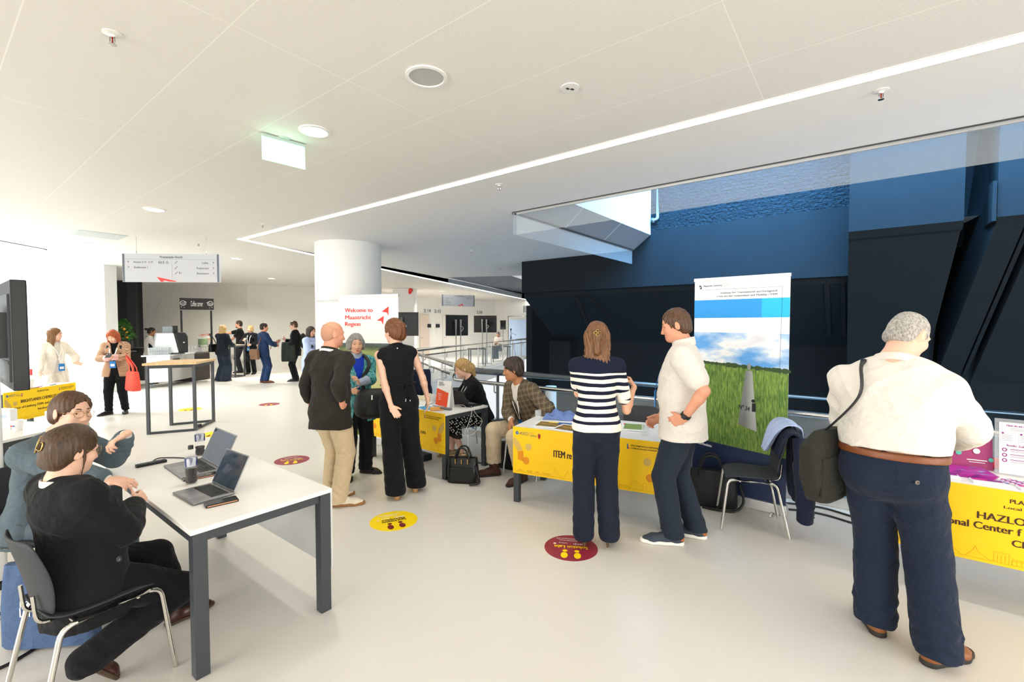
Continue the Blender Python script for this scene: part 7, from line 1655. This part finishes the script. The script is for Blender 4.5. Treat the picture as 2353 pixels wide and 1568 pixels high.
g_.loft(rows).build('body', M_bag, t, smooth=60); MB().box((.03, -.085, .12), (.22, .03, .15)).build('pocket', M_bag, t, bevel=.012); MB().box((-.02, -.10, .24), (.012, .012, .05)).build('zip_puller', M_steel, t)
MB().tube(spline([inv(Vector((e.x, e.y, e.z)) + Vector((-.10, 0, .12)), t), inv(p.W((-.02, .20, 1.12)), t), inv(p.W((-.10, .19, 1.28)), t), inv(p.sh[0] * .55 + p.nb * .45 + p.u * .07, t), inv(p.W((-.14, -.12, 1.2)), t)]), .02, 8, flat=((1, 0, 0), .25)).build('strap', M_blk, t, smooth=60)
# --- 14 woman in black jumpsuit
p = Person('woman in a sleeveless black jumpsuit with pinned up auburn hair seen from behind', B_(931, 1136), -24, h=1.70, w=1.05, sex='f', vox=.0062, skin=SK_l, pel=(-.055, 0, .975), side=-3, head=(-30, 6, 0), hands=((-.155, -.16, .93), (.27, .03, .87)), elb=((-1, -.25, 0), (1, -.6, 0)), feet=((-.11, -.06, .055), (.12, .06, .055)), toe=(-8, 22), hdir=((.45, -.45, -.75), (0, .1, -1)), palm=((-.35, -1, .15), (-.9, .2, 0)), curl=(.22, .3), shw=1.04)
p.bare(arm_bare=(1, 1)).eyes(H_auburn)
p.hair(H_auburn, 'updo', vol=.012, noise=(.005, 55), extra=lambda g, H, R, z: (g.ell(H((0, -.10, -.01)), R, (.062, .045, .075), .03), g.ell(H((.02, -.11, .05)), R, (.05, .035, .04), .02)), nape=-.085)
p.top(C_black, 'bodice', .010, 0, -.125, (1.0, 1.0), .0018, None); p.collar(C_black, .054, .05, 'stand_collar', tilt=.05, up0=-.012)
p.pants(C_black, off=.012, knee=.088, hem=.105, zend=.05, rise=.17, thigh=1.12, folds=.0032)
p.belt(C_black, .155, .018, .016); p.shoes(M_blk, M_cork, 'wedge', heel=.055, name='sandal', L=.95)
q = lambda a, b, c: p.W((a, b, c))
for nm, pts in (('bow_loop', [(0, -.135, 1.13), (-.035, -.15, 1.155), (-.05, -.15, 1.11), (-.03, -.15, 1.06), (0, -.137, 1.125)]), ('bow_loop', [(0, -.135, 1.13), (.03, -.15, 1.15), (.06, -.15, 1.11), (.055, -.15, 1.05), (.03, -.15, 1.06), (0, -.137, 1.12)]), ('bow_tail', [(0, -.137, 1.125), (-.012, -.15, 1.05), (-.015, -.15, 1.0)]), ('bow_tail', [(0, -.137, 1.125), (.02, -.15, 1.04), (.028, -.15, .99)])): p.strap([q(*v_) for v_ in pts], .006, C_black, nm, wpts=True)
for a in (-.015, .028): MB().cyl(q(a, -.15, 1.0), q(a, -.15, .975), .005, n=8).build('aglet', M_steel, p.root, org=p.base)
MB().ell(p.HP((.045, -.150, .045)), .016, n=10, m=6).ell(p.HP((.06, -.14, .04)), .010, n=10, m=6).build('hair_clip', mat('clip_grey', '5A5A62', .2, metal=.6), p.root, smooth=180, org=p.base)
for zz in (-.005, -.03): MB().ell(p.nb - p.F2 * .068 + p.up * zz, .007).build('button', mat('pearl', 'E9E4DA', .2), p.root, smooth=180, org=p.base)
# --- 15 seated blonde woman
p = Person('seated woman with blonde ponytail in a black top and dotted skirt typing on a laptop', (-.42, 5.98), -112, h=1.68, sex='f', vox=.0065, skin=SK_l, pel=(0, -.03, .53), lean=24, head=(4, 18, 0), neckf=.02, hands=((.05, .44, .80), (-.02, .36, .82)), elb=((-.8, -.4, -.5), (.9, -.3, -.4)), feet=((.16, .34, 0), (-.02, .26, 0)), knees=((.35, 1, .3), (0, 1, .5)), toe=(-10, 15), hdir=((.3, 1, -.1), (-.5, .7, .2)), palm=((0, 0, -1), (-.7, 0, -.7)), curl=(.4, .6), bust=1)
p.bare(legs_off=-.004).eyes(H_lbrown); p.hair(H_blond, 'bun', vol=.008, extra=lambda g, H, R, z: (g.ell(H((0, -.115, -.02)), R, (.05, .05, .055), .03), g.cone(H((0, -.13, -.03)), H((.01, -.125, -.13)), .045, .03, .03)), noise=(.005, 55)); p.top(C_black, 'top', .012, .30, .06, (1, 1), .003, None, 1.2)
g = SDF(); g.econe(p.pel - p.lo * .02, p.pel + p.lo * .1, p.X0, .185, .135, .15, .115, .03); m0 = (p.hips[0] + p.hips[1]) / 2; k0 = (p.kn[0] + p.kn[1]) / 2; sd = nrm(p.kn[1] - p.kn[0])
g.econe(m0, k0 + nrm(k0 - m0) * .03, p.r, .19, .11, .145, .10, .03); g.econe(k0, k0 - p.u * .16 - p.f * .02, p.r, .14, .09, .16, .10, .03); g.fold(wob(34, .004, 5, p.r)); g.cut(-p.u + p.f * .1, k0 - p.u * .15); job(g, .0065, 'skirt', C_dots, p.root, p.base)
g = SDF(); g.econe(k0 - p.u * .10, k0 - p.u * .20 - p.f * .02, p.r, .152, .092, .168, .104, .02); g.cut(p.u - p.f * .1, k0 - p.u * .148); g.cut(-p.u + p.f * .3, k0 - p.u * .19); g.fold(wob(60, .006, 8, p.r)); job(g, .0065, 'lace_hem', mat('lace', '2A1714', .8), p.root, p.base)
p.shoes(L_gold, L_gold, 'pump', heel=.0, name='shoe'); p.watch(1, M_blk); p.lanyard(M_lan, M_badge, badge=True, drop=.52)
# --- 16 seated man in brown check blazer
p = Person('seated dark haired man in a brown checked blazer and beige trousers', (.22, 5.30), -128, h=1.80, vox=.006, skin=SK_t, pel=(0, -.02, .54), lean=25, head=(30, 8, 0), neckf=.025, hands=(('W', *D(1222, 975, 4.98)), ('W', *D(1175, 965, 5.02))), elb=((-.9, -.3, -.3), (.8, -.3, -.5)), feet=((-.20, .30, 0), (.16, .42, 0)), knees=((-.25, 1, .4), (.2, 1, .4)), toe=(-10, 25), hdir=((.3, .9, -.1), (-.1, .4, -1)), palm=((0, .2, -1), (-.2, -1, -.2)), curl=(.35, .25))
p.bare().eyes(H_dark); p.hair(hairmat('hair_dark_gloss', '140D09', '4A382C'), 'short', vol=.016, noise=(.006, 55), front=.062, nape=-.085); p.top(C_plaid, 'blazer', .026, .90, .14, (1.1, 1.12), .006, (.34, .07, .04), 1.22, 26); p.top(C_white, 'shirt', .009, .965, .05, (1, 1), .0015, None, 1.05); p.collar(C_white, .062, .04)
p.pants(cloth('stone_trousers', 'C9B79A', .05), hem=.082, knee=.082, zend=.15, folds=.003); p.shoes(L_suede, M_soleb, 'shoe', L=1.08); p.lanyard(M_lan, M_badge, drop=.40)
for i in (0, 1): MB().lathe([(.055, -.012), (.0555, .02), (.052, .02)], p.an[i] + p.u * .03, 16).build('loafer_rim', L_suede, p.root, smooth=60, org=p.base)
# --- 17 woman in striped top
p = Person('woman in a navy and white striped top and wide dark trousers seen from behind', B_(1369, 1250), 4, h=1.64, sex='f', vox=.0058, skin=SK_f, pel=(0, 0, .965), lean=-2, head=(6, 5, 0), hands=((-.06, .34, 1.20), (.315, .15, 1.225)), elb=((-.2, -.3, -1), ('E', .235, .03, 1.055)), feet=((-.098, -.02, .08), (.098, -.02, .08)), toe=(-8, 20), hdir=((.3, .9, .1), (-.35, .45, .85)), palm=((0, 0, -1), (-.9, .2, -.3)), curl=(.5, .9), shw=1.02)
p.bare().eyes(H_brown); p.hair(hairmat('hair_golden_brown', '2E1C10', '95653A'), 'half', length=.26, vol=.010, noise=(.004, 80), side=.018, extra=lambda g, H, R, z: (g.ell(H((0, -.105, .075)), R, (.06, .04, .045), .02), g.cone(H((0, -.125, .03)), H((.0, -.115, -.12)), .026, .022, .02)))
p.top(C_stripe, 'striped_top', .011, .38, .06, (1.0, 1.02), .003, None, 1.22, 30, cuff=(.27, .385, mat('knit_white', 'EDE8DC', .9), 'cuff')); p.collar(mat('knit_white', 'EDE8DC', .9), .056, .02, 'neck_band')
p.pants(C_navy, off=.010, knee=.086, hem=.088, zend=.055, rise=.135, thigh=1.15, folds=.003); p.shoes(L_bronze, L_bronze, 'pump', heel=.08, name='pump', L=.92)
mb = MB(); [mb.tube([Vector(p.HP((x * .016 + .011 * math.cos(2 * PI * k / 12), -.152, .035 + y * .016 + .011 * math.sin(2 * PI * k / 12)))) for k in range(12)], .0035, 6, closed=True) for x, y in ((-1, 0), (1, 0), (0, 1), (0, -.8))]; mb.build('hair_clip', M_gold, p.root, smooth=180, org=p.base)
# --- 18 man in white polo
p = Person('tall man in a white polo shirt and dark jeans holding a glass on the table', B_(1566, 1241), -66, h=1.84, w=1.06, belly=.28, vox=.006, skin=SK_r, head=(-6, 14, 0), neckf=.015, hands=((-.245, -.02, 1.03), ('W', *D(1517, 962, 3.78))), elb=((-.55, -1, .05), (.5, -.8, -.4)), feet=((-.10, .06, 0), (.10, -.10, 0)), toe=(-12, 4), hdir=((.35, .8, -.4), (-.2, .8, -.5)), palm=((.8, -.35, .2), (-.8, .1, -.4)), curl=(.45, .55))
p.bare().eyes(H_brown); p.hair(H_brown, 'short', vol=.004, noise=(.004, 60), front=.092); p.top(C_white, 'polo_shirt', .018, .36, .15, (1.06, 1.08), .007, None, 1.45, 24); p.collar(C_white, .067, .06, tilt=.2, thick=.012, up0=.0)
p.pants(C_jean, off=.013, knee=.078, hem=.078, zend=.06, rise=.08, folds=.005); p.shoes(L_navy, M_sole, 'sneaker', L=1.06); p.watch(0, M_blk); p.lanyard(M_badge, M_badge, drop=.36)
for i in (0, 1): g = SDF(); o = p.an[i] - p.u * .085 * p.s; t_ = p.toe[i]; g.econe(o - t_ * .05 + p.u * .05, o - t_ * .03 + p.u * .05, nrm(np.cross(t_, p.u)), .037, .044, .040, .046, .01); g.cut(-p.u, o + p.u * .028); g.cut(p.u, o + p.u * .088); job(g, .005, 'heel_patch', L_tan, p.root, p.base, sub=p.shoe_jobs[i])
# --- 19 big man in white shirt
p = Person('large grey haired man in a white shirt and navy trousers seen from behind', B_(2066, 1478), 46, h=1.80, w=1.24, belly=.42, vox=.006, skin=SK_l, lean=5, head=(34, 30, 0), neckf=.045, shdrop=.075, shw=.94, hands=((-.14, .40, 1.12), (.18, .42, 1.06)), elb=((-.9, -.3, -.75), (1, -.2, -.75)), pel=(-.055, 0, .965), feet=((-.11, .05, 0), (.15, -.05, 0)), toe=(-22, 28), curl=(.5, .5))
p.bare().eyes(H_white); p.hair(H_white, 'short', vol=-.003, noise=(.0015, 140), front=.10); p.top(C_white, 'shirt', .020, .93, -.085, (1.0, 1.0), .009, None, 1.26, 20); p.collar(C_white, .068, .04)
p.pants(cloth('navy_chino', '1C2638', .15), off=.014, knee=.09, hem=.096, zend=.055, rise=.085, thigh=1.02, folds=.006); p.belt(L_brown, .050, .036, .024); p.shoes(mat('leather_cognac', '8A5226', .45, noise=(30, .25)), M_soleb, 'boot', L=1.05, wide=1.1); w19 = p
mb = MB(); c_ = p.pel + p.r * .12 - p.f * .165 - p.u * .03; mb.lathe([(.011, -.002), (.011, .002), (.006, .003), (.006, -.001)], tuple(c_), 14, Matrix.Rotation(PI / 2, 3, 'X')); mb.build('pocket_button', mat('horn', '6B6259', .5), p.root, org=p.base)
# his shoulder bag
e = D(1893, 1070, 2.62); rzb = math.radians(31); t = thing('laptop_bag', 'olive black shoulder bag hanging at the side of the large man in the white shirt', 'bag', (e.x, e.y, e.z - .21), rzb); rows = []
for f, wx, wy, sx in ((0, .10, .04, .07), (.05, .16, .055, .05), (.4, .19, .06, .0), (.82, .19, .05, -.015), (1., .13, .02, .03)): rows.append([Vector((math.copysign(abs(math.cos(a)) ** .4, math.cos(a)) * wx + sx, math.copysign(abs(math.sin(a)) ** .4, math.sin(a)) * wy, f * .42)) for a in [2 * PI * k / 28 for k in range(28)]])
M_olive = cloth('olive_canvas', '2B2B24', .12, weave=260); MB().loft(rows).build('body', M_olive, t, smooth=50, bevel=.004); MB().box((.0, -.055, .17), (.28, .02, .22)).build('pocket', M_olive, t, bevel=.01)
sh0 = p.sh[0] * .62 + p.nb * .38
pts = [inv(Vector((e.x, e.y, e.z + .20)), t), inv(Vector(sh0 - p.F2 * .185 - p.u * .12), t), inv(Vector(sh0 - p.F2 * .13 + p.u * .045), t), inv(Vector(sh0 - p.F2 * .02 + p.u * .088), t), inv(Vector(sh0 + p.F2 * .09 + p.u * .06), t), inv(Vector(sh0 + p.F2 * .16 - p.u * .12), t)]
MB().tube(spline(pts), .016, 8, flat=((1, 0, 0), .35)).build('strap', M_blk, t, smooth=60)
# --- 20 far seated man
b20 = D(1148, 800, 22.3); p = Person('far man with grey hair in a white shirt sitting behind the glass railing', (b20.x, b20.y), -150, h=1.75, vox=.013, skin=SK_f, pel=(0, 0, .60), lean=8, head=(0, 20, 0), hands=((-.1, .3, .85), (.1, .3, .85)), feet=((-.1, .4, .1), (.1, .4, .1)), knees=((0, 1, .5), (0, 1, .5)))
p.bare(); p.hair(H_grey, 'short'); p.top(C_white, 'shirt', .016, .93, .05, (1, 1), .003, None, 1.2); p.pants(C_navy, zend=.1); p.shoes(L_blk, M_soleb)
import time as _t; _t0 = _t.time(); run_jobs(); print('bodies', _t.time() - _t0)
# ================================================================= CAMERA AND LIGHT
cd = bpy.data.cameras.new('camera'); cam = bpy.data.objects.new('camera', cd); COL.objects.link(cam)
cam.location = (0, 0, EYE); cam.rotation_euler = (PI / 2 - TH, 0, 0)
cd.sensor_width = 36; cd.lens = 36 * F / 2353; cd.clip_start = .05; cd.clip_end = 200
SC.camera = cam
w = bpy.data.worlds.new('world'); SC.world = w; w.use_nodes = True
bg = w.node_tree.nodes['Background']; bg.inputs['Color'].default_value = (.93, .97, 1, 1); bg.inputs['Strength'].default_value = 1.0
def area(name, loc, target, sx, sy, power, col, spread=180):
    l = bpy.data.lights.new(name, 'AREA'); l.shape = 'RECTANGLE'; l.size = sx; l.size_y = sy; l.energy = power; l.color = col; l.spread = math.radians(spread)
    o = bpy.data.objects.new(name, l); COL.objects.link(o); o.location = loc
    o.rotation_euler = (Vector(target) - Vector(loc)).to_track_quat('-Z', 'Y').to_euler(); return o
p = UV(-.8, 6.8, 7.0); area('atrium_skylight', p, UV(-.8, 8.87, 6.2), 8.5, 1.2, 4600, (.17, .53, 1.0), 170)
area('left_skylight', (-12, 8, 5.2), (-10.3, 8.4, 0), 6, 5, 1350, (.86, .96, 1.0))
area('entrance_glazing', (-9, -3.5, 2.6), (-2, 5, .5), 9, 4, 900, (1.0, .95, .88))
area('right_fill', (6, -3.5, 1.3), (1.5, 4, 2.5), 8, 2.6, 360, (1.0, .94, .86))  # added fill lamp behind on the right, aimed up to brighten the ceiling
for px, py, e in ((723, 301, 25), (355, 481, 25), (545, 594, 90), (624, 640, 200), (470, 640, 200), (1016, 669, 260), (1100, 680, 200), (930, 668, 180)):  # downlight spots; those without a fitting are added to brighten the far end
    q = G(px, py, CZ); l = bpy.data.lights.new('downlight_and_fill_spot', 'SPOT'); l.energy = e * 2; l.spot_size = 2.7; l.spot_blend = 1.0; l.color = (1, .95, .86); l.shadow_soft_size = .1
    o = bpy.data.objects.new('downlight_and_fill_spot', l); COL.objects.link(o); o.location = q - Z * .03
vs = SC.view_settings; vs.view_transform = 'Standard'; vs.look = 'None'; vs.exposure = 0.30; vs.gamma = 1
try: vs.use_curve_mapping = False
except Exception: pass
cy = SC.cycles; cy.max_bounces = 6; cy.diffuse_bounces = 4; cy.glossy_bounces = 2; cy.transmission_bounces = 4; cy.transparent_max_bounces = 10
cy.caustics_reflective = False; cy.caustics_refractive = False; cy.sample_clamp_indirect = 6

cy.use_adaptive_sampling = True; cy.adaptive_threshold = .09; cy.adaptive_min_samples = 12; cy.use_light_tree = True
